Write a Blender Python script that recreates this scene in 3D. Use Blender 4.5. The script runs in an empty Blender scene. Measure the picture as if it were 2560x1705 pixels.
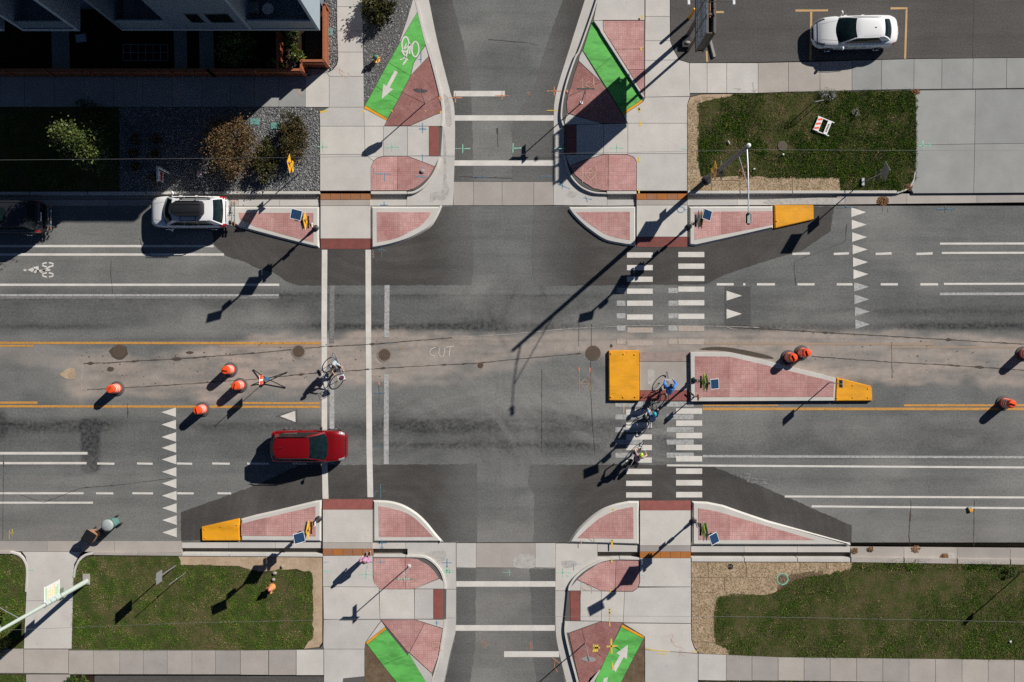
import bpy, bmesh, math, random
import numpy as np
from mathutils import Vector, Matrix
random.seed(7)
rng = np.random.default_rng(11)
SC = bpy.context.scene
COL = SC.collection

# ------------------------------------------------------------------ camera, sky, sun, exposure
S = 44.0          # photograph pixels per metre of ground
H = 51.0          # height of the camera above the road
cam_d = bpy.data.cameras.new('camera')
cam_d.sensor_width = 36.0
cam_d.lens = 36.0 * H / (2560.0 / S)
cam_d.clip_start = 1.0
cam_d.clip_end = 600.0
cam = bpy.data.objects.new('camera', cam_d)
cam.location = (0, 0, H)
cam.rotation_euler = (0, 0, 0)
COL.objects.link(cam)
SC.camera = cam

SUN_EL, SUN_AZ = math.radians(32.0), math.radians(41.3)   # azimuth measured from +x towards +y
sun_dir = Vector((math.cos(SUN_EL) * math.cos(SUN_AZ), math.cos(SUN_EL) * math.sin(SUN_AZ), math.sin(SUN_EL)))
world = bpy.data.worlds.new('World')
SC.world = world
world.use_nodes = True
wn = world.node_tree
sky = wn.nodes.new('ShaderNodeTexSky')
sky.sky_type = 'NISHITA'
sky.sun_disc = False
sky.altitude = 2500.0
sky.air_density = 0.52
sky.dust_density = 0.25
sky.sun_elevation = SUN_EL
sky.sun_rotation = math.radians(90) - SUN_AZ
wn.links.new(sky.outputs[0], wn.nodes['Background'].inputs[0])
wn.nodes['Background'].inputs[1].default_value = 0.05
sun_l = bpy.data.lights.new('sun', 'SUN')
sun_l.energy = 5.0
sun_l.angle = math.radians(0.5)
sun_l.color = (1.0, 0.945, 0.87)
sun_o = bpy.data.objects.new('sun', sun_l)
sun_o.rotation_euler = sun_dir.to_track_quat('Z', 'Y').to_euler()
sun_o.location = (30, 30, 40)
COL.objects.link(sun_o)
SC.view_settings.view_transform = 'Standard'
SC.view_settings.look = 'None'
SC.view_settings.exposure = 0.22
SC.view_settings.gamma = 1.0
SC.view_settings.use_curve_mapping = False
SC.cycles.max_bounces = 6
SC.cycles.use_denoising = False

# ------------------------------------------------------------------ coordinates
K = 1761.0 / 640.0
def _tile(c, oy):
    return lambda x, y: (c * 640.0 + x / K, oy + y / K)
A1, A2, A3, A4 = [_tile(c, 0.0) for c in range(4)]
B1, B2, B3, B4 = [_tile(c, 560.0) for c in range(4)]
C1, C2, C3, C4 = [_tile(c, 1135.0) for c in range(4)]
def W(p, z=0.0):
    k = (H - z) / H
    return ((p[0] - 1280.0) / S * k, (852.5 - p[1]) / S * k)
def W3(p, z=0.0):
    x, y = W(p, z)
    return Vector((x, y, z))
def T(f, pts):
    return [f(*p) for p in pts]
def cr(pts, n=6):
    """Catmull-Rom through pixel points"""
    P = [np.array(p, float) for p in pts]
    P = [2 * P[0] - P[1]] + P + [2 * P[-1] - P[-2]]
    out = []
    for i in range(1, len(P) - 2):
        for j in range(n):
            t = j / n
            a, b, c, d = P[i - 1], P[i], P[i + 1], P[i + 2]
            out.append(tuple(0.5 * ((2 * b) + (-a + c) * t + (2 * a - 5 * b + 4 * c - d) * t * t + (-a + 3 * b - 3 * c + d) * t ** 3)))
    out.append(tuple(P[-2]))
    return out

# ------------------------------------------------------------------ mesh helpers
class MB:
    def __init__(s):
        s.v, s.f = [], []
    def add(s, vs, fs):
        o = len(s.v)
        s.v += [tuple(v) for v in vs]
        s.f += [tuple(i + o for i in f) for f in fs]
        return s
    def box(s, c, d, rz=0.0, M=None):
        x, y, z = d[0] / 2, d[1] / 2, d[2] / 2
        vs = [Vector((a * x, b * y, e * z)) for e in (-1, 1) for b in (-1, 1) for a in (-1, 1)]
        R = M if M is not None else Matrix.Rotation(rz, 3, 'Z')
        vs = [R @ v + Vector(c) for v in vs]
        return s.add(vs, [(0, 2, 3, 1), (4, 5, 7, 6), (0, 1, 5, 4), (2, 6, 7, 3), (0, 4, 6, 2), (1, 3, 7, 5)])
    def prism(s, poly, z0, z1, inset=0.0):
        poly = ccw(poly)
        top = inset_poly(poly, inset) if inset else poly
        n = len(poly)
        zt = z1 if callable(z1) else (lambda x, y: z1)
        vs = [(x, y, z0) for x, y in poly] + [(x, y, zt(x, y)) for x, y in top]
        fs = [tuple(range(n, 2 * n)), tuple(reversed(range(n)))]
        fs += [(i, (i + 1) % n, n + (i + 1) % n, n + i) for i in range(n)]
        return s.add(vs, fs)
    def sheet(s, poly, z):
        poly = ccw(poly)
        return s.add([(x, y, z) for x, y in poly], [tuple(range(len(poly)))])
    def tube(s, pts, r, n=8, caps=True):
        pts = [Vector(p) for p in pts]
        rs = r if isinstance(r, (list, tuple)) else [r] * len(pts)
        rings = []
        for i, p in enumerate(pts):
            a = pts[max(0, i - 1)]; b = pts[min(len(pts) - 1, i + 1)]
            t = (b - a).normalized()
            u = t.cross(Vector((0, 0, 1)))
            if u.length < 1e-3: u = t.cross(Vector((0, 1, 0)))
            u.normalize(); w = t.cross(u)
            rings.append([p + (u * math.cos(2 * math.pi * k / n) + w * math.sin(2 * math.pi * k / n)) * rs[i] for k in range(n)])
        vs = [v for rg in rings for v in rg]
        fs = []
        for i in range(len(pts) - 1):
            for k in range(n):
                fs.append((i * n + k, i * n + (k + 1) % n, (i + 1) * n + (k + 1) % n, (i + 1) * n + k))
        if caps:
            fs += [tuple(reversed(range(n))), tuple(range((len(pts) - 1) * n, len(pts) * n))]
        return s.add(vs, fs)
    def lathe(s, c, prof, n=20, caps=True):
        vs, fs = [], []
        for r, z in prof:
            for k in range(n):
                a = 2 * math.pi * k / n
                vs.append((c[0] + r * math.cos(a), c[1] + r * math.sin(a), c[2] + z))
        for i in range(len(prof) - 1):
            for k in range(n):
                fs.append((i * n + k, i * n + (k + 1) % n, (i + 1) * n + (k + 1) % n, (i + 1) * n + k))
        if caps:
            fs += [tuple(reversed(range(n))), tuple(range((len(prof) - 1) * n, len(prof) * n))]
        return s.add(vs, fs)
    def ball(s, c, r, n=10, m=7, M=None):
        rx, ry, rz = r if isinstance(r, (list, tuple)) else (r, r, r)
        vs, fs = [], []
        for i in range(m + 1):
            ph = math.pi * i / m
            for k in range(n):
                a = 2 * math.pi * k / n
                v = Vector((rx * math.sin(ph) * math.cos(a), ry * math.sin(ph) * math.sin(a), rz * math.cos(ph)))
                vs.append((M @ v if M else v) + Vector(c))
        for i in range(m):
            for k in range(n):
                fs.append((i * n + k, (i + 1) * n + k, (i + 1) * n + (k + 1) % n, i * n + (k + 1) % n))
        return s.add(vs, fs)
    def torus(s, c, R, r, ax='Z', n=28, m=8, a0=0.0, a1=2 * math.pi):
        vs, fs = [], []
        full = abs(a1 - a0 - 2 * math.pi) < 1e-6
        nn = n if full else n + 1
        for i in range(nn):
            a = a0 + (a1 - a0) * i / n
            for k in range(m):
                b = 2 * math.pi * k / m
                x = (R + r * math.cos(b)) * math.cos(a); y = (R + r * math.cos(b)) * math.sin(a); z = r * math.sin(b)
                v = {'Z': (x, y, z), 'Y': (x, z, y), 'X': (z, x, y)}[ax]
                vs.append((c[0] + v[0], c[1] + v[1], c[2] + v[2]))
        for i in range(nn if full else nn - 1):
            for k in range(m):
                j = (i + 1) % nn
                fs.append((i * m + k, j * m + k, j * m + (k + 1) % m, i * m + (k + 1) % m))
        return s.add(vs, fs)
    def xf(s, M):
        s.v = [tuple(M @ Vector(v)) for v in s.v]
        return s
    def build(s, name, mat, parent=None, smooth=False, bevel=0.0, kind=None, label=None):
        me = bpy.data.meshes.new(name)
        me.from_pydata(s.v, [], s.f)
        if bevel > 0:
            bm = bmesh.new(); bm.from_mesh(me)
            bmesh.ops.remove_doubles(bm, verts=bm.verts, dist=1e-5)
            es = [e for e in bm.edges if len(e.link_faces) == 2 and e.calc_face_angle(0) > 0.5]
            bmesh.ops.bevel(bm, geom=es, offset=bevel, segments=2, affect='EDGES', clamp_overlap=True)
            bm.to_mesh(me); bm.free()
        return link(name, me, mat, parent, smooth, kind, label)

def link(name, me, mat, parent=None, smooth=False, kind=None, label=None):
    if mat is not None:
        me.materials.append(mat)
    if smooth:
        me.polygons.foreach_set('use_smooth', [True] * len(me.polygons))
        try: me.set_sharp_from_angle(angle=math.radians(40))
        except Exception: pass
    me.update()
    o = bpy.data.objects.new(name, me)
    COL.objects.link(o)
    if parent is not None:
        o.parent = parent
    if kind: o['kind'] = kind
    if label: o['label'] = label
    return o

def thing(name, label, cat, loc=(0, 0, 0), rz=0.0, group=None):
    o = bpy.data.objects.new(name, None)
    o.empty_display_size = 0.3
    o.location = loc
    o.rotation_euler = (0, 0, rz)
    COL.objects.link(o)
    return tag(o, label, cat, group)
def tag(o, label, cat, group=None):
    o['label'] = label; o['category'] = cat
    if group: o['group'] = group
    return o
def setting(name, label=None):
    o = bpy.data.objects.new(name, None)
    COL.objects.link(o)
    o['kind'] = 'structure'
    if label: o['label'] = label
    return o
def dup(root, loc, rz, label):
    r = root.copy(); COL.objects.link(r); r.location = loc; r.rotation_euler = (0, 0, rz); r['label'] = label
    for ch in list(root.children):
        c = ch.copy(); COL.objects.link(c); c.parent = r
        for g in list(ch.children):
            d = g.copy(); COL.objects.link(d); d.parent = c
    return r

def area2(p):
    return sum(p[i][0] * p[(i + 1) % len(p)][1] - p[(i + 1) % len(p)][0] * p[i][1] for i in range(len(p)))
def ccw(p):
    p = [tuple(q[:2]) for q in p]
    q = [p[i] for i in range(len(p)) if (p[i][0] - p[i - 1][0]) ** 2 + (p[i][1] - p[i - 1][1]) ** 2 > 1e-8]
    return q if area2(q) > 0 else q[::-1]
def inset_poly(p, d):
    p = ccw(p); n = len(p); out = []
    for i in range(n):
        a, b, c = Vector(p[i - 1]), Vector(p[i]), Vector(p[(i + 1) % n])
        e1 = (b - a).normalized(); e2 = (c - b).normalized()
        n1 = Vector((-e1.y, e1.x)); n2 = Vector((-e2.y, e2.x))
        m = n1 + n2
        if m.length < 1e-4: m = n1
        m.normalize()
        k = d / max(0.35, m.dot(n1))
        out.append((b.x + m.x * k, b.y + m.y * k))
    return out
def PW(pts, z):
    return [W(p, z) for p in pts]

# ------------------------------------------------------------------ numpy noise
_lat = rng.random((256, 256))
def vnoise(x, y):
    xi = np.floor(x).astype(int); yi = np.floor(y).astype(int)
    fx = x - xi; fy = y - yi
    fx = fx * fx * (3 - 2 * fx); fy = fy * fy * (3 - 2 * fy)
    g = lambda a, b: _lat[a % 256, b % 256]
    return (g(xi, yi) * (1 - fx) + g(xi + 1, yi) * fx) * (1 - fy) + (g(xi, yi + 1) * (1 - fx) + g(xi + 1, yi + 1) * fx) * fy
def fbm(x, y, o=4):
    a, s, t = 0.5, 0.0, 0.0
    for i in range(o):
        s = s + a * vnoise(x + 17.3 * i, y - 9.1 * i); t += a; a *= 0.5; x = x * 2.03; y = y * 2.03
    return s / t
def sstep(a, b, x):
    t = np.clip((x - a) / (b - a), 0, 1)
    return t * t * (3 - 2 * t)
def inpoly(x, y, poly):
    r = np.zeros(x.shape, bool); n = len(poly); j = n - 1
    for i in range(n):
        xi, yi = poly[i]; xj, yj = poly[j]
        if yi != yj:
            r ^= ((yi > y) != (yj > y)) & (x < (xj - xi) * (y - yi) / (yj - yi) + xi)
        j = i
    return r

# ------------------------------------------------------------------ materials
def newmat(name):
    m = bpy.data.materials.new(name); m.use_nodes = True
    nt = m.node_tree
    return m, nt, nt.nodes['Principled BSDF'], lambda t: nt.nodes.new(t), nt.links.new
def c4(c): return (c[0], c[1], c[2], 1.0)
def plain(name, col, rough=0.6, metal=0.0, coat=0.0, var=0.12, scale=6.0, spec=0.5, emit=None):
    m, nt, b, N, L = newmat(name)
    tc = N('ShaderNodeTexCoord'); no = N('ShaderNodeTexNoise'); no.inputs['Scale'].default_value = scale; no.inputs['Detail'].default_value = 5
    mx = N('ShaderNodeMix'); mx.data_type = 'RGBA'
    mx.inputs[6].default_value = c4([x * (1 - var) for x in col]); mx.inputs[7].default_value = c4([min(1, x * (1 + var)) for x in col])
    L(tc.outputs['Object'], no.inputs['Vector']); L(no.outputs['Fac'], mx.inputs[0]); L(mx.outputs[2], b.inputs['Base Color'])
    b.inputs['Roughness'].default_value = rough; b.inputs['Metallic'].default_value = metal
    b.inputs['Coat Weight'].default_value = coat; b.inputs['Coat Roughness'].default_value = 0.05
    b.inputs['Specular IOR Level'].default_value = spec
    return m
def noise(N, L, vec, scale, detail=5, rough=0.6):
    n = N('ShaderNodeTexNoise'); n.inputs['Scale'].default_value = scale; n.inputs['Detail'].default_value = detail; n.inputs['Roughness'].default_value = rough
    L(vec, n.inputs['Vector']); return n.outputs['Fac']
def ramp(N, L, fac, a, b, c0=(0, 0, 0), c1=(1, 1, 1)):
    r = N('ShaderNodeValToRGB'); r.color_ramp.elements[0].position = a; r.color_ramp.elements[1].position = b
    r.color_ramp.elements[0].color = c4(c0); r.color_ramp.elements[1].color = c4(c1); L(fac, r.inputs[0]); return r.outputs[0]
def mixc(N, L, fac, a, b, mode='MIX'):
    m = N('ShaderNodeMix'); m.data_type = 'RGBA'; m.blend_type = mode
    for i, v in ((0, fac), (6, a), (7, b)):
        if isinstance(v, (int, float)): m.inputs[i].default_value = v
        elif isinstance(v, (tuple, list)): m.inputs[i].default_value = c4(v)
        else: L(v, m.inputs[i])
    return m.outputs[2]
def math_(N, L, op, a, b):
    m = N('ShaderNodeMath'); m.operation = op
    for i, v in enumerate((a, b)):
        if isinstance(v, (int, float)): m.inputs[i].default_value = v
        else: L(v, m.inputs[i])
    return m.outputs[0]
def bump(N, L, b, h, strength=0.3, dist=0.02):
    n = N('ShaderNodeBump'); n.inputs['Strength'].default_value = strength; n.inputs['Distance'].default_value = dist
    L(h, n.inputs['Height']); L(n.outputs[0], b.inputs['Normal'])

def m_asphalt(name, c0, c1, painted=False, arcs=False):
    m, nt, b, N, L = newmat(name)
    g = N('ShaderNodeNewGeometry').outputs['Position']
    big = noise(N, L, g, 0.35, 6, 0.62); fine = noise(N, L, g, 8.0, 5, 0.85); grain = noise(N, L, g, 15.0, 3, 0.8)
    mp = N('ShaderNodeMapping'); mp.inputs['Scale'].default_value = (0.12, 1.6, 1); L(g, mp.inputs['Vector'])
    streak = noise(N, L, mp.outputs[0], 1.0, 5, 0.6)
    col = mixc(N, L, ramp(N, L, big, 0.3, 0.72), c0, c1)
    col = mixc(N, L, ramp(N, L, streak, 0.45, 0.85), col, mixc(N, L, 0.35, col, (0.02, 0.02, 0.021)))
    col = mixc(N, L, 0.55, col, ramp(N, L, fine, 0.3, 0.7, (0.55, 0.55, 0.55), (1.45, 1.45, 1.45)), 'MULTIPLY')
    col = mixc(N, L, 0.7, col, ramp(N, L, grain, 0.3, 0.7, (0.5, 0.5, 0.5), (1.5, 1.5, 1.5)), 'MULTIPLY')
    if painted:
        def att(nm):
            a = N('ShaderNodeAttribute'); a.attribute_name = nm; return a.outputs['Fac']
        med = noise(N, L, g, 2.6, 6, 0.7)
        d = math_(N, L, 'MULTIPLY', att('dust'), ramp(N, L, med, 0.2, 0.6, (0.45,) * 3, (1, 1, 1)))
        dcol = mixc(N, L, fine, (0.30, 0.25, 0.215), (0.45, 0.39, 0.345))
        col = mixc(N, L, d, col, dcol)
        k = math_(N, L, 'MULTIPLY', att('dark'), ramp(N, L, noise(N, L, g, 5.0, 5, 0.75), 0.3, 0.62, (0.25,) * 3, (1, 1, 1)))
        col = mixc(N, L, k, col, (0.022, 0.023, 0.026))
        l = math_(N, L, 'MULTIPLY', att('light'), ramp(N, L, fine, 0.35, 0.7, (0.3,) * 3, (1, 1, 1)))
        col = mixc(N, L, l, col, (0.27, 0.265, 0.255))
    if arcs:   # the patch is worn thin towards the middle of the junction
        sq = N('ShaderNodeSeparateXYZ'); L(g, sq.inputs[0])
        ax = math_(N, L, 'ADD', math_(N, L, 'ABSOLUTE', math_(N, L, 'ADD', sq.outputs[0], 0.42), 0), math_(N, L, 'MULTIPLY', math_(N, L, 'SUBTRACT', noise(N, L, g, 0.7, 5, 0.65), 0.5), 3.2))
        mr = N('ShaderNodeMapRange'); mr.interpolation_type = 'SMOOTHSTEP'; mr.inputs[1].default_value = 1.5; mr.inputs[2].default_value = 4.4; L(ax, mr.inputs[0])
        col = mixc(N, L, mr.outputs[0], mixc(N, L, 1.0, col, (1.95, 2.08, 2.1), 'MULTIPLY'), col)
    if arcs:   # scuffs left by turning tyres, curving round the four corners
        sp = N('ShaderNodeSeparateXYZ'); L(g, sp.inputs[0])
        dx = math_(N, L, 'SUBTRACT', math_(N, L, 'ABSOLUTE', sp.outputs[0], 0), 6.6); dy = math_(N, L, 'SUBTRACT', math_(N, L, 'ABSOLUTE', sp.outputs[1], 0), 11.9)
        r = math_(N, L, 'POWER', math_(N, L, 'ADD', math_(N, L, 'MULTIPLY', dx, dx), math_(N, L, 'MULTIPLY', dy, dy)), 0.5)
        an = math_(N, L, 'ARCTAN2', dy, dx)
        cb = N('ShaderNodeCombineXYZ'); L(math_(N, L, 'MULTIPLY', r, 1.5), cb.inputs[0]); L(math_(N, L, 'MULTIPLY', an, 0.9), cb.inputs[1])
        st = noise(N, L, cb.outputs[0], 1.6, 6, 0.65)
        col = mixc(N, L, math_(N, L, 'MULTIPLY', ramp(N, L, st, 0.44, 0.8, (0,) * 3, (.55,) * 3), ramp(N, L, big, 0.34, 0.66)), col, (0.135, 0.132, 0.128))
    L(col, b.inputs['Base Color'])
    b.inputs['Roughness'].default_value = 0.88; b.inputs['Specular IOR Level'].default_value = 0.25
    bump(N, L, b, fine, 0.35, 0.012)
    return m
def m_concrete(name, c, stain=0.5, tint=0.10):
    m, nt, b, N, L = newmat(name)
    g = N('ShaderNodeNewGeometry').outputs['Position']
    oi = N('ShaderNodeObjectInfo').outputs['Random']
    big = noise(N, L, g, 0.8, 6, 0.6); fine = noise(N, L, g, 16.0, 5, 0.75); grain = noise(N, L, g, 60.0, 2)
    col = mixc(N, L, ramp(N, L, big, 0.3, 0.75), [x * (1 - 0.13 * stain) for x in c], [min(1, x * (1 + 0.10 * stain)) for x in c])
    col = mixc(N, L, oi, mixc(N, L, 1.0, col, (1 - tint, 1 - tint, 1 - tint * 0.8), 'MULTIPLY'), mixc(N, L, 1.0, col, (1 + tint * .6, 1 + tint * .55, 1 + tint * .5), 'MULTIPLY'))
    col = mixc(N, L, 0.5, col, ramp(N, L, fine, 0.3, 0.72, (0.8,) * 3, (1.16,) * 3), 'MULTIPLY')
    col = mixc(N, L, 0.35, col, ramp(N, L, grain, 0.3, 0.8, (0.78,) * 3, (1.25,) * 3), 'MULTIPLY')
    spots = ramp(N, L, noise(N, L, g, 2.2, 3, 0.5), 0.68, 0.8)
    col = mixc(N, L, math_(N, L, 'MULTIPLY', spots, 0.35 * stain), col, [x * 0.55 for x in c])
    gum = ramp(N, L, noise(N, L, g, 5.5, 2, 0.4), 0.74, 0.79)
    col = mixc(N, L, math_(N, L, 'MULTIPLY', gum, 0.5 * stain), col, [x * 0.4 for x in c])
    drift = ramp(N, L, noise(N, L, g, 0.33, 5, 0.7), 0.5, 0.75)
    col = mixc(N, L, math_(N, L, 'MULTIPLY', drift, 0.3 * stain), col, [c[0] * .74, c[1] * .71, c[2] * .67])
    L(col, b.inputs['Base Color']); b.inputs['Roughness'].default_value = 0.85; b.inputs['Specular IOR Level'].default_value = 0.3
    bump(N, L, b, fine, 0.18, 0.01)
    return m
def m_paver(name, rot=0.0, ca=(0.43, 0.212, 0.198), cb=(0.58, 0.35, 0.33)):
    m, nt, b, N, L = newmat(name)
    g = N('ShaderNodeNewGeometry').outputs['Position']
    oi = N('ShaderNodeObjectInfo').outputs['Random']
    def weave(r):
        mp = N('ShaderNodeMapping'); mp.inputs['Rotation'].default_value = (0, 0, r); L(g, mp.inputs['Vector'])
        br = N('ShaderNodeTexBrick'); L(mp.outputs[0], br.inputs['Vector'])
        br.offset = 0.0; br.squash = 1.0
        br.inputs['Scale'].default_value = 1.0; br.inputs['Brick Width'].default_value = 0.24; br.inputs['Row Height'].default_value = 0.12; br.inputs['Mortar Size'].default_value = 0.008
        br.inputs['Mortar Smooth'].default_value = 0.3
        br.inputs['Color1'].default_value = (1.12, 1.12, 1.12, 1); br.inputs['Color2'].default_value = (0.9, 0.9, 0.9, 1); br.inputs['Mortar'].default_value = (0.66, 0.66, 0.66, 1)
        return mp.outputs[0], br.outputs['Color'], br.outputs['Fac']
    v1, c1, f1 = weave(rot); v2, c2, f2 = weave(rot + math.pi / 2)
    ch = N('ShaderNodeTexChecker'); ch.inputs['Scale'].default_value = 1 / 0.24; L(v1, ch.inputs['Vector'])
    pat = mixc(N, L, ch.outputs['Fac'], c1, c2); hf = mixc(N, L, ch.outputs['Fac'], f1, f2)
    big = noise(N, L, g, 0.9, 5, 0.6); fine = noise(N, L, g, 22.0, 4, 0.7)
    col = mixc(N, L, ramp(N, L, big, 0.3, 0.75), ca, cb)
    col = mixc(N, L, oi, mixc(N, L, 1.0, col, (0.84, 0.8, 0.8), 'MULTIPLY'), mixc(N, L, 1.0, col, (1.12, 1.14, 1.14), 'MULTIPLY'))
    col = mixc(N, L, 0.85, col, pat, 'MULTIPLY')
    col = mixc(N, L, 0.5, col, ramp(N, L, fine, 0.3, 0.75, (0.75,) * 3, (1.25,) * 3), 'MULTIPLY')
    dust = ramp(N, L, noise(N, L, g, 1.7, 5, 0.65), 0.5, 0.8)
    col = mixc(N, L, math_(N, L, 'MULTIPLY', dust, 0.35), col, (0.46, 0.33, 0.29))
    L(col, b.inputs['Base Color']); b.inputs['Roughness'].default_value = 0.85; b.inputs['Specular IOR Level'].default_value = 0.25
    inv = math_(N, L, 'SUBTRACT', 1.0, hf)
    bump(N, L, b, inv, 0.6, 0.01)
    return m
def m_tactile(name, c):
    m, nt, b, N, L = newmat(name)
    g = N('ShaderNodeNewGeometry').outputs['Position']
    sp = N('ShaderNodeSeparateXYZ'); L(g, sp.inputs[0])
    sx = math_(N, L, 'SINE', math_(N, L, 'MULTIPLY', sp.outputs[0], 2 * math.pi / 0.06), 0); sy = math_(N, L, 'SINE', math_(N, L, 'MULTIPLY', sp.outputs[1], 2 * math.pi / 0.06), 0)
    dome = ramp(N, L, math_(N, L, 'ADD', math_(N, L, 'MULTIPLY', math_(N, L, 'ADD', sx, sy), 0.25), 0.5), 0.5, 0.8)
    n1 = noise(N, L, g, 3.0, 5, 0.65); n2 = noise(N, L, g, 30.0, 3, 0.7)
    col = mixc(N, L, ramp(N, L, n1, 0.3, 0.7), [x * 0.8 for x in c], [x * 1.2 for x in c])
    col = mixc(N, L, 0.6, col, ramp(N, L, n2, 0.3, 0.75, (0.7,) * 3, (1.3,) * 3), 'MULTIPLY')
    col = mixc(N, L, math_(N, L, 'MULTIPLY', dome, 0.18), col, (0.5, 0.33, 0.3))
    L(col, b.inputs['Base Color']); b.inputs['Roughness'].default_value = 0.8
    bump(N, L, b, dome, 0.7, 0.006)
    return m
def m_paint(name, c, wear=0.25, base=(0.085, 0.085, 0.085), rough=0.7, scale=7.0, smudge=0.0):
    """road paint worn through to what lies under it"""
    m, nt, b, N, L = newmat(name)
    g = N('ShaderNodeNewGeometry').outputs['Position']
    n1 = noise(N, L, g, scale, 6, 0.78); n2 = noise(N, L, g, 1.3, 4, 0.6); n3 = noise(N, L, g, 34.0, 3, 0.7)
    f = math_(N, L, 'ADD', math_(N, L, 'MULTIPLY', n1, 0.6), math_(N, L, 'MULTIPLY', n3, 0.4))
    t = 0.34 + 0.3 * wear
    keep = ramp(N, L, f, t - 0.07 - wear * 0.05, t + 0.04 + wear * 0.10)
    col = mixc(N, L, ramp(N, L, n2, 0.3, 0.75), [x * 0.86 for x in c], [min(1, x * 1.08) for x in c])
    col = mixc(N, L, keep, base, col)
    if smudge:   # tyre rubber and grime
        mp = N('ShaderNodeMapping'); mp.inputs['Rotation'].default_value = (0, 0, 0.9); mp.inputs['Scale'].default_value = (0.5, 1.6, 1); L(g, mp.inputs['Vector'])
        sm = math_(N, L, 'MULTIPLY', ramp(N, L, noise(N, L, mp.outputs[0], 1.1, 6, 0.7), 0.46, 0.66), smudge)
        col = mixc(N, L, sm, col, [x * 0.32 for x in c])
        sc = math_(N, L, 'MULTIPLY', ramp(N, L, noise(N, L, mp.outputs[0], 5.0, 5, 0.8), 0.52, 0.64), smudge * 0.6)
        col = mixc(N, L, sc, col, [min(1, x * 0.7 + 0.16) for x in c])
    L(col, b.inputs['Base Color']); b.inputs['Roughness'].default_value = rough; b.inputs['Specular IOR Level'].default_value = 0.3
    bump(N, L, b, n3, 0.2, 0.006)
    return m
def m_ground(name, ca, cb, scale=3.0, bumpd=0.03, fine=25.0, con=0.75):
    m, nt, b, N, L = newmat(name)
    g = N('ShaderNodeNewGeometry').outputs['Position']
    n1 = noise(N, L, g, scale, 7, 0.7); n2 = noise(N, L, g, fine, 4, 0.75)
    col = mixc(N, L, ramp(N, L, n1, 0.35, 0.68), ca, cb)
    col = mixc(N, L, con, col, ramp(N, L, n2, 0.28, 0.75, (0.45,) * 3, (1.55,) * 3), 'MULTIPLY')
    L(col, b.inputs['Base Color']); b.inputs['Roughness'].default_value = 0.95; b.inputs['Specular IOR Level'].default_value = 0.1
    bump(N, L, b, n2, 0.6, bumpd)
    return m
def m_tone(name, stops, rough=0.7, trans=0.0, spec=0.2):
    """colour picked by a per-piece attribute 'tone'"""
    m, nt, b, N, L = newmat(name)
    a = N('ShaderNodeAttribute'); a.attribute_name = 'tone'
    r = N('ShaderNodeValToRGB'); e = r.color_ramp.elements
    e[0].position, e[0].color = stops[0][0], c4(stops[0][1]); e[1].position, e[1].color = stops[-1][0], c4(stops[-1][1])
    for p, c in stops[1:-1]:
        k = e.new(p); k.color = c4(c)
    L(a.outputs['Fac'], r.inputs[0]); L(r.outputs[0], b.inputs['Base Color'])
    b.inputs['Roughness'].default_value = rough; b.inputs['Specular IOR Level'].default_value = spec
    return m
def m_stripe(name, c0, c1, freq, rot):
    m, nt, b, N, L = newmat(name)
    tc = N('ShaderNodeTexCoord'); mp = N('ShaderNodeMapping'); mp.inputs['Rotation'].default_value = rot; L(tc.outputs['Object'], mp.inputs['Vector'])
    sp = N('ShaderNodeSeparateXYZ'); L(mp.outputs[0], sp.inputs[0])
    s = math_(N, L, 'SINE', math_(N, L, 'MULTIPLY', sp.outputs[0], freq), 0)
    L(mixc(N, L, ramp(N, L, s, 0.49, 0.51), c0, c1), b.inputs['Base Color']); b.inputs['Roughness'].default_value = 0.5
    return m

ASPH = m_asphalt('old_asphalt', (0.118, 0.124, 0.123), (0.178, 0.183, 0.178), True)
PATCH = m_asphalt('new_asphalt', (0.058, 0.055, 0.053), (0.078, 0.074, 0.071), arcs=True)
LOT = m_asphalt('lot_asphalt', (0.078, 0.075, 0.072), (0.100, 0.096, 0.092))
JOINT = plain('dark_joint', (0.10, 0.097, 0.092), 0.95)
CONC = m_concrete('new_concrete', (0.555, 0.537, 0.505), 0.8)
CONCK = m_concrete('kerb_concrete', (0.57, 0.555, 0.52), 0.7, 0.05)
CONCO = m_concrete('old_concrete', (0.41, 0.378, 0.345), 0.9, 0.16)
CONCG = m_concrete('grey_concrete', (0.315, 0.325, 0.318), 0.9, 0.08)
PAVE = m_paver('red_stamped_pavers')
PAVED = m_paver('red_stamped_pavers_turned', math.radians(30), (0.28, 0.122, 0.112), (0.40, 0.205, 0.19))
TACT = m_tactile('red_tactile', (0.235, 0.062, 0.052))
TACTG = m_tactile('dusty_tactile', (0.30, 0.235, 0.215))
YBLOCK = m_paint('yellow_kerb_paint', (0.82, 0.365, 0.012), 0.07, (0.42, 0.36, 0.28), 0.6, 3.0, 0.4)
GREENP = m_paint('green_lane_paint', (0.125, 0.50, 0.10), 0.13, (0.085, 0.21, 0.075), 0.65, 0.9, 0.62)
WHITE = m_paint('white_road_paint', (0.66, 0.64, 0.60), 0.16, (0.17, 0.168, 0.163))
WORN = m_paint('worn_white_paint', (0.44, 0.445, 0.44), 0.36, (0.125, 0.124, 0.121))
GHOST = m_paint('ghost_white_paint', (0.30, 0.305, 0.30), 0.62, (0.125, 0.124, 0.121))
DUSTY = m_paint('dusty_white_paint', (0.50, 0.44, 0.39), 0.55, (0.34, 0.285, 0.245))
BLACKP = m_asphalt('blacked_out', (0.082, 0.083, 0.083), (0.112, 0.112, 0.11))
YELP = m_paint('yellow_road_paint', (0.60, 0.30, 0.065), 0.3, (0.14, 0.12, 0.10))
YELD = m_paint('dusty_yellow_paint', (0.46, 0.27, 0.13), 0.7, (0.30, 0.25, 0.21))
TANP = m_paint('tan_lot_paint', (0.52, 0.34, 0.15), 0.2, (0.10, 0.095, 0.09))
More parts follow.
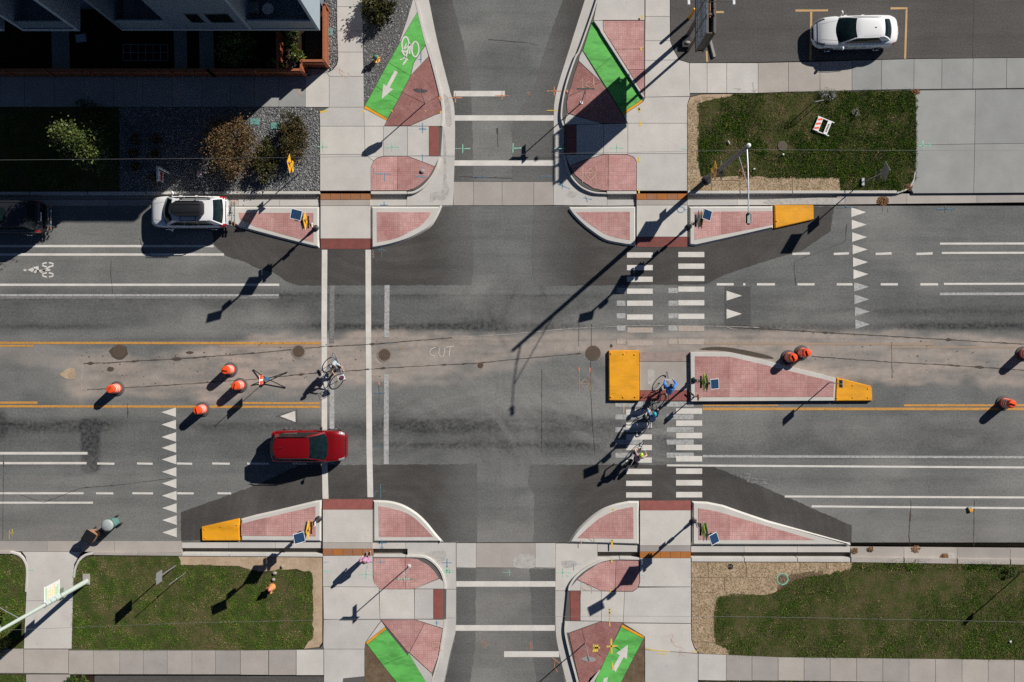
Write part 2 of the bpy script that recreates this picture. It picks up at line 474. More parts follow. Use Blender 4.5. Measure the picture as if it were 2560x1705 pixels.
BLUEM = m_paint('blue_marking', (0.10, 0.32, 0.52), 0.45, (0.3, 0.3, 0.3))
BLUED = m_paint('blue_marking_on_asphalt', (0.09, 0.26, 0.40), 0.6, (0.11, 0.11, 0.11))
GRNM = m_paint('mint_marking', (0.28, 0.72, 0.50), 0.45, (0.38, 0.38, 0.36))
ORGM = m_paint('orange_marking', (0.76, 0.25, 0.10), 0.45, (0.34, 0.30, 0.27))
PEAM = m_paint('peach_marking', (0.78, 0.47, 0.30), 0.55, (0.40, 0.34, 0.31))
YELM = m_paint('yellow_marking', (0.75, 0.52, 0.05), 0.35, (0.4, 0.36, 0.27))
WHIM = m_paint('white_chalk', (0.62, 0.61, 0.60), 0.6, (0.3, 0.27, 0.25))
CHALK = m_paint('fresh_chalk', (0.66, 0.65, 0.64), 0.12, (0.3, 0.27, 0.25))
CRACK = plain('crack_dark', (0.07, 0.055, 0.043), 0.95, var=0.5, scale=9)
SOIL = m_ground('soil', (0.060, 0.046, 0.026), (0.036, 0.05, 0.012), 2.0)
TURF = m_ground('turf_soil', (0.110, 0.088, 0.046), (0.038, 0.064, 0.010), 1.6)
BARE = m_ground('bare_dirt', (0.115, 0.075, 0.048), (0.19, 0.14, 0.095), 3.0)
MULCH = m_ground('dark_mulch', (0.022, 0.014, 0.010), (0.045, 0.028, 0.020), 5.0)
STRAW = m_ground('straw_matting', (0.36, 0.265, 0.175), (0.52, 0.405, 0.29), 1.8, 0.022, 16.0, 0.3)
EARTH = m_ground('earth', (0.10, 0.085, 0.06), (0.14, 0.12, 0.09), 0.4)
GBED = m_ground('gravel_bed', (0.11, 0.115, 0.12), (0.21, 0.21, 0.21), 4.0, 0.03, 14.0, 0.95)
CONC_SHADE = m_concrete('shade_darkened_concrete', (0.15, 0.135, 0.12), 1.0)  # south channel concrete, its colour darkened to deepen the shade in the recess
STAIN = m_paint('grimy_concrete', (0.24, 0.225, 0.205), 0.75, (0.47, 0.455, 0.43), 0.85, 4.0)
RUST = m_paint('rusty_iron', (0.33, 0.14, 0.06), 0.3, (0.30, 0.20, 0.15), 0.85, 4.0)
RUST2 = m_paint('bright_rusty_iron', (0.40, 0.145, 0.035), 0.25, (0.30, 0.17, 0.09), 0.85, 5.0)
IRON = plain('cast_iron', (0.115, 0.082, 0.06), 0.8, 0.2, var=0.4, scale=9)
BLACK = plain('black_plastic', (0.012, 0.012, 0.014), 0.5)
RUBBER = plain('black_rubber', (0.022, 0.022, 0.024), 0.8)
RUBBERG = plain('grey_rubber', (0.075, 0.075, 0.077), 0.85, var=0.3)
STEEL = plain('galvanised_steel', (0.42, 0.44, 0.46), 0.45, 0.6)
DSTEEL = plain('dark_steel', (0.06, 0.062, 0.066), 0.5, 0.5)
ALU = plain('sign_back_aluminium', (0.30, 0.31, 0.32), 0.5, 0.3)
BRONZE = plain('brown_post', (0.07, 0.055, 0.045), 0.6, 0.2)
YSIGN = plain('yellow_sign', (0.88, 0.42, 0.003), 0.4, var=0.04)
LSIGN = plain('lime_sign', (0.47, 0.72, 0.02), 0.4, var=0.04)
SYMB = plain('black_symbol', (0.02, 0.02, 0.02), 0.5)
WPLAST = plain('white_plastic', (0.78, 0.78, 0.78), 0.45, var=0.04)
OPLAST = plain('orange_drum_plastic', (0.80, 0.085, 0.018), 0.45, var=0.12, scale=9)
WBAND = plain('white_reflective', (0.85, 0.80, 0.77), 0.4, var=0.1)
CELL = plain('solar_cell', (0.010, 0.034, 0.085), 0.2, 0.0, coat=0.5, var=0.3)
GLASS = plain('tinted_glass', (0.006, 0.014, 0.016), 0.05, 0.0, coat=0.0, var=0.9, scale=5, spec=0.5)
CHROME = plain('chrome', (0.7, 0.7, 0.72), 0.15, 1.0)
WCAR = plain('white_car_paint', (0.76, 0.77, 0.78), 0.35, 0.0, coat=1.0, var=0.02)
RCAR = plain('red_car_paint', (0.235, 0.003, 0.006), 0.28, 0.3, coat=1.0, var=0.03)
DCAR = plain('charcoal_car_paint', (0.020, 0.022, 0.028), 0.35, 0.1, coat=0.5, var=0.04)
TAIL = plain('red_lamp', (0.42, 0.008, 0.012), 0.2, coat=1.0)
AMBER = plain('amber_reflector', (0.8, 0.22, 0.02), 0.3)
LAMPG = plain('headlamp_glass', (0.30, 0.32, 0.34), 0.12, coat=1.0)
SKIN = plain('skin', (0.60, 0.35, 0.25), 0.55, var=0.06)
WALLB = plain('blue_grey_stucco', (0.30, 0.36, 0.41), 0.85, var=0.08, scale=3)
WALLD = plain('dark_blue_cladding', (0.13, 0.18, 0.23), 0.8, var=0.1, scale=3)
TRIMW = plain('pale_trim', (0.46, 0.51, 0.56), 0.7)
CEDAR = plain('cedar_stain', (0.32, 0.105, 0.045), 0.75, var=0.3, scale=4)
DECK = plain('dark_deck', (0.05, 0.042, 0.04), 0.8, var=0.3)
TEAL = plain('teal_plastic', (0.11, 0.24, 0.215), 0.55, var=0.1)
TEALB = plain('teal_box_lid', (0.12, 0.29, 0.27), 0.6)
LIDG = plain('grey_lid', (0.34, 0.37, 0.37), 0.55, var=0.1)
BROWNB = plain('brown_bin', (0.36, 0.19, 0.115), 0.6, var=0.12)
PGREEN = plain('pale_green_paint', (0.48, 0.56, 0.50), 0.5, var=0.08)
BILLB = plain('weathered_blue_sign', (0.19, 0.27, 0.34), 0.6, var=0.35, scale=5)
RUSTF = plain('rusty_frame', (0.13, 0.10, 0.085), 0.7, 0.2, var=0.4, scale=5)
GREENS = plain('green_sign', (0.01, 0.25, 0.14), 0.4)
BLUEST = plain('blue_steel', (0.03, 0.22, 0.48), 0.4, 0.1)
STONE = plain('stone', (0.33, 0.30, 0.27), 0.9, var=0.3)
YBOLL = plain('yellow_bollard_paint', (0.75, 0.36, 0.03), 0.5, var=0.15)

# ================================================================== THE SETTING
SWZ = 0.15
g_o = MB().sheet([(-160, -160), (160, -160), (160, 160), (-160, 160)], -0.45).build('ground', EARTH, kind='structure')

# ---- road with painted wear (dust, tyre darkening, polished light patches)
def road_attrs(px, py):
    n = px.shape
    X = np.array([-400, 0, 120, 200, 350, 500, 640, 760, 1000, 1280, 1500, 1700, 1920, 2200, 2560, 2960])
    YT = np.array([868, 868, 872, 880, 886, 878, 858, 838, 836, 840, 834, 834, 832, 838, 846, 850])
    YB = np.array([890, 892, 905, 990, 985, 990, 985, 965, 935, 905, 872, 878, 922, 930, 945, 950])
    IN = np.array([.35, .35, .35, .6, .7, .75, .85, 1.0, 1.0, .85, .9, 1.0, .95, .85, .8, .8])
    w = (fbm(px / 70, py / 40, 5) - 0.5) * 56 - 6
    yt = np.interp(px, X, YT) + w; yb = np.interp(px, X, YB) + (fbm(px / 90 + 40, py / 50, 5) - 0.5) * 80 + 10
    dust = sstep(-16, 12, py - yt) * (1 - sstep(-16, 22, py - yb)) * np.interp(px, X, IN) * 1.2
    dust *= np.clip(0.12 + 1.75 * (fbm(px / 75 + 9, py / 15, 5) - .1), .1, 1.1)
    dust = dust + 0.35 * np.exp(-((px - 190) / 40) ** 2) * np.exp(-((py - 960) / 60) ** 2)
    dust = dust + 0.25 * sstep(1270, 1330, py) * fbm(px / 60, py / 20, 3)
    def streak(y0, s, x0, x1, a, soft=80):
        return a * np.exp(-((py - y0 - (fbm(px / 160, py * 0 + y0, 2) - .5) * 6) / s) ** 2) * sstep(x0, x0 + soft, px) * (1 - sstep(x1 - soft, x1, px)) * (0.35 + 1.1 * fbm(px / 40, py / 9 + y0, 4))
    dark = streak(818, 9, 560, 2700, 1.0) + streak(819, 7, -100, 330, .55) + streak(738, 3, 640, 1480, .5) + streak(739, 26, -200, 900, .30)
    dark += streak(1063, 18, 930, 1660, 1.1) + streak(1112, 7, 900, 1640, .5) + streak(1063, 18, -200, 330, .75) + streak(1066, 10, 380, 960, .5) + streak(1160, 10, -200, 420, .4)
    dark += streak(778, 9, 1900, 2700, .35) + streak(1095, 20, 1700, 2700, .22) + streak(1110, 14, 1000, 1600, .25) + streak(700, 14, 900, 2000, .2)
    dark += streak(886, 5, 1140, 1300, .5) + streak(816, 13, 1120, 1290, .7) + streak(1200, 9, 1700, 2500, .3) + streak(1030, 10, 1060, 1160, .5)
    # old tyre scuff
    sk = np.exp(-np.abs((px - 226) / 21) ** 4) * sstep(1040, 1062, py) * (1 - sstep(1170, 1190, py)) * (0.65 + 0.35 * np.exp(-((py - 1072) / 16) ** 2))
    dark += 3.0 * sk * (0.6 + 0.6 * fbm(px / 14, py / 14, 3))
    dark += 0.6 * np.exp(-np.abs((px - 2) / 14) ** 4) * sstep(1010, 1040, py) * (1 - sstep(1080, 1110, py))
    # turning tracks in the junction
    for cx, cy, r, s, a in ((1280, 480, 330, 40, .25), (1280, 480, 250, 25, .22), (1040, 1250, 210, 30, .2), (1520, 1250, 200, 30, .22)):
        d = np.hypot(px - cx, (py - cy))
        dark += a * np.exp(-((d - r) / s) ** 2) * fbm(px / 50, py / 50, 3)
    lane = sstep(725, 745, py) * (1 - sstep(812, 826, py)) + sstep(1040, 1060, py) * (1 - sstep(1128, 1150, py))
    dark += 0.30 * lane * (0.5 + fbm(px / 200, py / 40, 3))
    light = np.clip(fbm(px / 170 + 70, py / 90, 5) - 0.48, 0, 1) * 2.6
    sw = np.hypot(px - 1280, py - 1010)
    light += 0.9 * np.exp(-((px - 1530) / 150) ** 2) * np.exp(-((py - 1010) / 70) ** 2) * fbm((px + py) / 22, (px - py) / 120, 4)
    light += 0.6 * np.exp(-((px - 1290) / 90) ** 2) * np.exp(-((py - 950) / 260) ** 2) * fbm(px / 9, py / 160, 3)
    for cx, cy, r0, r1, a0 in ((1760, 600, 330, 640, 1.0), (800, 1420, 420, 700, .7), (820, 520, 330, 600, .6), (1290, 1500, 380, 620, .8)):
        d = np.hypot(px - cx, py - cy); an = np.arctan2(py - cy, px - cx)
        win = sstep(r0, r0 + 90, d) * (1 - sstep(r1 - 90, r1, d)) * (py > 700) * (py < 1165) * (px > 900) * (px < 1720)
        light += a0 * win * sstep(840, 930, py) * np.clip(fbm(d / 17 + cx, an * 4.5, 5) - .5, 0, 1) * 2.0
        dark += .6 * a0 * win * np.clip(fbm(d / 17 + cy, an * 2.2 + 9, 4) - .56, 0, 1) * 3.0
    light += .5 * np.exp(-((px - 1150) / 230) ** 2) * np.exp(-((py - 985) / 60) ** 2) * (.4 + fbm(px / 60, py / 60, 4))
    light += 0.25 * (py > 1190) * (px < 900) + 0.22 * (py > 1150) * (px > 1750) + 0.25 * (py < 720) * (px < 720)
    return np.clip(dust, 0, 1), np.clip(dark, 0, 1), np.clip(light, 0, 1)
def road_grid(name, x0, x1, y0, y1, step, label=None):
    """pixel rectangle as a grid with wear attributes"""
    nx = int((x1 - x0) / S / step) + 1; ny = int((y1 - y0) / S / step) + 1
    px, py = np.meshgrid(np.linspace(x0, x1, nx), np.linspace(y0, y1, ny))
    v = np.stack([(px - 1280) / S, (852.5 - py) / S, np.zeros_like(px)], -1).reshape(-1, 3)
    i = np.arange(nx * ny).reshape(ny, nx)
    f = np.stack([i[1:, :-1], i[1:, 1:], i[:-1, 1:], i[:-1, :-1]], -1).reshape(-1, 4)
    me = bpy.data.meshes.new(name)
    me.vertices.add(len(v)); me.vertices.foreach_set('co', v.ravel())
    me.loops.add(f.size); me.loops.foreach_set('vertex_index', f.ravel())
    me.polygons.add(len(f)); me.polygons.foreach_set('loop_start', np.arange(0, f.size, 4)); me.polygons.foreach_set('loop_total', np.full(len(f), 4))
    me.update(calc_edges=True)
    for nm, a in zip(('dust', 'dark', 'light'), road_attrs(px, py)):
        at = me.attributes.new(nm, 'FLOAT', 'POINT'); at.data.foreach_set('value', a.ravel().astype(np.float32))
    return link(name, me, ASPH, kind='structure', label=label)
RY0, RY1 = 514.5, 1356.0
road = road_grid('road', -420, 2980, RY0, RY1, 0.11)
sr_n = road_grid('side_street', 980, 1520, -500, 454.0, 0.25)
sr_s = road_grid('side_street', 980, 1500, 1419.5, 2300, 0.25)

def flat(name, f, pts, mat, parent, z=0.006):
    return MB().sheet(PW(T(f, pts) if f else pts, z), z).build(name, mat, parent)
def rect(name, f, x0, y0, x1, y1, mat, parent=None, z=0.009):
    return flat(name, f, [(x0, y0), (x1, y0), (x1, y1), (x0, y1)], mat, parent or road, z)
def ribbon(name, pts, w, mat, parent, z, jit=0.0, blobs=0):
    """flat line of width w metres along pixel points"""
    P = [Vector(W(p, z)) for p in pts]
    if jit:
        Q = []
        for a, b in zip(P[:-1], P[1:]):
            m = max(1, int((b - a).length / 0.18))
            for i in range(m):
                Q.append(a.lerp(b, i / m) + Vector((random.uniform(-jit, jit), random.uniform(-jit, jit))))
        P = Q + [P[-1]]
    vs, fs = [], []
    for i, p in enumerate(P):
        t = (P[min(i + 1, len(P) - 1)] - P[max(i - 1, 0)]).normalized(); n = Vector((-t.y, t.x))
        ww = w * (random.uniform(0.5, 1.5) if jit else 1.0) / 2
        if blobs and random.random() < blobs: ww *= random.uniform(1.8, 4.0)
        vs += [(p.x + n.x * ww, p.y + n.y * ww, z), (p.x - n.x * ww, p.y - n.y * ww, z)]
    for i in range(len(P) - 1):
        fs.append((2 * i, 2 * i + 1, 2 * i + 3, 2 * i + 2))
    return MB().add(vs, fs).build(name, mat, parent)

def rag(poly, j=1.2, step=7.0):
    out = []
    for a, b in zip(poly, poly[1:] + poly[:1]):
        n = max(1, int(math.hypot(b[0] - a[0], b[1] - a[1]) / step))
        for i in range(n):
            k = j if 0 < i else j * .3
            out.append((a[0] + (b[0] - a[0]) * i / n + random.gauss(0, k), a[1] + (b[1] - a[1]) * i / n + random.gauss(0, k)))
    return out
# ---- patches of newer asphalt
PZ = 0.004
isl_nw_r = T(A2, [(1290, 1418), (1255, 1490), (1215, 1558)]) + T(B2, [(1150, 60), (1050, 110), (930, 150), (825, 170), (790, 172)])
def patch(pts, z=PZ, parent=road):
    return MB().sheet(PW(rag(pts, .7), z), z).build('asphalt_patch', PATCH, parent)
patch(T(B1, [(1455, -80), (1470, 140), (1560, 222), (1680, 258), (1761, 300)]) + T(B2, [(130, 340), (215, 398), (300, 422), (1480, 420), (1498, 330), (1500, 120), (1470, -122)]))
patch(T(B3, [(150, -122), (135, 240), (150, 425), (1330, 415), (1460, 350), (1580, 310), (1761, 250)]) + T(B4, [(240, 180), (430, 50), (455, -120)]))
patch(T(C1, [(1245, 596), (1245, 400), (1400, 345), (1761, 215)]) + T(C2, [(300, 76), (1520, 70), (1520, 604)]))
patch(T(C3, [(150, 604), (155, 280), (110, 200), (130, 72), (1370, 78), (1761, 240)]) + T(C4, [(100, 285), (575, 490), (575, 606)]))
patch(T(A2, [(1190, -400), (1350, -400), (1350, 0), (1430, 300), (1480, 600), (1500, 1246), (1345, 1246), (1360, 700), (1240, 290), (1190, 0)]), parent=sr_n)
patch(T(A3, [(350, -400), (500, -400), (505, 0), (380, 395), (318, 590), (300, 700), (300, 1246), (0, 1246), (0, 850), (150, 600), (240, 300), (350, 0)]), parent=sr_n)
patch(T(C2, [(1370, 788), (1515, 788), (1510, 1310), (1440, 1800), (1250, 1800), (1300, 1568), (1378, 1230)]), parent=sr_s)
patch(T(C3, [(120, 788), (305, 788), (305, 1270), (335, 1400), (400, 1800), (200, 1800), (150, 1400)]), parent=sr_s)

# ---- lane lines and other paint
def line(f, x0, y0, x1, y1, h, mat=WHITE, name='lane_line', z=0.009):
    return flat(name, f, [(x0, y0 - h), (x1, y1 - h), (x1, y1 + h), (x0, y0 + h)], mat, road, z)
L_ = -900
for y, x1, m in ((152, 1470, WHITE), (210, 1540, WHITE), (418, 1921, WHITE), (490, 1918, WORN)):
    line(B1, L_, y, x1, y, 8, m)
line(B1, L_, 508, 1918, 508, 6, GHOST, z=0.0095)
line(B1, L_, 816, 2206, 820, 8, YELP); line(B1, L_, 838, 232, 838, 6, YELP); line(B1, 1510, 839, 2206, 841, 7, YELD)
line(B1, L_, 1229, 258, 1229, 8, YELP); line(B1, 1670, 1231, 2201, 1233, 7, YELP); line(B1, L_, 1252, 2201, 1258, 8, YELP)
line(B1, L_, 1577, 602, 1577, 9, WHITE); line(C1, L_, 63, 595, 63, 8, WHITE); line(C1, L_, 270, 575, 270, 7, WHITE); line(C1, L_, 335, 640, 335, 7, WHITE)
for a, b in ((668, 787), (942, 1050), (1216, 1322), (1460, 1580), (1700, 1850), (2010, 2110)): line(C1, a, 65, b, 67, 7, name='lane_dash')
for a, b in ((660, 780), (910, 1053), (1218, 1333), (1495, 1590)): line(C1, a, 270, b, 271, 7, name='lane_dash')
for a, b in ((1408, 1525), (1590, 1605), (1685, 1809), (1964, 2081), (2234, 2342), (2536, 2654), (2809, 2931)): line(B3, a, 415, b, 415, 8, WHITE, 'lane_dash')
for a, b in ((168, 287), (452, 557), (740, 850), (1020, 1132)): line(B4, a, 206, b, 202, 8, WHITE, 'lane_dash')
line(B4, 1183, 135, 2700, 133, 7); line(B4, 1195, 199, 2700, 196, 7); line(B4, 1210, 412, 2700, 409, 7); line(B4, 1182, 481, 2700, 479, 9, WORN)
line(B3, 1312, 1272, 4500, 1272, 9, YELP); line(B3, 1312, 1247, 1830, 1247, 4, YELP); line(B4, 935, 1247, 2700, 1247, 7, YELP)
line(B3, 1325, 823, 2900, 826, 7, YELD); line(B4, 840, 848, 2700, 848, 5, YELD)
line(C3, 1065, 78, 4600, 99, 7); line(C3, 1312, 15, 4600, 26, 8, WORN); line(C4, 115, 292, 2700, 303, 7); line(C4, 300, 360, 2700, 381, 7)
# left crosswalk: two long bars and two ghost bars
def bar(name, f, pts, mat, z=0.010): return flat(name, f, pts, mat, road, z)
bar('crosswalk_bar', B2, [(453, 177), (491, 177), (488, 700), (490, 1568), (499, 1890), (458, 1890), (452, 1568), (450, 700)], WHITE)
bar('crosswalk_bar', B2, [(753, 177), (791, 177), (792, 800), (800, 1568), (807, 1879), (767, 1879), (760, 1568), (755, 800)], WHITE)
bar('faded_bar', B2, [(506, 422), (541, 422), (538, 820), (504, 820)], GHOST); bar('faded_bar', B2, [(505, 1075), (538, 1075), (540, 1650), (506, 1650)], WORN)
bar('faded_bar', B2, [(884, 420), (919, 420), (915, 780), (882, 780)], WORN); bar('faded_bar', B2, [(880, 1035), (913, 1035), (913, 1652), (878, 1652)], WORN)
# right crosswalk ladders
YL = [213, 300, 380, 462, 545, 640]; YR = [210, 290, 375, 448, 542, 635]
for y in YL: rect('crosswalk_bar', B3, 791, y - 18, 968, y + 18, WHITE, z=0.010)
for y in YR: rect('crosswalk_bar', B3, 1144, y - 18, 1323, y + 18, WHITE, z=0.010)
for y in (730, 820): rect('crosswalk_bar', B3, 793, y - 18, 970, y + 18, DUSTY, z=0.010)
for y in (718, 808): rect('crosswalk_bar', B3, 1144, y - 18, 1323, y + 20, DUSTY, z=0.010)
for y in (457, 545, 632, 716):
    rect('faded_bar', B3, 720, y - 18, 780, y + 18, WORN); rect('faded_bar', B3, 1076, y - 18, 1140, y + 18, WORN)
for y in (808,):
    rect('faded_bar', B3, 720, y - 18, 780, y + 18, DUSTY); rect('faded_bar', B3, 1076, y - 18, 1136, y + 18, DUSTY)
for y in (1294, 1383, 1465, 1538, 1624, 1702, 1784, 1864): rect('crosswalk_bar', B3, 785, y - 18, 962, y + 18, WHITE, z=0.010)
for y in (1287, 1370, 1455, 1537, 1615, 1700, 1780, 1862): rect('crosswalk_bar', B3, 1129, y - 19, 1308, y + 19, WHITE, z=0.010)
for y in (1240, 1327, 1415, 1500, 1590):
    rect('faded_bar', B3, 711, y - 17, 900, y + 17, WORN); rect('faded_bar', B3, 1064, y - 17, 1250, y + 17, WORN)
# yield triangles
for y in (1295, 1380, 1465, 1540, 1620, 1705, 1785, 1869, 1954, 2037, 2122):
    d = 6 * (y - 1295) / 830
    bar('yield_triangle', B1, [(1210 + d, y - 33), (1210 + d, y + 33), (1110 + d, y)], WHITE)
for y in (-81, 4, 90, 175, 262, 345, 432, 518, 602, 690):
    d = 27 * (y + 81) / 770
    bar('yield_triangle', B4, [(573 + d, y - 33), (573 + d, y + 33), (676 + d, y)], WHITE if y < 400 else WORN)
bar('blacked_out_box', B2, [(130, 1322), (283, 1275), (288, 1370)], BLACKP, 0.0095)
bar('yield_triangle', B2, [(270, 1285), (272, 1362), (165, 1322)], WHITE, 0.0135)
rect('blacked_out_box', B3, 1465, 430, 1642, 697, BLACKP, z=0.0095)
for y in (493, 618): bar('yield_triangle', B3, [(1476, y - 34), (1476, y + 34), (1582, y)], WHITE, 0.0135)
bar('yield_triangle', B3, [(1478, 706), (1565, 738), (1478, 712)], DUSTY, 0.0135)
# side street bars
def sbar(f, x0, y0, x1, y1, par): return rect('crosswalk_bar', f, x0, y0, x1, y1, WHITE, par, 0.010)
sbar(A2, 1360, 625, 1712, 663, sr_n); sbar(A2, 1367, 793, 2048, 830, sr_n); sbar(A2, 1365, 1103, 2048, 1140, sr_n)
sbar(C2, 1378, 875, 2059, 913, sr_s); sbar(C2, 1372, 1177, 2056, 1216, sr_s); sbar(C2, 1706, 1357, 2086, 1397, sr_s)

# ---- stencilled symbols
def ring(f, cx, cy, rx, ry, w, mat, par, z, gaps=0, name='bicycle_symbol'):
    n = 28
    for k in range(max(1, gaps)):
        a0 = 2 * math.pi * k / max(1, gaps) + (0.16 if gaps else 0); a1 = 2 * math.pi * (k + 1) / max(1, gaps) - (0.16 if gaps else 0)
        pts = [(cx + rx * math.cos(a0 + (a1 - a0) * i / n), cy + ry * math.sin(a0 + (a1 - a0) * i / n)) for i in range(n + 1)]
        ribbon(name, T(f, pts), w, mat, par, z)
for cy in (280, 350): ring(B1, 329, cy, 38, 14, 0.085, WHITE, road, 0.010, 4)
for pts in ([(188, 315), (232, 296), (232, 336)], [(222, 296), (265, 290), (268, 328), (255, 330), (250, 308), (232, 306)], [(225, 322), (250, 330), (248, 338), (228, 334)], [(240, 318), (345, 310), (345, 322), (242, 330)], [(275, 330), (335, 292), (342, 300), (285, 338)]):
    bar('bicycle_symbol', B1, pts, WHITE, 0.0105)
ring(B1, 172, 317, 8, 5, 0.05, WHITE, road, 0.010)
for cx, cy in ((1605, 150), (1655, 182)): ring(C3, cx, cy, 34, 14, 0.085, GHOST, road, 0.010, 3)
for pts in ([(1700, 205), (1740, 180), (1765, 212)], [(1690, 165), (1760, 175), (1755, 185), (1690, 176)]): bar('bicycle_symbol', C3, pts, GHOST, 0.0105)
ring(C4, 14, 180, 8, 6, 0.05, GHOST, road, 0.010)

# ---- cracks, trench cut edges and chalk
def crack(f, pts, w=0.03, jit=0.012, blobs=0.12, name='crack', z=0.0115, par=None): return ribbon(name, T(f, pts), w, CRACK, par or road, z, jit, blobs)
crack(B1, [(575, 960), (720, 955), (1250, 925), (1761, 887), (2211, 845), (2560, 826), (3110, 782)], 0.035)
crack(B1, [(600, 1140), (1000, 1118), (1250, 1102), (1761, 1066), (2160, 1025), (2390, 1010), (2660, 990), (3300, 955), (3522, 932), (4000, 890)], 0.03)
crack(B4, [(-300, 705), (0, 722), (550, 755), (1240, 795), (1761, 826), (2300, 860)], 0.035)
crack(B4, [(300, 910), (850, 950), (1240, 970), (1761, 1005), (2300, 1040)], 0.03)
ribbon('chalk_line', T(B2, [(1350, 782), (1761, 757)]) + T(B3, [(320, 725), (500, 714), (900, 696), (1480, 704), (1700, 712)]), 0.025, WHIM, road, 0.0122, 0.005)
ribbon('chalk_line', T(B1, [(565, 935), (560, 1140)]), 0.03, WHIM, road, 0.0122, 0.005)
for pts in ([(1235, 848), (1205, 860), (1193, 880), (1200, 900), (1230, 910)], [(1262, 855), (1255, 890), (1270, 912), (1290, 908), (1300, 850)], [(1305, 848), (1358, 842)], [(1335, 848), (1328, 908)]):
    ribbon('chalk_lettering', T(B2, pts), 0.034, CHALK, road, 0.0125)
crack(B1, [(765, 250), (760, 330), (775, 470)], 0.02); crack(B1, [(960, 100), (985, 190), (1040, 215)], 0.03)
crack(C1, [(140, 280), (300, 335), (550, 235), (880, 205), (1190, 165)], 0.02); crack(C1, [(25, 0), (20, 590)], 0.02)
crack(C4, [(985, 320), (970, 560), (980, 640)], 0.025); crack(C4, [(1420, 320), (1415, 640)], 0.02)
crack(A3, [(0, 285), (100, 290), (180, 310)], 0.02, par=sr_n); crack(A2, [(1600, 270), (1761, 285)], 0.02, par=sr_n); crack(A2, [(1660, 880), (1665, 1010)], 0.02, par=sr_n); crack(A2, [(1400, 1215), (1761, 1225)], 0.025, par=sr_n)
crack(B3, [(462, 690), (460, 840)], 0.02); crack(B3, [(548, 690), (545, 840), (540, 1100), (550, 1320), (570, 1568)], 0.02); crack(B3, [(205, 1000), (205, 1568)], 0.015)
crack(B4, [(545, 0), (530, 120), (180, 260), (190, 420)], 0.015); crack(B4, [(850, 810), (855, 1060)], 0.015); crack(B1, [(878, 1230), (880, 1340)], 0.02)
for i in range(120):
    t = random.choice(((B1, 560, 1761, 880, 1150), (B2, 0, 900, 800, 1060), (B4, 300, 1761, 740, 1020)))
    x = random.uniform(t[1], t[2]); y = random.uniform(t[3], t[4]); r = random.uniform(2, 7)
    pts = [(x + r * random.uniform(.5, 1.4) * math.cos(a), y + 0.6 * r * random.uniform(.5, 1.4) * math.sin(a)) for a in np.linspace(0, 2 * math.pi, 8)[:-1]]
    flat('oil_spot', t[0], pts, CRACK, road, 0.0112)
for f, cx, cy, rx, ry, par in ((B1, 820, 880, 66, 50, road), (B1, 760, 998, 24, 17, road), (B1, 1305, 884, 26, 9, road), (B1, 1215, 928, 38, 12, road), (B3, 683, 838, 10, 12, road), (A4, 1200, 1140, 5, 6, None)):
    pts = [(cx + rx * random.uniform(.85, 1.1) * math.cos(a), cy + ry * random.uniform(.85, 1.1) * math.sin(a)) for a in np.linspace(0, 2 * math.pi, 22)[:-1]]
    if par: flat('damp_stain', f, pts, CRACK, par, 0.0105)
flat('damp_stain', B3, cr([(1290, 860), (1350, 848), (1450, 846), (1560, 860), (1660, 880), (1761, 905), (1800, 925), (1720, 922), (1600, 898), (1450, 872), (1340, 868), (1290, 862)], 4), CRACK, road, 0.0105)
flat('dry_mud', B1, cr([(410, 1030), (440, 1010), (470, 992), (510, 995), (522, 1030), (515, 1060), (470, 1068), (420, 1045), (410, 1032)], 4), STRAW, road, 0.0105)

# ================================================================== PAVEMENTS
def slabset(name, label, base_pts, z=SWZ):
    o = MB().prism(PW(base_pts, z), -0.3, z - 0.03).build(name, JOINT, kind='structure', label=label)
    return o
def slab(par, pts, mat=CONC, z=SWZ, name='slab', gap=0.011, zf=None):
    poly = inset_poly(PW(pts, z), gap)
    return MB().prism(poly, -0.2, zf or z).build(name, mat, par)
def slabs(par, f, lst, mat=CONC, z=SWZ, name='slab'):
    for pts in lst: slab(par, T(f, pts), mat, z, name)
def quads(xs, y0, y1):
    return [[(a, y0), (b, y0), (b, y1), (a, y1)] for a, b in zip(xs[:-1], xs[1:])]

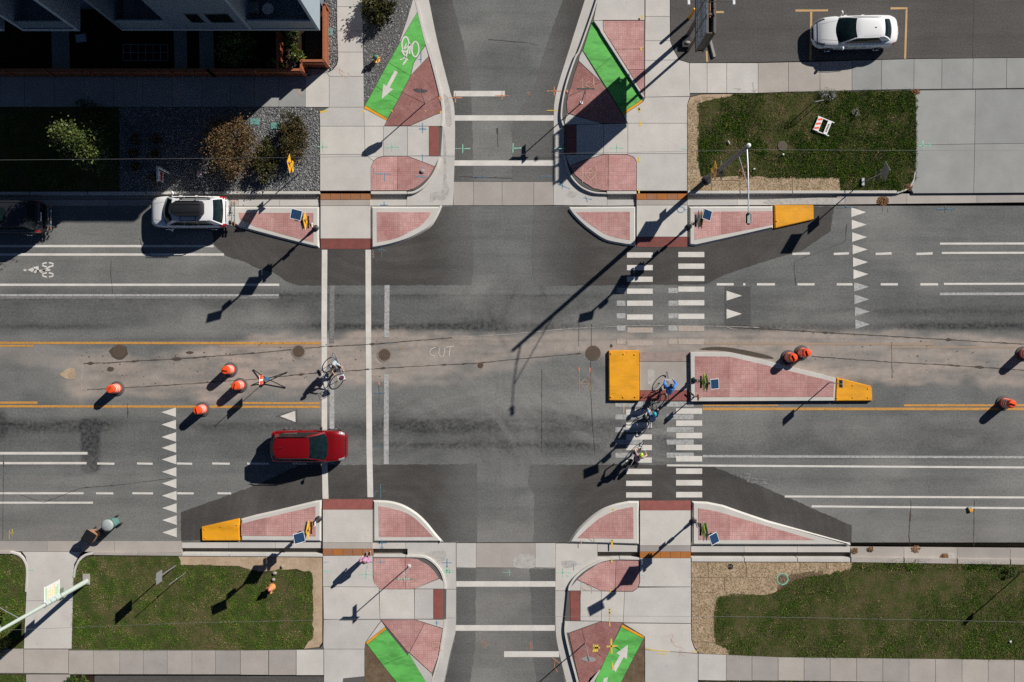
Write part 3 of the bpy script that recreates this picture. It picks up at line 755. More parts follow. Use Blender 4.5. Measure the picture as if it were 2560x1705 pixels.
# ---- north-west corner
nw_k = cr(T(A2, [(1080, -60), (1105, 0), (1165, 250), (1225, 450), (1285, 700), (1290, 800), (1283, 870)]), 5)
nw_k2 = cr(T(A2, [(1265, 1075), (1245, 1140), (1205, 1215), (1150, 1275), (1090, 1305), (1040, 1313)]), 5)
nw = slabset('sidewalk', 'pale concrete sidewalk with red pavers and green ramp beside the gravel bed',
             T(A1, [(-600, 525), (1761, 525)]) + T(A2, [(340, 525), (490, 500), (530, 478), (556, 445), (565, 400), (560, 212), (557, -60)]) + nw_k + T(A2, [(1270, 1000)]) + nw_k2 + T(A2, [(440, 1313), (437, 775), (415, 748), (370, 737)]) + T(A1, [(-600, 735)]))
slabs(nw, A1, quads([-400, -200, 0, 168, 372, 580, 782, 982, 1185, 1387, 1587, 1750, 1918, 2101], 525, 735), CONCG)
slabs(nw, A2, [
    [(557, -60), (733, -60), (733, 45), (557, 45)], [(557, 45), (733, 45), (735, 213), (558, 213)], [(558, 213), (735, 213), (735, 358), (563, 358)],
    [(563, 358), (735, 358), (740, 525), (503, 525), (490, 502), (530, 478), (556, 445), (565, 410)], [(340, 525), (487, 502), (503, 525), (503, 737), (340, 737)],
    [(503, 525), (740, 525), (742, 737), (503, 737)], [(503, 737), (742, 737), (745, 868), (440, 868), (437, 775)],
    [(440, 868), (745, 868), (750, 1062), (440, 1062)], [(440, 1062), (750, 1062), (808, 1106), (790, 1150), (790, 1312), (440, 1312)],
    [(745, 868), (877, 868), (875, 1075), (835, 1085), (808, 1106), (750, 1062)], [(877, 868), (1042, 868), (1042, 1073), (875, 1073)], [(1042, 868), (1190, 868), (1190, 1073), (1042, 1073)],
    [(742, 745), (900, 830), (880, 868), (745, 868)], [(1060, 866), (1240, 787), (1281, 775), (1283, 868)], [(1042, 1073), (1262, 1075), (1230, 1145)],
    [(1166, 312), (1187, 387), (1065, 518), (1085, 432)], [(1090, -40), (1105, 0), (1112, 80), (985, 295), (1040, 130)]])
slabs(nw, A2, [[(1112, 80), (1166, 308), (1083, 432), (1062, 522), (910, 430)], [(910, 430), (1062, 522), (980, 682), (822, 592)], [(822, 592), (980, 682), (905, 815), (750, 725)]], GREENP, SWZ, 'green_lane_panel')
slabs(nw, A2, [[(750, 725), (905, 815), (898, 830), (742, 743)]], YBLOCK, SWZ, 'yellow_edge_strip')
slabs(nw, A2, [[(1187, 387), (1240, 590), (1255, 662), (1165, 712), (1005, 637), (1065, 520)], [(1005, 637), (1165, 712), (1255, 662), (1281, 772), (1240, 787), (1060, 864), (883, 866)]], PAVED, SWZ, 'paver_panel')
slabs(nw, A2, [[(875, 1077), (976, 1075), (972, 1310), (790, 1310), (790, 1150), (808, 1108), (835, 1086)], [(976, 1075), (1042, 1074), (1230, 1146), (1190, 1215), (1130, 1270), (1085, 1298), (1040, 1310), (972, 1310)]], PAVE, SWZ, 'paver_panel')
slabs(nw, A2, [[(1190, 868), (1257, 868), (1257, 1073), (1190, 1073)]], TACT, SWZ - 0.01, 'tactile_strip')

# ---- north-east corner
ne_k = cr(T(A3, [(610, -60), (590, 0), (547, 130), (470, 345), (440, 400), (385, 560), (355, 690), (345, 800), (360, 862)]), 5)
ne_k2 = cr(T(A3, [(365, 1065), (375, 1110), (398, 1175), (435, 1232), (490, 1280), (560, 1310), (650, 1313)]), 5)
ne = slabset('sidewalk', 'pale concrete sidewalk with red pavers and green ramp beside the parking lot',
             ne_k[::1] + T(A3, [(368, 960)]) + ne_k2 + T(A3, [(1205, 1313), (1205, 720), (1225, 665), (1300, 645), (1761, 638)]) + T(A4, [(1000, 622), (2400, 605), (2400, 392), (1000, 405), (0, 430)]) + T(A3, [(1220, 433), (1150, 412), (1110, 340), (1088, 280), (1087, -60)]))
slabs(ne, A3, [
    [(600, -60), (912, -60), (912, 138), (625, 138), (560, 140)], [(917, -60), (1087, -60), (1087, 113), (917, 113)], [(917, 113), (1087, 113), (1088, 280), (915, 280)],
    [(915, 280), (1088, 280), (1110, 340), (1150, 412), (915, 415)], [(915, 415), (1150, 412), (1220, 433), (1224, 662), (915, 668)],
    [(917, 668), (1224, 664), (1206, 720), (1205, 848), (797, 848), (765, 792), (902, 700)], [(797, 848), (1205, 848), (1205, 1055), (797, 1055)], [(797, 1055), (1205, 1055), (1205, 1312), (857, 1312), (857, 1112), (838, 1080), (797, 1063)],
    [(443, 857), (630, 853), (630, 1060), (443, 1062)], [(630, 853), (797, 849), (797, 1061), (630, 1061)], [(378, 780), (620, 851), (368, 858), (362, 840)],
    [(370, 1064), (628, 1062), (480, 1106), (398, 1142), (376, 1090)], [(484, 348), (612, 562), (458, 418), (465, 385)]])
slabs(ne, A3, quads([1222, 1342, 1477, 1693], 433, 640)); slabs(ne, A3, [[(1693, 433), (1902, 428), (1902, 632), (1693, 640)], [(1902, 428), (2119, 424), (2119, 628), (1902, 632)], [(2119, 424), (2339, 418), (2339, 622), (2119, 628)]], CONCO)
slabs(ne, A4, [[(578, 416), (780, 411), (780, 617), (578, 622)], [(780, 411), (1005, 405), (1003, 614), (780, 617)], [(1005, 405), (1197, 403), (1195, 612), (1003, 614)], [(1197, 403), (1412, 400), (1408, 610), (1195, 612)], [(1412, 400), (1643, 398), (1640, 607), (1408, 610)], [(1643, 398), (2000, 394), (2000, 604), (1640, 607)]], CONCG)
slabs(ne, A3, [[(550, 145), (572, 178), (700, 378), (575, 482), (488, 347)], [(700, 378), (895, 684), (757, 776), (575, 482)]], GREENP, SWZ, 'green_lane_panel')
slabs(ne, A3, [[(757, 776), (893, 685), (902, 699), (766, 791)]], YBLOCK, SWZ, 'yellow_edge_strip')
slabs(ne, A3, [[(457, 420), (612, 564), (385, 665), (375, 690)], [(385, 665), (612, 564), (640, 600), (755, 780), (790, 848), (620, 849), (380, 777), (376, 700)]], PAVED, SWZ, 'paver_panel')
slabs(ne, A3, [[(627, 143), (910, 141), (910, 336), (712, 338), (627, 207)], [(712, 338), (910, 336), (910, 478), (800, 480)], [(800, 480), (910, 478), (910, 662)]], PAVE, SWZ + 0.10, 'paver_panel')
o = MB().prism(PW(T(A3, [(560, 142), (624, 140), (626, 208), (912, 664), (905, 672), (890, 655), (612, 225), (600, 200)]), 0.27), -0.2, 0.27).build('kerb', CONCK, ne, bevel=0.02)
slabs(ne, A3, [[(630, 1064), (664, 1063), (662, 1311), (620, 1308), (560, 1296), (490, 1250), (435, 1205), (400, 1143), (482, 1108)], [(664, 1063), (797, 1064), (838, 1082), (856, 1115), (856, 1311), (662, 1311)]], PAVE, SWZ, 'paver_panel')
slabs(ne, A3, [[(376, 857), (443, 857), (444, 1062), (376, 1062)]], TACT, SWZ - 0.01, 'tactile_strip')
# driveway
dr = slabset('driveway', 'wide grey concrete driveway to the right of the patchy lawn', T(A4, [(1005, 617), (2400, 603), (2400, 1325), (1000, 1330), (960, 1290), (1012, 1200), (1018, 1000)]), 0.12)
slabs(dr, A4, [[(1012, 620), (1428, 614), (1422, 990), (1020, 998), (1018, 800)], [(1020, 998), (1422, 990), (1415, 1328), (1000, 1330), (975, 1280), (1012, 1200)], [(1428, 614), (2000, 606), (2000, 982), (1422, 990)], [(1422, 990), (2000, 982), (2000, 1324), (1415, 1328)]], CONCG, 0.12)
# parking lot
lot = MB().prism(PW(T(A3, [(1090, -600), (1090, 280), (1112, 340), (1152, 410), (1222, 431)]) + T(A4, [(0, 426), (1000, 402), (2400, 388), (2400, -600)]), 0.13), -0.25, 0.13).build('parking_lot', LOT, kind='structure')
for f, pts in ((A4, [(188, 65), (413, 65), (413, 78), (188, 80)]), (A4, [(290, 80), (305, 80), (300, 415), (284, 415)]), (A4, [(843, 50), (960, 50), (960, 63), (843, 65)]), (A4, [(947, 65), (960, 65), (950, 404), (936, 404)]), (A3, [(1375, 76), (1458, 76), (1458, 90), (1375, 90)]), (A3, [(1332, 350), (1345, 350), (1349, 425), (1336, 425)])):
    flat('parking_line', f, pts, TANP, lot, 0.136)
crack(A4, [(1420, -40), (1412, 200), (1408, 398)], 0.03, 0.008, 0.0, z=0.134, par=lot)

# ---- south-west corner
sw_k = cr(T(C2, [(1308, 930), (1303, 880), (1280, 810), (1235, 750), (1175, 708), (1110, 698), (1030, 697)]), 5)
sw_k2 = cr(T(C2, [(1307, 1140), (1300, 1200), (1272, 1380), (1245, 1480), (1210, 1600), (1190, 1680)]), 4)
sw = slabset('sidewalk', 'pale concrete sidewalk with red pavers and green ramp where the pedestrian stands',
             T(C2, [(460, 700), (803, 697)]) + sw_k[::-1] + sw_k2 + T(C2, [(748, 1680), (467, 1680), (467, 1522), (0, 1522)]) + T(C1, [(-600, 1512), (-600, 1338), (497, 1345), (1761, 1350)]) + T(C2, [(330, 1345), (440, 1335), (462, 1305)]))
slabs(sw, C2, [
    [(460, 700), (803, 698), (804, 850), (815, 890), (845, 915), (460, 912)], [(462, 913), (845, 916), (853, 1138), (465, 1138)], [(848, 930), (1088, 930), (1090, 1138), (853, 1138)], [(1090, 930), (1220, 930), (1220, 1136), (1090, 1138)],
    [(1090, 927), (1260, 858), (1292, 880), (1300, 928)], [(1100, 1140), (1300, 1140), (1286, 1200)], [(465, 1140), (853, 1140), (858, 1148), (752, 1296), (746, 1342), (465, 1342), (462, 1310)], [(860, 1150), (888, 1190), (756, 1294)],
    [(467, 1343), (746, 1343), (746, 1530), (600, 1545), (580, 1680), (467, 1680)], [(1050, 1369), (1210, 1514), (1225, 1600), (1185, 1600)], [(277, 1348), (465, 1346), (465, 1522), (277, 1522)]])
slabs(sw, C2, [[(88, 1350), (275, 1348), (275, 1521), (88, 1521)], [(-108, 1352), (85, 1350), (85, 1520), (-108, 1519)]], CONCO)
slabs(sw, C1, quads([472, 643, 823, 985, 1150, 1320, 1482, 1652], 1352, 1516) + [[(163, 1344), (470, 1344), (470, 1510), (163, 1508)], [(-300, 1340), (160, 1340), (160, 1508), (-300, 1505)]], CONCO)
slabs(sw, C2, [[(893, 1206), (1040, 1385), (870, 1450), (765, 1310)], [(1040, 1385), (1050, 1368), (1190, 1600), (990, 1600), (870, 1450)]], GREENP, SWZ, 'green_lane_panel')
slabs(sw, C2, [[(753, 1297), (884, 1193), (895, 1205), (765, 1310)]], YBLOCK, SWZ, 'yellow_edge_strip')
slabs(sw, C2, [[(860, 1142), (1095, 1140), (1160, 1163), (1055, 1364), (1045, 1364)], [(1160, 1163), (1284, 1204), (1250, 1400), (1210, 1510), (1055, 1366)]], PAVE, SWZ, 'paver_panel')
slabs(sw, C2, [[(806, 717), (1026, 717), (1030, 929), (850, 929), (815, 890), (806, 850)], [(1026, 717), (1060, 717), (1110, 724), (1185, 765), (1238, 820), (1258, 856), (1088, 928), (1030, 929)]], PAVE, SWZ, 'paver_panel')
slabs(sw, C2, [[(1220, 930), (1287, 930), (1287, 1136), (1220, 1136)]], TACT, SWZ - 0.01, 'tactile_strip')
dw = slabset('driveway', 'narrow pale concrete driveway crossed by the light pole', T(C1, [(150, 672), (560, 672), (508, 760), (500, 1000), (492, 1340), (162, 1340), (180, 1000), (192, 800), (175, 705)]), 0.12)
slabs(dw, C1, [[(150, 672), (560, 672), (508, 760), (502, 1010), (178, 1010), (192, 800), (175, 705)], [(178, 1010), (502, 1010), (492, 1340), (163, 1340)]], CONC, 0.12)
MB().prism(PW(T(C1, [(180, 1518), (480, 1518), (480, 1800), (180, 1800)]), 0.13), -0.2, 0.13).build('path', CONCO, kind='structure')
MB().prism(PW(T(C1, [(650, 1530), (1761, 1530)]) + T(C2, [(480, 1532), (545, 1545), (565, 1600), (565, 1900), (-1100, 1900)]), 0.12), -0.2, 0.12).build('parking_lot', LOT, kind='structure')

# ---- south-east corner
se_k = cr(T(C3, [(383, 940), (392, 905), (430, 845), (500, 785), (590, 738), (660, 718), (740, 712)]), 5)
se_k2 = cr(T(C3, [(362, 1150), (360, 1235), (392, 1380), (435, 1540), (470, 1680)]), 4)
se = slabset('sidewalk', 'pale concrete sidewalk with red pavers and green ramp beside the straw matting',
             se_k + T(C3, [(878, 714), (1232, 714), (1235, 1280), (1255, 1335), (1285, 1372)]) + T(C3, [(1761, 1395)]) + T(C4, [(0, 1398), (2400, 1425), (2400, 1590), (0, 1555)]) + T(C3, [(1280, 1550), (1280, 1680), (913, 1680)]) + se_k2[::-1])
slabs(se, C3, [
    [(880, 716), (1231, 716), (1232, 914), (872, 912), (880, 880)], [(775, 948), (828, 948), (868, 920), (1232, 915), (1232, 1165), (765, 1160)], [(470, 942), (615, 944), (615, 1150), (470, 1147)], [(615, 944), (775, 948), (765, 1158), (615, 1152)],
    [(446, 866), (612, 942), (392, 940), (400, 918)], [(368, 1150), (606, 1152), (390, 1230), (366, 1230)], [(765, 1165), (1232, 1168), (1235, 1280), (1255, 1335), (1278, 1372), (915, 1346), (913, 1256)], [(915, 1347), (1280, 1375), (1280, 1680), (915, 1680)],
    [(612, 1476), (560, 1600), (505, 1600), (535, 1540)], [(1282, 1375), (1475, 1382), (1475, 1560), (1282, 1556)]])
slabs(se, C3, [[(1475, 1382), (1651, 1390), (1651, 1560), (1475, 1558)], [(1651, 1390), (1831, 1398), (1831, 1560), (1651, 1558)]], CONCO)
slabs(se, C4, [[(a, 1398 + a * .011), (b, 1398 + b * .011), (b, 1557 + b * .014), (a, 1557 + a * .014)] for a, b in zip((70, 248, 428, 610, 790, 970, 1152, 1335, 1515, 1695, 1880), (248, 428, 610, 790, 970, 1152, 1335, 1515, 1695, 1880, 2100))], CONCO)
slabs(se, C3, [[(750, 1190), (905, 1271), (835, 1405), (712, 1335), (690, 1310)], [(690, 1310), (835, 1405), (735, 1600), (548, 1600), (612, 1476)]], GREENP, SWZ, 'green_lane_panel')
slabs(se, C3, [[(756, 1174), (911, 1256), (905, 1270), (749, 1189)]], YBLOCK, SWZ, 'yellow_edge_strip')
slabs(se, C3, [[(390, 1233), (478, 1203), (505, 1300), (610, 1385), (640, 1420), (610, 1475), (512, 1600), (470, 1600)], [(478, 1203), (612, 1154), (758, 1160), (700, 1290), (640, 1420), (505, 1300)]], PAVED, SWZ, 'paver_panel')
slabs(se, C3, [[(716, 732), (877, 736), (878, 880), (864, 920), (824, 946), (708, 944)], [(716, 732), (650, 738), (590, 756), (505, 812), (448, 862), (612, 941), (708, 944)]], PAVE, SWZ, 'paver_panel')
slabs(se, C3, [[(400, 942), (468, 942), (470, 1147), (402, 1147)]], TACT, SWZ - 0.01, 'tactile_strip')

# ---- kerbs along the sidewalks: (pixel line, width m, z)
def kerb(pts, w, z=SWZ + 0.012, mat=CONCK, side=1, label=None, z0=-0.35):
    P = [Vector(W(p, z)) for p in pts]
    out = []
    for i, p in enumerate(P):
        t = (P[min(i + 1, len(P) - 1)] - P[max(i - 1, 0)]).normalized()
        out.append(p + Vector((-t.y, t.x)) * w * side)
    n = len(P)
    vs = [(p.x, p.y, z0) for p in P] + [(p.x, p.y, z) for p in P] + [(p.x, p.y, z0) for p in out] + [(p.x, p.y, z) for p in out]
    fs = []
    for i in range(n - 1):
        a, b, c, d = i, n + i, 2 * n + i, 3 * n + i
        fs += [(a, a + 1, b + 1, b), (c, d, d + 1, c + 1), (b, b + 1, d + 1, d)]
    fs += [(0, n, 3 * n, 2 * n), (n - 1, 3 * n - 1, 4 * n - 1, 2 * n - 1)]
    bm = bmesh.new(); me = bpy.data.meshes.new('kerb'); me.from_pydata(vs, [], fs); bm.from_mesh(me); bmesh.ops.recalc_face_normals(bm, faces=bm.faces)
    bmesh.ops.bevel(bm, geom=[e for e in bm.edges if len(e.link_faces) == 2 and e.calc_face_angle(0) > 0.8], offset=0.018, segments=2, affect='EDGES', clamp_overlap=True)
    bm.to_mesh(me); bm.free()
    return link('kerb', me, mat, kind='structure')
def kerb_run(f, x0, x1, y0, y1, w, step, **k):
    n = max(1, round(abs(x1 - x0) / step))
    for i in range(n):
        a, b = i / n, (i + 1) / n
        g = 0.0012
        kerb(T(f, [(x0 + (x1 - x0) * (a + g), y0 + (y1 - y0) * (a + g)), (x0 + (x1 - x0) * (b - g), y0 + (y1 - y0) * (b - g))]), w, **k)
KW = 0.17
kerb_run(A1, -600, 2203, 1341, 1335, KW, 400)
kerb(T(A2, [(789, 1336), (1036, 1335)]), KW); kerb(cr(T(A2, [(1040, 1335), (1090, 1328), (1155, 1290), (1212, 1225), (1252, 1148), (1270, 1078)]), 5), 0.13)
kerb(nw_k[::-1], 0.13)
kerb_run(A3, 1207, 2650, 1333, 1330, KW, 360); kerb(cr(T(A4, [(890, 1333), (960, 1305), (1005, 1250), (1020, 1180)]), 4), 0.10, z=0.14)
kerb(T(A3, [(856, 1335), (652, 1335)]), KW, side=-1); kerb(cr(T(A3, [(650, 1335), (560, 1328), (480, 1295), (420, 1240), (382, 1175), (362, 1100), (355, 1066)]), 5), 0.10, side=-1)
kerb(ne_k[::-1], 0.10, side=1)
kerb_run(C1, 1250, 2219, 682, 688, KW, 330, side=-1)
kerb_run(C1, 640, 1250, 676, 682, KW, 330, side=-1, mat=CONCO)
kerb(cr(T(C1, [(640, 676), (580, 690), (535, 730), (508, 790), (500, 850)]), 4), 0.13, side=1, z=0.14)
kerb(T(C1, [(-400, 668), (70, 668)]), KW, side=-1, mat=CONCO); kerb(cr(T(C1, [(70, 668), (135, 690), (175, 735), (192, 800), (186, 950)]), 4), 0.13, side=-1, z=0.14)
kerb(sw_k[::-1], 0.13, side=-1); kerb(T(C2, [(805, 697), (1028, 697)]), 0.13, side=-1)
kerb(sw_k2, 0.13, side=-1)
kerb_run(C3, 1233, 2328, 713, 716, .235, 365, side=-1)
kerb_run(C4, 570, 2400, 708, 735, .31, 365, side=-1, mat=CONCO)
kerb(se_k, 0.13, side=-1); kerb(T(C3, [(742, 712), (876, 714)]), 0.13, side=-1)
kerb(se_k2, 0.13, side=1)

# ---- gutters, channels and cross pans
gut = setting('gutter')
def pan(f, pts, z=0.0, mat=CONC, name='gutter_pan', top=None):
    return MB().prism(inset_poly(PW(T(f, pts) if f else pts, z), 0.008), -0.42, top or z).build(name, mat, gut)
def pan_run(f, x0, x1, y0, y1, ya, yb, step, mat=CONC, z=0.0):
    n = max(1, round((x1 - x0) / step))
    for i in range(n):
        a, b = x0 + (x1 - x0) * i / n, x0 + (x1 - x0) * (i + 1) / n
        s = lambda p, q, x: p + (q - p) * (x - x0) / (x1 - x0)
        pan(f, [(a, s(y0, ya, a)), (b, s(y0, ya, b)), (b, s(y1, yb, b)), (a, s(y1, yb, a))], z, mat)
CHZ = -0.15; CHS = -0.27
# north-west
pan_run(A1, -600, 1640, 1374, 1419, 1374, 1416, 420, CONCO); pan_run(A1, 1640, 2204, 1372, 1416, 1372, 1416, 300)
pan(A1, [(-600, 1341), (2204, 1334), (2204, 1372), (-600, 1375)], CHZ, CONCO, 'drain_channel')
pan(A2, [(787, 1334), (1045, 1334), (1045, 1372), (787, 1372)], CHZ, CONC, 'drain_channel')
pan(A2, [(787, 1372), (1037, 1372), (1037, 1415), (787, 1415)])
nwp = T(A2, [(1037, 1415), (1037, 1372), (1045, 1334)]) + cr(T(A2, [(1045, 1333), (1090, 1330), (1155, 1292), (1212, 1227), (1252, 1150), (1270, 1078)]), 5) + T(A2, [(1368, 1078), (1362, 1250), (1355, 1413)])
pan(None, nwp, 0.012)
nwo = cr(T(A2, [(1170, -60), (1190, 0), (1250, 290), (1335, 625), (1362, 720), (1370, 870), (1368, 1078)]), 5)
pan(None, nw_k + T(A2, [(1275, 1000), (1270, 1078)]) + nwo[::-1], 0.012)
# cross pan north
for a, b in zip((1357, 1497, 1693), (1497, 1693, 1911)): pan(A2, [(a, 1250), (b, 1250), (b, 1413), (a, 1413)], 0.004, CONCO)
pan(A3, [(150, 1250), (285, 1250), (285, 1411), (150, 1413)], 0.004, CONCO)
# north-east
neo = cr(T(A3, [(520, -60), (500, 0), (375, 395), (315, 590), (292, 700), (287, 790), (287, 1078)]), 5)
pan(None, ne_k + T(A3, [(358, 960), (356, 1078)]) + neo[::-1], 0.012)
pan(None, T(A3, [(287, 1080), (356, 1080)]) + cr(T(A3, [(362, 1100), (382, 1175), (420, 1240), (480, 1295), (560, 1328), (650, 1336)]), 5) + T(A3, [(655, 1372), (655, 1415), (285, 1411)]), 0.012)
pan(A3, [(655, 1336), (857, 1335), (857, 1372), (655, 1372)], CHZ, CONC, 'drain_channel'); pan(A3, [(655, 1372), (857, 1372), (857, 1413), (655, 1415)])
pan(A3, [(1207, 1334), (2235, 1332), (2235, 1370), (1207, 1372)], CHZ, CONC, 'drain_channel'); pan_run(A3, 1207, 2235, 1372, 1413, 1370, 1408, 340)
pan_run(A4, 474, 2400, 1334, 1407, 1322, 1385, 480, CONCO)
# south-west
pan_run(C1, -600, 1250, 598, 667, 598, 676, 450, CONCO, 0.002); pan_run(C1, 1250, 2219, 602, 648, 606, 648, 330)
pan(C1, [(1250, 648), (2219, 648), (2219, 690), (1250, 682)], CHS, CONC_SHADE, 'drain_channel')
pan(C2, [(803, 652), (1040, 652), (1040, 697), (803, 697)], CHS, CONC_SHADE, 'drain_channel'); pan(C2, [(803, 609), (1030, 609), (1030, 652), (803, 652)])
pan(None, T(C2, [(1030, 609), (1030, 652), (1042, 652), (1042, 697)]) + sw_k[::-1] + T(C2, [(1378, 930), (1376, 780), (1376, 610)]), 0.012)
pan(None, T(C2, [(1309, 932)]) + sw_k2 + T(C2, [(1270, 1680)]) + cr(T(C2, [(1295, 1568), (1332, 1390), (1362, 1270), (1375, 1190), (1378, 932)]), 4), 0.012)
for a, b, m in ((1378, 1515, CONC), (1515, 1921, CONCO), (1921, 2061, CONC)): pan(C2, [(a, 613), (b, 613), (b, 783), (a, 781)], 0.004, m)
# south-east
pan(C3, [(590, 674), (878, 674), (878, 713), (592, 712)], CHS, CONC_SHADE, 'drain_channel'); pan(C3, [(588, 618), (878, 630), (878, 674), (588, 674)])
pan(None, T(C3, [(300, 616), (588, 618), (588, 674), (590, 712), (735, 712)]) + se_k[::-1] + T(C3, [(298, 940)]), 0.012)
seo = cr(T(C3, [(298, 942), (298, 1140), (305, 1270), (332, 1400), (372, 1568), (400, 1680)]), 4)
pan(None, T(C3, [(383, 942), (362, 1150)]) + se_k2 + seo[::-1], 0.012)
pan_run(C3, 1232, 2328, 634, 676, 636, 676, 365); pan(C3, [(1232, 676), (2328, 676), (2328, 715), (1232, 713)], CHS, CONC_SHADE, 'drain_channel')
pan_run(C4, 570, 2400, 642, 707, 660, 733, 365, CONCO, 0.002)
# iron plates over the channels
for f, x0, x1, y0, y1, dz in ((A2, 443, 787, 1331, 1373, 0), (A3, 857, 1207, 1331, 1373, 0), (C2, 460, 803, 652, 698, 0), (C3, 880, 1231, 672, 716, 0)):
    for i in range(5):
        a, b = x0 + (x1 - x0) * i / 5, x0 + (x1 - x0) * (i + 1) / 5
        slab(gut, T(f, [(a, y0), (b, y0), (b, y1), (a, y1)]), RUST2 if (f is C3 or (f is C2 and i == 1) or (f is A3 and i % 2 == 0)) else RUST, SWZ - 0.005, 'drain_plate', 0.008)

# ---- crossing paths and tactile strips between the islands
path = setting('path', 'crossing paths through the kerb islands')
def ramp_z(ya, za, yb, zb):
    return lambda x, y: za + (zb - za) * min(1, max(0, (y - ya) / (yb - ya)))
def ydn(f, y): return W(f(0, y), 0.1)[1]
for f, x0, x1, ys, yt, g in ((A2, 443, 787, (1372, 1415), (1641, 1712), B2), (A3, 857, 1207, (1372, 1411), (1629, 1699), B3)):
    slab(path, T(f, [(x0, ys[0]), (x1, ys[0]), (x1, ys[1]), (x0, ys[1])]), CONCO, 0.125)
    slab(path, T(f, [(x0, ys[1]), (x1, ys[1]), (x1, yt[0]), (x0, yt[0])]), CONC, 0.115)
    slab(path, T(f, [(x0 + 2, yt[0]), (x1, yt[0]), (x1, yt[1]), (x0 + 2, yt[1])]), TACT, 0.06, 'tactile_strip', 0.008, ramp_z(ydn(f, yt[0]), 0.11, ydn(f, yt[1]), 0.012))
for f, x0, x1, ys, yt in ((C2, 459, 802, (652, 610), (382, 310)), (C3, 880, 1230, (672, 630), (387, 320))):
    slab(path, T(f, [(x0, ys[1]), (x1, ys[1]), (x1, ys[0]), (x0, ys[0])]), CONCO, 0.125)
    slab(path, T(f, [(x0, yt[0]), (x1, yt[0]), (x1, ys[1]), (x0, ys[1])]), CONC, 0.115)
    slab(path, T(f, [(x0, yt[1]), (x1, yt[1]), (x1, yt[0]), (x0, yt[0])]), TACT, 0.06, 'tactile_strip', 0.008, ramp_z(ydn(f, yt[0]), 0.11, ydn(f, yt[1]), 0.012))
# median refuge floor
slab(path, T(B3, [(876, 947), (1222, 947), (1222, 1145), (878, 1145)]), CONCO, 0.02); slab(path, T(B3, [(876, 880), (1220, 880), (1221, 947), (876, 947)]), TACTG, 0.022, 'tactile_strip')
slab(path, T(B3, [(880, 1145), (1046, 1145), (1046, 1216), (880, 1217)]), TACT, 0.022, 'tactile_strip'); slab(path, T(B3, [(1046, 1145), (1223, 1145), (1223, 1216), (1046, 1216)]), TACT, 0.022, 'tactile_strip')

# ================================================================== KERB ISLANDS
def island(label, outer, panels, nose=None, z=0.135, slope=0.13, nosez=None, pm=PAVE, bolts=()):
    """panels: list of pixel polygons laid inside the kerb"""
    c = np.mean([W(p) for p in outer], 0)
    t = thing('traffic_island', label, 'traffic island', (c[0], c[1], 0), group='raised kerb islands with red pavers')
    M = Matrix.Translation((-c[0], -c[1], 0))
    MB().prism(PW(outer, 0), -0.05, z, slope).xf(M).build('kerb', CONCK, t)
    for p in panels:
        MB().prism(inset_poly(PW(p, z), 0.008), z - 0.05, z + 0.008).xf(M).build('paver_panel', pm, t)
    if nose:
        MB().prism(PW(nose, 0), -0.045, nosez or z + 0.004, 0.05).xf(M).build('yellow_nose', YBLOCK, t, bevel=0.02)
        for b in bolts:
            q = W3(b, z); MB().lathe((q.x - c[0], q.y - c[1], z), [(0.04, 0), (0.04, 0.03), (0.02, 0.04)], 8).build('bolt', YBLOCK, t)
    return t
def splitx(poly, xs):
    """cut a pixel polygon by vertical lines"""
    out = []; rest = poly
    def clip(p, x, keep):
        r = []
        for i in range(len(p)):
            a, b = p[i], p[(i + 1) % len(p)]
            ia, ib = (a[0] - x) * keep >= 0, (b[0] - x) * keep >= 0
            if ia: r.append(a)
            if ia != ib:
                t = (x - a[0]) / (b[0] - a[0]); r.append((x, a[1] + t * (b[1] - a[1])))
        return r
    for x in xs:
        out.append(clip(rest, x, -1)); rest = clip(rest, x, 1)
    return out + [rest]
X2 = lambda f, x: f(x, 0)[0]
island('kerb island with red pavers behind the white SUV with roof box',
       T(A1, [(1585, 1418)]) + T(A2, [(442, 1418)]) + T(B2, [(442, 172), (380, 160), (200, 115), (0, 62)]) + T(B1, [(1650, 30), (1560, -20)]),
       splitx(T(A1, [(1640, 1463)]) + T(A2, [(397, 1463)]) + T(B2, [(397, 127), (300, 104), (0, 20)]) + T(B1, [(1650, -30)]), [X2(A2, 120), X2(A2, 270)]))
island('quarter-round red paver island on the corner with the gravel bed',
       T(A2, [(789, 1417), (1288, 1418)]) + cr(T(A2, [(1285, 1422), (1255, 1490), (1212, 1558)]) + T(B2, [(1150, 62), (1050, 112), (930, 150), (825, 171), (790, 172)]), 4),
       splitx(T(A2, [(830, 1458), (1207, 1458)]) + cr(T(A2, [(1205, 1462), (1180, 1505), (1130, 1555)]) + T(B2, [(1060, 52), (1000, 85), (920, 110), (832, 125)]), 4), [X2(A2, 990)]))
island('quarter-round red paver island on the corner with the billboard shadow',
       T(A3, [(392, 1420), (855, 1416)]) + T(B3, [(855, 156), (780, 153)]) + cr(T(B3, [(778, 152), (640, 122), (530, 52), (470, 2)]) + T(A3, [(418, 1490), (380, 1440)]), 4),
       splitx(T(A3, [(440, 1458), (812, 1455)]) + T(B3, [(812, 112)]) + cr(T(B3, [(806, 111), (720, 95), (640, 68), (565, 22)]) + T(A3, [(500, 1515), (442, 1462)]), 4), [X2(A3, 660)]))
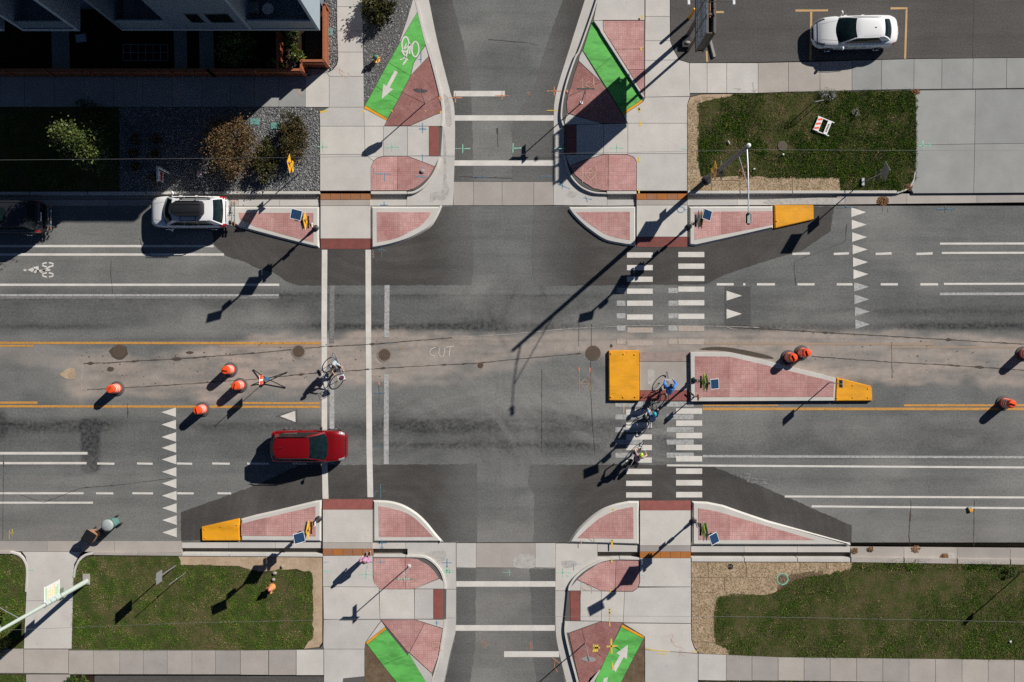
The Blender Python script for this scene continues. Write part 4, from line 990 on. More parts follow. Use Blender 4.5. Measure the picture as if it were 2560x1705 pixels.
island('tapered red paver island with yellow nose near the street light base',
       T(A3, [(1209, 1417), (1761, 1415)]) + T(A4, [(35, 1413)]) + T(B4, [(38, 36), (0, 45)]) + T(B3, [(1500, 105), (1265, 157), (1210, 152)]),
       splitx(T(A3, [(1255, 1456)]) + T(A4, [(33, 1451)]) + T(B4, [(34, 5), (0, 13)]) + T(B3, [(1255, 110)]), [X2(A3, 1440), X2(A3, 1598)]),
       T(A4, [(36, 1411), (313, 1410), (314, 1514)]) + T(B4, [(40, 36)]), bolts=[A4(60, 1520)])
island('tapered red paver island with yellow nose above the left lawn',
       T(C1, [(1655, 441)]) + T(C2, [(0, 412), (160, 376), (410, 316), (457, 310), (457, 606)]) + T(C1, [(1655, 602)]),
       splitx(T(C1, [(1658, 480)]) + T(C2, [(0, 452), (410, 358), (412, 567)]) + T(C1, [(1658, 563)]), [X2(C2, 68), X2(C2, 241)]),
       T(C1, [(1387, 498), (1652, 438), (1656, 597), (1390, 597)]), bolts=[C1(1407, 518), C1(1518, 500), C1(1630, 488), C1(1410, 577)])
island('quarter-round red paver island next to the standing pedestrian',
       T(C2, [(802, 607), (801, 313)]) + cr(T(C2, [(845, 312), (930, 319), (1020, 346), (1110, 400), (1180, 466), (1240, 540), (1300, 607)]), 4),
       splitx(T(C2, [(845, 572), (842, 358)]) + cr(T(C2, [(860, 360), (925, 372), (1015, 396), (1085, 436), (1150, 495), (1222, 571)]), 4), [X2(C2, 1027)]))
island('quarter-round red paver island with a yellow marking arrow at its straight edge',
       T(C3, [(878, 627), (877, 318), (805, 318)]) + cr(T(C3, [(800, 318), (700, 340), (610, 376), (520, 441), (440, 521), (378, 612)]), 4),
       splitx(T(C3, [(837, 585), (835, 363)]) + cr(T(C3, [(820, 364), (720, 386), (620, 431), (540, 491), (447, 580)]), 4), [X2(C3, 687)]))
island('long tapered red paver island with the lime crossing sign beside straw matting',
       T(C3, [(1232, 629), (1232, 319), (1340, 323), (1450, 345), (1600, 398)]) + T(C4, [(0, 452), (568, 610), (568, 631)]),
       splitx(T(C3, [(1281, 592), (1279, 371), (1400, 391), (1761, 496)]) + T(C4, [(325, 592)]), [X2(C3, 1495), X2(C3, 1747)]))
island('long median island with red pavers in the middle of the road',
       T(B3, [(1221, 879), (1495, 881), (1761, 941)]) + T(B4, [(0, 942), (462, 1056), (452, 1216)]) + T(B3, [(1226, 1221)]),
       splitx(T(B3, [(1257, 908), (1495, 911), (1761, 972)]) + T(B4, [(0, 975), (456, 1084), (450, 1190)]) + T(B3, [(1259, 1192)]), [X2(B3, 1498), X2(B3, 1688), X2(B4, 95), X2(B4, 273)]),
       T(B4, [(460, 1051), (708, 1113), (713, 1219), (451, 1220)]), z=0.21, slope=0.03, nosez=0.216, bolts=[B4(475, 1197), B4(583, 1110), B4(583, 1195), B4(687, 1132), B4(688, 1195)])
c = W(B3(768, 1042)); t = thing('median_block', 'big square yellow painted block with bolts at the end of the median', 'traffic island', (c[0], c[1], 0))
M = Matrix.Translation((-c[0], -c[1], 0))
MB().prism(PW(T(B3, [(661, 868), (874, 867), (876, 1217), (663, 1215)]), 0), 0.0, 0.19, 0.03).xf(M).build('body', YBLOCK, t, bevel=0.025)
for b in ((682, 891), (768, 895), (844, 898), (682, 1190), (766, 1192), (848, 1190)):
    q = W(B3(*b), .19); MB().lathe((q[0] - c[0], q[1] - c[1], .19), [(0.045, 0), (0.045, 0.03), (0.02, 0.045)], 8).build('bolt', YBLOCK, t)

# ================================================================== LAWNS, BEDS
def bed(name, pts, mat, z=0.10, label=None): return MB().prism(PW(pts, z), -0.3, z).build(name, mat, kind='structure', label=label)
LNE = T(A3, [(1208, 1312), (1208, 720), (1228, 668), (1300, 650), (1761, 642)]) + T(A4, [(1000, 626), (1012, 640), (1018, 1000), (1012, 1195), (960, 1282), (895, 1312)])
bed('lawn', LNE, STRAW, 0.11, 'patchy lawn with straw edges in front of the parking lot')
GNE = T(A3, [(1282, 705), (1500, 664), (1530, 640), (1761, 640)]) + T(A4, [(200, 628), (1010, 618), (1020, 640), (1022, 1000), (1018, 1240), (960, 1300), (900, 1318), (500, 1318), (490, 1225), (0, 1222)]) + T(A3, [(1580, 1210), (1300, 1215), (1275, 1100), (1285, 900)])
LSW = T(C1, [(505, 790), (535, 735), (590, 700), (1250, 698)]) + T(C2, [(456, 708), (458, 1300), (435, 1330), (330, 1343), (0, 1349)]) + T(C1, [(498, 1344), (500, 1000)])
bed('lawn', LSW, SOIL, 0.11, 'green lawn with a bare dirt edge below the yellow nosed island')
GSW = T(C1, [(503, 850), (530, 745), (600, 706), (1222, 698), (1242, 765), (1640, 775), (1761, 800)]) + T(C2, [(60, 830), (150, 790), (385, 820), (392, 1000), (395, 1250), (330, 1335), (0, 1352)]) + T(C1, [(1500, 1352), (497, 1350)])
MB().sheet(PW(T(C1, [(1226, 699), (1761, 707)]) + T(C2, [(456, 712), (456, 1296), (432, 1328), (330, 1340), (385, 1250), (388, 830), (280, 790), (150, 800), (0, 810)]) + T(C1, [(1640, 770), (1245, 762)]), 0.114), 0.114).build('straw_strip', STRAW, kind='structure')
LSE = T(C3, [(1234, 742), (1761, 742)]) + T(C4, [(570, 744), (2400, 762), (2400, 1422), (0, 1396)]) + T(C3, [(1761, 1392), (1290, 1370), (1258, 1330), (1238, 1275)])
bed('lawn', LSE, STRAW, 0.11, 'wide grass verge with straw matting at the bottom right')
GSE = T(C3, [(1410, 990), (1500, 962), (1761, 965)]) + T(C4, [(40, 955), (120, 900), (200, 850), (380, 832), (560, 792), (585, 735), (800, 725), (2400, 750), (2400, 1430), (0, 1402)]) + T(C3, [(1500, 1388), (1480, 1340), (1398, 1305), (1388, 1180), (1395, 1050)])
LSO = T(C1, [(-500, 692), (90, 694), (140, 712), (168, 760), (182, 850), (178, 1000), (160, 1338), (-500, 1336)])
bed('lawn', LSO, SOIL, 0.11, 'small lawn with mulch bed at the left edge')
MB().sheet(PW(cr(T(C1, [(-40, 885), (40, 890), (100, 930), (125, 1010), (150, 1100), (150, 1190), (90, 1260), (-40, 1310)]), 4), 0.114), 0.114).build('mulch_bed', MULCH, kind='structure')
bed('lawn', T(C1, [(-500, 1516), (176, 1516), (176, 1900), (-500, 1900)]), SOIL, 0.11)
bed('planting_strip', T(C1, [(482, 1522), (648, 1530), (648, 1900), (482, 1900)]), MULCH, 0.11)
bed('lawn', T(C3, [(1282, 1562), (1761, 1566)]) + T(C4, [(2400, 1600), (2400, 1900)]) + T(C3, [(1282, 1900)]), SOIL, 0.11)
bed('bare_strip', T(C2, [(748, 1310), (766, 1312), (985, 1600), (748, 1600)]), BARE, 0.132)
bed('bare_strip', T(C3, [(906, 1274), (912, 1285), (912, 1600), (738, 1600)]), BARE, 0.132)
GVW = T(A1, [(822, 738), (1761, 738)]) + T(A2, [(370, 740), (412, 752), (432, 778), (437, 900), (438, 1312), (0, 1318)]) + T(A1, [(822, 1320)])
bed('gravel_bed', GVW, GBED, 0.10, 'grey gravel bed with shrubs at the north-west corner')
GVN = T(A2, [(738, -100), (1060, -100), (1080, 0), (1040, 110), (985, 290), (905, 425), (745, 722), (742, 500)])
bed('gravel_bed', GVN, GBED, 0.10, 'narrow gravel wedge along the green ramp')
GVF = T(A2, [(478, -100), (556, -100), (560, 212), (562, 400), (552, 440), (525, 475), (495, 495), (480, 400)])
bed('gravel_bed', GVF, GBED, 0.10, 'gravel strip beside the cedar fence')
LNW = T(A1, [(-600, 738), (820, 738), (820, 1320), (-600, 1322)])
bed('lawn', LNW, SOIL, 0.10, 'shaded lawn below the town house')
YARD = T(A1, [(-600, -700), (2230, -700), (2230, 495), (2101, 495), (2101, 523), (-600, 523)])
bed('yard', YARD, MULCH, 0.08)

def scatter(poly, n):
    P = np.array([W(p, 0.1) for p in poly]); lo, hi = P.min(0), P.max(0)
    lo = np.maximum(lo, (-31, -21)); hi = np.minimum(hi, (31, 21))
    area = (hi[0] - lo[0]) * (hi[1] - lo[1])
    x = rng.uniform(lo[0], hi[0], int(n * area)); y = rng.uniform(lo[1], hi[1], int(n * area))
    k = inpoly(x, y, P)
    return x[k], y[k]
def tri_mesh(name, V, tone, mat, parent=None, label=None):
    """V: (n,k,3) polygons with k corners each"""
    n, k = V.shape[:2]
    me = bpy.data.meshes.new(name)
    me.vertices.add(n * k); me.vertices.foreach_set('co', V.reshape(-1).astype(np.float32))
    me.loops.add(n * k); me.loops.foreach_set('vertex_index', np.arange(n * k))
    me.polygons.add(n); me.polygons.foreach_set('loop_start', np.arange(0, n * k, k)); me.polygons.foreach_set('loop_total', np.full(n, k))
    me.update(calc_edges=True)
    a = me.attributes.new('tone', 'FLOAT', 'FACE'); a.data.foreach_set('value', tone.astype(np.float32))
    return link(name, me, mat, parent, kind='stuff' if parent is None else None, label=label)
GRASS = m_tone('grass_blades', [(0.0, (0.022, 0.074, 0.005)), (0.35, (0.068, 0.170, 0.012)), (0.6, (0.16, 0.25, 0.028)), (0.78, (0.23, 0.195, 0.085)), (1.0, (0.44, 0.34, 0.20))], 0.7)
def grass(poly, dens, dry, hgt, label, patch=1.0, z0=0.10, turf=True):
    poly = rag(poly, 1.6, 9.0)
    x, y = scatter(poly, dens)
    x = x + rng.normal(0, .035, x.size); y = y + rng.normal(0, .035, y.size)
    big = fbm(x * 0.45 * patch + 30, y * 0.45 * patch, 4); md = fbm(x * 2.2, y * 2.2 + 50, 3)
    dd = (big - 0.5) * 3.6 + (md - .5) * 1.6 + dry
    for cx, cy, sx, sy, a in ((690, 1452, 70, 45, .8), (640, 1395, 60, 20, .6), (1975, 268, 60, 28, 1.3), (1935, 340, 30, 60, .4), (2010, 1500, 110, 60, .45), (2230, 1455, 70, 45, .4), (1960, 1560, 60, 60, .4), (250, 1530, 60, 40, .4), (2080, 300, 50, 40, .35)):
        gx_, gy_ = W((cx, cy), .1); dd = dd + a * np.exp(-((x - gx_) * S / sx) ** 2 - ((y - gy_) * S / sy) ** 2)
    dd = np.clip(dd, 0, 1)
    keep = rng.random(x.size) > dd * 0.3
    x, y, dd, md = x[keep], y[keep], dd[keep], md[keep]
    n = x.size
    h = hgt * rng.uniform(0.5, 1.3, n) * (0.6 + 0.9 * md) * (1 - 0.45 * dd)
    a = rng.uniform(0, 2 * np.pi, n); w = rng.uniform(0.010, 0.022, n); ln = h * rng.uniform(0.2, 1.1, n); b = rng.uniform(0, 2 * np.pi, n)
    V = np.zeros((n, 3, 3))
    V[:, 0] = np.stack([x - np.cos(a) * w, y - np.sin(a) * w, np.full(n, z0)], -1)
    V[:, 1] = np.stack([x + np.cos(a) * w, y + np.sin(a) * w, np.full(n, z0)], -1)
    V[:, 2] = np.stack([x + np.cos(b) * ln, y + np.sin(b) * ln, z0 + h], -1)
    tone = np.clip(0.18 + 0.34 * rng.random(n) + (md - .5) * 0.9 + np.where(rng.random(n) < dd * 0.6, 0.45, 0), 0, 1)
    if turf: MB().sheet(PW(poly, z0 + .016), z0 + .016).build('turf', TURF, kind='structure')
    return tri_mesh('grass', V, tone, GRASS, label=label)
grass(GNE, 1500, 0.16, 0.085, 'tufted grass with dry patches on the upper right lawn', 1.6)
grass(GSW, 1500, -0.05, 0.055, 'green grass of the lower left lawn')
grass(GSE, 1300, 0.24, 0.062, 'green and brown grass of the lower right verge')
grass(LSO, 900, 0.25, 0.07, 'grass of the small lawn at the left edge')
grass(T(C1, [(-100, 1520), (174, 1520), (174, 1600), (-100, 1600)]), 900, 0.1, 0.07, 'strip of grass at the bottom left')
grass(T(C3, [(1290, 1568), (1761, 1566)]) + T(C4, [(1761, 1580), (1761, 1640)]) + T(C3, [(1290, 1640)]), 900, 0.2, 0.09, 'strip of grass along the bottom edge')
grass(LNW, 700, 0.15, 0.07, 'grass in the shade of the town house')
grass(T(C4, [(575, 745), (900, 722), (1761, 745), (1761, 800), (575, 800)]), 700, 0.1, 0.12, 'taller grass spilling over the lower right kerb', turf=False)
def straw(poly, dens, label, z0=0.115):
    x, y = scatter(poly, dens); n = x.size
    a = rng.normal(0.3, 0.9, n); l = rng.uniform(0.05, 0.14, n); w = 0.006
    z = z0 + rng.uniform(0, 0.03, n)
    dx, dy = np.cos(a) * l / 2, np.sin(a) * l / 2; nx, ny = -np.sin(a) * w, np.cos(a) * w
    V = np.stack([np.stack([x - dx - nx, y - dy - ny, z], -1), np.stack([x + dx - nx, y + dy - ny, z + rng.uniform(-.01, .02, n)], -1), np.stack([x + dx + nx, y + dy + ny, z + .004], -1), np.stack([x - dx + nx, y - dy + ny, z + .004], -1)], 1)
    return tri_mesh('straw', V, rng.uniform(0.86, 1.0, n), GRASS, label=label)
straw(LSE[:2] + T(C4, [(575, 745), (560, 800), (200, 840), (0, 960)]) + T(C3, [(1420, 985), (1390, 1200), (1400, 1310), (1500, 1350), (1490, 1380), (1290, 1370), (1238, 1275)]), 260, 'loose straw on the matting of the lower right verge')
straw(T(A3, [(1210, 1310), (1210, 720), (1280, 665), (1480, 660), (1285, 710), (1278, 1215), (1761, 1222)]) + T(A4, [(490, 1225), (490, 1312)]), 260, 'loose straw along the upper right lawn')
PEB = m_tone('gravel_stones', [(0.0, (0.06, 0.066, 0.072)), (0.5, (0.22, 0.225, 0.23)), (0.8, (0.42, 0.42, 0.42)), (1.0, (0.66, 0.64, 0.62))], 0.8)
def gravel(poly, dens, label):
    x, y = scatter(poly, dens); n = x.size
    r = rng.uniform(0.022, 0.056, n)
    base = np.array([[1, 0, 0], [0, 1, 0], [-1, 0, 0], [0, -1, 0], [0, 0, 0.75]])
    tri = [(0, 1, 4), (1, 2, 4), (2, 3, 4), (3, 0, 4)]
    a = rng.uniform(0, 2 * np.pi, n); jit = rng.uniform(0.6, 1.35, (n, 5, 3))
    p = base[None] * jit * r[:, None, None]
    ca, sa = np.cos(a)[:, None], np.sin(a)[:, None]
    q = np.stack([p[..., 0] * ca - p[..., 1] * sa + x[:, None], p[..., 0] * sa + p[..., 1] * ca + y[:, None], p[..., 2] + 0.10 + rng.uniform(0, .02, n)[:, None]], -1)
    V = np.concatenate([q[:, t] for t in tri], 0)
    tone = np.clip(np.tile(rng.beta(1.6, 2.6, n), 4), 0, 1)
    return tri_mesh('gravel', V, tone, PEB, label=label)
gravel(GVW, 480, 'grey gravel stones round the corner shrubs')
gravel(GVN, 480, 'grey gravel stones along the green ramp')
gravel(GVF, 480, 'grey gravel stones beside the cedar fence')

MB().sheet(PW(rag(T(C4, [(140, 842), (160, 822), (250, 815), (380, 805), (380, 835), (250, 850), (190, 862), (100, 930), (60, 955), (70, 905)]), 1.5), .1185), .1185).build('bare_patch', BARE, kind='structure')
# ---- grime on the gutters, seams in the straw matting
def stain(f, pts, par, z): return flat('grime', f, cr(pts + [pts[0]], 3), STAIN, par, z)
stain(A2, [(1288, 880), (1305, 960), (1312, 1100), (1310, 1240), (1330, 1310), (1300, 1370), (1240, 1365), (1285, 1290), (1292, 1100)], gut, .0165)
stain(A2, [(1290, 640), (1330, 690), (1345, 860), (1310, 850), (1300, 740)], gut, .0165); stain(A2, [(1200, 1330), (1270, 1318), (1232, 1375), (1200, 1385)], gut, .0175)
stain(A3, [(390, 1310), (450, 1330), (420, 1360), (380, 1345)], gut, .0165); stain(A3, [(330, 880), (350, 1000), (350, 1060), (325, 1060)], gut, .0165)
stain(C2, [(1150, 690), (1230, 665), (1310, 675), (1280, 750), (1230, 760), (1240, 720)], gut, .0165); stain(C3, [(340, 735), (430, 735), (440, 770), (370, 785), (345, 765)], gut, .0165)
stain(C3, [(5, 730), (60, 690), (150, 700), (155, 780), (20, 780)], gut, .0085); stain(A4, [(0, 1370), (470, 1360), (470, 1402), (0, 1402)], gut, .0085)
stain(C4, [(1230, 690), (1260, 670), (1290, 695), (1250, 735)], gut, .0085); stain(B3, [(930, 1000), (980, 1010), (970, 1090), (935, 1100)], path, .0265)
for f, pts in ((C3, [(1232, 848), (1761, 846)]), (C3, [(1465, 850), (1465, 950)]), (C3, [(1350, 742), (1352, 850)]), (C3, [(1610, 742), (1612, 848)]), (C4, [(220, 745), (222, 815)]), (C4, [(400, 745), (402, 800)]), (C3, [(1232, 950), (1400, 955)]), (C3, [(1240, 1290), (1400, 1300)])):
    ribbon('matting_seam', T(f, pts), .03, BARE, None, .1165, .02)['kind'] = 'structure'
for f, pts in ((A3, [(1372, 1218), (1372, 1310)]), (A3, [(1568, 1240), (1568, 1310)]), (A3, [(1372, 1240), (1568, 1242)]), (A4, [(170, 1225), (170, 1310)])):
    ribbon('matting_seam', T(f, pts), .03, BARE, None, .1165, .02)['kind'] = 'structure'

# ================================================================== BUILDING
RAILG = plain('slate_railing', (.20, .26, .29), .5, var=.1)
def gx(px, z): return W((px, 0), z)[0]
def gy(py, z): return W((0, py), z)[1]
Z0, ZR = 3.0, 9.1
YF = gy(73, Z0)                       # front plane of the upper storeys
xE = gx(797.6, Z0); xA = gx(301, Z0); xP1, xP2 = gx(52, Z0), gx(196, Z0); xQ = gx(6, Z0)
bld = thing('town_house', 'blue-grey three-storey town house with projecting balcony boxes behind the cedar fence', 'building', (xE, YF, 0))
BM = Matrix.Translation((-xE, -YF, 0))
def bpart(name, lst, mat, parent=None, label=None):
    m = MB()
    for (x0, x1, y0, y1, z0, z1) in lst: m.box(((x0 + x1) / 2, (y0 + y1) / 2, (z0 + z1) / 2), (x1 - x0, y1 - y0, z1 - z0))
    return m.xf(BM).build(name, mat, parent or bld, label=label)
YB = YF + 1.75                        # wall behind the balconies
YBK = YF + 12
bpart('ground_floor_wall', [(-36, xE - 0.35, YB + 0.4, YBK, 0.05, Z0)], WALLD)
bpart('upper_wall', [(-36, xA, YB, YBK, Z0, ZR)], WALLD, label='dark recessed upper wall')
t_ = 0.16
bpart('east_wall', [(xE - 3.6, xE - 0.16, YB, YBK, Z0, ZR)], WALLB)
# wide right-hand box
w0, w1 = gx(432, Z0), gx(622, Z0)
bpart('box_floor', [(xA, xE, YF, YB, Z0 - 0.22, Z0 + 0.02)], WALLB)
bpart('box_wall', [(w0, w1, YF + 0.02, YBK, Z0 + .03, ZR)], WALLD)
for x in (xA, w1, xE - t_): bpart('fin_wall', [(x, x + t_, YF - 0.01, YB + 0.1 if x < xE - 1 else YBK, Z0 + 0.021, ZR)], WALLB if x > xA else WALLD)
for x0, x1 in ((xA + t_, w0), (w1 + t_, xE - t_)):
    r = bpart('railing', [(x0 + .01, x1 - .01, YF + 0.04, YF + 0.10, Z0 + 0.03, Z0 + 1.05)], RAILG)
    bpart('rail_cap', [(x0 + .01, x1 - .01, YF + 0.02, YF + 0.12, Z0 + 1.05, Z0 + 1.09)], TRIMW, r)
    bpart('balcony_door', [(x0 + 0.5, x1 - 0.4, YB - 0.005, YB + 0.04, Z0 + 0.05, Z0 + 2.3)], GLASS)
for x0, x1 in ((gx(470, 4.6), gx(502, 4.6)), (gx(520, 4.6), gx(578, 4.6))):
    w = bpart('window', [(x0, x1, YF - 0.005, YF + 0.05, Z0 + 1.0, Z0 + 2.2)], GLASS); bpart('window_sill', [(x0 - .05, x1 + .05, YF + 0.0, YF + 0.03, Z0 + 0.95, Z0 + 1.0 - .002)], WALLD, w); bpart('window_head', [(x0 - .05, x1 + .05, YF + 0.0, YF + 0.03, Z0 + 2.202, Z0 + 2.25)], WALLD, w)
# portal boxes further along
for i, (a, b) in enumerate(((xP1, xP2), (xQ - 3.4, xQ), (xQ - 9, xQ - 5.2))):
    bpart('box_floor', [(a, b, YF, YB + .2, Z0 - 0.22, Z0)], WALLB)
    for x in (a, b - .18): bpart('fin_wall', [(x, x + .18, YF - .01, YB + .1, Z0 + .001, ZR)], WALLB)
    for x in (a, b - .18): bpart('fin_edge', [(x - .002, x + .182, YF - .03, YF - .011, Z0 - 0.2, ZR)], TRIMW)
    bpart('sill_band', [(a + .185, b - .185, YF - .03, YF - .002, Z0 - 0.2, Z0 + 0.06)], TRIMW)
    r = bpart('railing', [(a + .19, b - .19, YF + .05, YF + .11, Z0 + .01, Z0 + 1.0)], RAILG)
    bpart('balcony_door', [(a + .4, b - .4, YB - .005, YB + .03, Z0 + .05, Z0 + 2.3)], GLASS)
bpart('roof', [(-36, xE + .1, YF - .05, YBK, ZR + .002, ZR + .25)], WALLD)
# things on the right balcony
t = thing('patio_table', 'small round white table on the shaded right balcony', 'table', (gx(670.5, 3.6), gy(23, 3.6), Z0 + .02))
MB().lathe((0, 0, 0), [(0.30, 0.62), (0.31, 0.64), (0.30, 0.66)], 20).build('table_top', WPLAST, t); MB().tube([(0, 0, 0), (0, 0, .63)], .04).build('leg', STEEL, t)
t = thing('patio_chair', 'grey cushioned chair on the shaded right balcony', 'chair', (gx(632, 3.6), gy(16, 3.6), Z0 + .02))
MB().box((0, 0, .38), (.62, .6, .16)).build('seat', LIDG, t, bevel=.04); MB().box((-.3, 0, .62), (.14, .62, .5)).build('backrest', LIDG, t, bevel=.04)
for a in (-.25, .25):
    for b in (-.25, .25): MB().tube([(a, b, 0), (a, b, .32)], .025).build('leg', DSTEEL, t)

# ---- cedar fence round the yard: posts, rails and single boards
fe = thing('fence', 'reddish cedar board fence round the shaded town house yard', 'fence', (*W((821, 169), 0), 0))
fo = W((821, 169), 0); FM = Matrix.Translation((-fo[0], -fo[1], 0))
segs = [((821, 30), (821, 169)), ((821, 169), (766, 169)), ((766, 169), (766, 191)), ((766, 191), (540, 191)), ((540, 191), (-60, 191)), ((708, 100), (708, 189))]
HF = 1.25
nb = 0
for si, (a, b) in enumerate(segs):
    A, Bv = Vector(W(a, 0)), Vector(W(b, 0)); d = Bv - A; L = d.length; u = d / L; n = Vector((-u.y, u.x))
    ang = math.atan2(u.y, u.x)
    for zz in (.35, 1.05):
        c = A.lerp(Bv, .5) + n * .045; MB().box((c.x, c.y, zz), (L, .05, .09), ang).xf(FM).build('rail', CEDAR, fe)
    m = max(1, int(L / 2.2))
    for i in range(m + 1):
        c = A.lerp(Bv, i / m) + n * .05; MB().box((c.x, c.y, .69), (.10, .10, HF + .12), ang).xf(FM).build('post', CEDAR, fe)
    c = A.lerp(Bv, .5); MB().box((c.x, c.y, HF + .015), (L + .05, .13, .03), ang).xf(FM).build('cap', CEDAR, fe)
    bw = .145
    k = int(L / bw)
    for i in range(k):
        c = A + u * (bw * (i + .5) * L / (k * bw))
        if nb < 290: MB().box((c.x, c.y, (HF + .05) / 2 + random.uniform(-.01, .01)), (L / k - .012, .022, HF - .06), ang).xf(FM).build('board', CEDAR, fe); nb += 1
for x0, x1 in ((128, 172), (434, 466), (497, 533)):
    o = MB().prism(PW([(x0, 70), (x1, 70), (x1 + 3, 187), (x0 + 3, 187)], .1), .05, .10).build('path', CONCG, kind='structure')
o = MB().prism(PW([(768, 172), (820, 172), (820, 188), (768, 188)], .12), .0, .14).build('path', CONCG, kind='structure')
dk = thing('deck', 'dark wooden deck boards inside the fence corner', 'deck', (*W((790, 120), .2), .08))
for i in range(14):
    c = W((766 + i * 3.7, 0), .2)[0]; y0, y1 = gy(160, .2), gy(72, .2)
    MB().box((c - dk.location.x, (y0 + y1) / 2 - dk.location.y, .1), (.078, y1 - y0, .03)).build('board', DECK, dk)
MB().box((0, 0, .04), (1.0, 1.8, .07)).build('joist', DECK, dk)
t = thing('sheet_panel', 'pale blue board lying in the dark yard', 'board', (*W((202, 95), .12), .085), math.radians(8)); MB().box((0, 0, .02), (.58, .45, .03)).build('face', TRIMW, t, bevel=.005)
# raised wire grid of planters
t = thing('planter_frame', 'square grid of pale netting over a bed in the dark yard', 'planter', (*W((365, 133), .2), .08))
for i in range(7): MB().box((-1.25 + i * .42, 0, .2), (.03, .9, .03)).build('bar', RAILG, t)
for i in range(3): MB().box((0, -.45 + i * .45, .232), (2.54, .03, .03)).build('bar', RAILG, t)
for i in (-1.24, 1.24):
    for j in (-.44, .44): MB().box((i, j, .09), (.05, .05, .19)).build('leg', DECK, t)

# ================================================================== PLANTS
LEAFG = m_tone('leaves_green', [(0, (0.016, 0.038, 0.008)), (.5, (0.055, 0.095, 0.018)), (1, (0.17, 0.20, 0.035))], .55, spec=.35)
LEAFY = m_tone('leaves_yellow_green', [(0, (0.025, 0.045, 0.008)), (.5, (0.095, 0.125, 0.02)), (1, (0.27, 0.26, 0.05))], .5, spec=.35)
LEAFT = m_tone('leaves_mid_green', [(0, (0.018, 0.036, 0.008)), (.5, (0.065, 0.095, 0.022)), (1, (0.19, 0.20, 0.05))], .5, spec=.35)
LEAFR = m_tone('leaves_dark_russet', [(0, (0.03, 0.03, 0.010)), (.5, (0.075, 0.062, 0.018)), (1, (0.17, 0.10, 0.045))], .6, spec=.3)
LEAFB = m_tone('leaves_russet', [(0, (0.055, 0.045, 0.018)), (.45, (0.165, 0.085, 0.045)), (.7, (0.12, 0.125, 0.04)), (1, (0.32, 0.145, 0.085))], .6, spec=.3)
LEAFD = m_tone('leaves_dark', [(0, (0.010, 0.020, 0.006)), (.5, (0.03, 0.05, 0.014)), (1, (0.075, 0.085, 0.025))], .6, spec=.3)
LEAFO = m_tone('leaves_olive', [(0, (0.022, 0.026, 0.008)), (.5, (0.065, 0.065, 0.018)), (1, (0.15, 0.13, 0.045))], .6, spec=.3)
BARK = plain('bark', (0.09, 0.06, 0.04), .9, var=.4, scale=8)
def plant(name, label, cat, base, h, rx, ry, leaves, mat, leaf=.07, clumps=40, trunk=.05, low=.05, shape='bush', group=None, stems=5, seed=0, up=0.0):
    r = np.random.default_rng(seed + 100)
    t = thing(name, label, cat, base, group=group)
    stem = MB()
    zc = low + (h - low) / 2
    # clump centres
    C = []
    while len(C) < clumps:
        p = r.normal(0, 1, 3); p /= np.linalg.norm(p); q = p * r.uniform(.35, 1.0) ** .6
        z = zc + q[2] * (h - low) / 2
        k = 1.0
        if shape == 'cone': k = max(.12, 1.05 - (z - low) / (h - low))
        C.append((q[0] * rx * k, q[1] * ry * k, z))
    C = np.array(C)
    stem.tube([(0, 0, 0), (.02, .01, h * .4), (0.0, .02, h * .8)], [trunk, trunk * .7, trunk * .25], 7)
    for i in range(stems):
        c = C[i * len(C) // stems]; stem.tube([(0, 0, max(.02, c[2] * .25)), (c[0] * .5, c[1] * .5, c[2] * .65), tuple(c)], [trunk * .55, trunk * .35, trunk * .12], 5)
    stem.build('trunk' if trunk > .045 else 'stem', BARK, t)
    ci = r.integers(0, len(C), leaves); cs = (min(rx, ry) * .30) * r.uniform(.5, 1.2, len(C))
    P = C[ci] + r.normal(0, 1, (leaves, 3)) * cs[ci][:, None] * np.array([.6, .6, .55])
    P[:, 2] = np.maximum(P[:, 2], .02)
    d = r.normal(0, 1, (leaves, 3)); d[:, 2] += up
    out = P - np.array([0, 0, zc * .6]); out /= np.linalg.norm(out, axis=1)[:, None] + 1e-6
    d = d * .8 + out * .6; d /= np.linalg.norm(d, axis=1)[:, None]
    e = np.cross(d, r.normal(0, 1, (leaves, 3))); e /= np.linalg.norm(e, axis=1)[:, None] + 1e-6
    L = leaf * r.uniform(.6, 1.4, leaves)[:, None]; wd = L * .33
    V = np.stack([P, P + d * L * .5 + e * wd, P + d * L, P + d * L * .5 - e * wd], 1)
    tone = np.clip(.45 + .35 * (r.random(len(C)) - .5)[ci] * 1.6 + r.normal(0, .17, leaves), 0, 1)
    tri_mesh('crown' if trunk > .045 else 'foliage', V, tone, mat, t)
    return t
plant('broadleaf_tree', 'tall slim tree on the shaded lawn with only its top in sunlight', 'tree', (*W((274, 388), 0), .1), 5.9, 1.35, 1.5, 7500, LEAFT, .13, 85, .07, .9, shape='cone', seed=3, stems=20)
plant('shrub', 'big russet and green shrub nearest the yard sign in the gravel bed', 'shrub', (*W((592, 378), 0), .1), 2.3, 1.35, 1.65, 14000, LEAFB, .085, 150, .04, .1, seed=4, group='shrubs in the gravel bed', stems=34, up=.6)
plant('shrub', 'round olive green shrub at the lower left of the corner gravel bed', 'shrub', (*W((671, 408), 0), .1), 1.05, .66, 1.15, 6500, LEAFO, .075, 70, .035, .05, seed=5, group='shrubs in the gravel bed', up=.6)
plant('shrub', 'oblong russet shrub under the orange crossing sign beside the teal lid', 'shrub', (*W((740, 352), 0), .1), 1.35, .80, 1.5, 9500, LEAFR, .075, 110, .035, .05, seed=6, group='shrubs in the gravel bed', up=.6)
plant('shrub', 'spiky dark green shrub in the gravel wedge at the top edge', 'shrub', (*W((950, 28), 0), .1), 1.1, .85, .95, 3800, LEAFO, .12, 60, .035, .05, seed=7, group='shrubs in the gravel bed', up=.8)
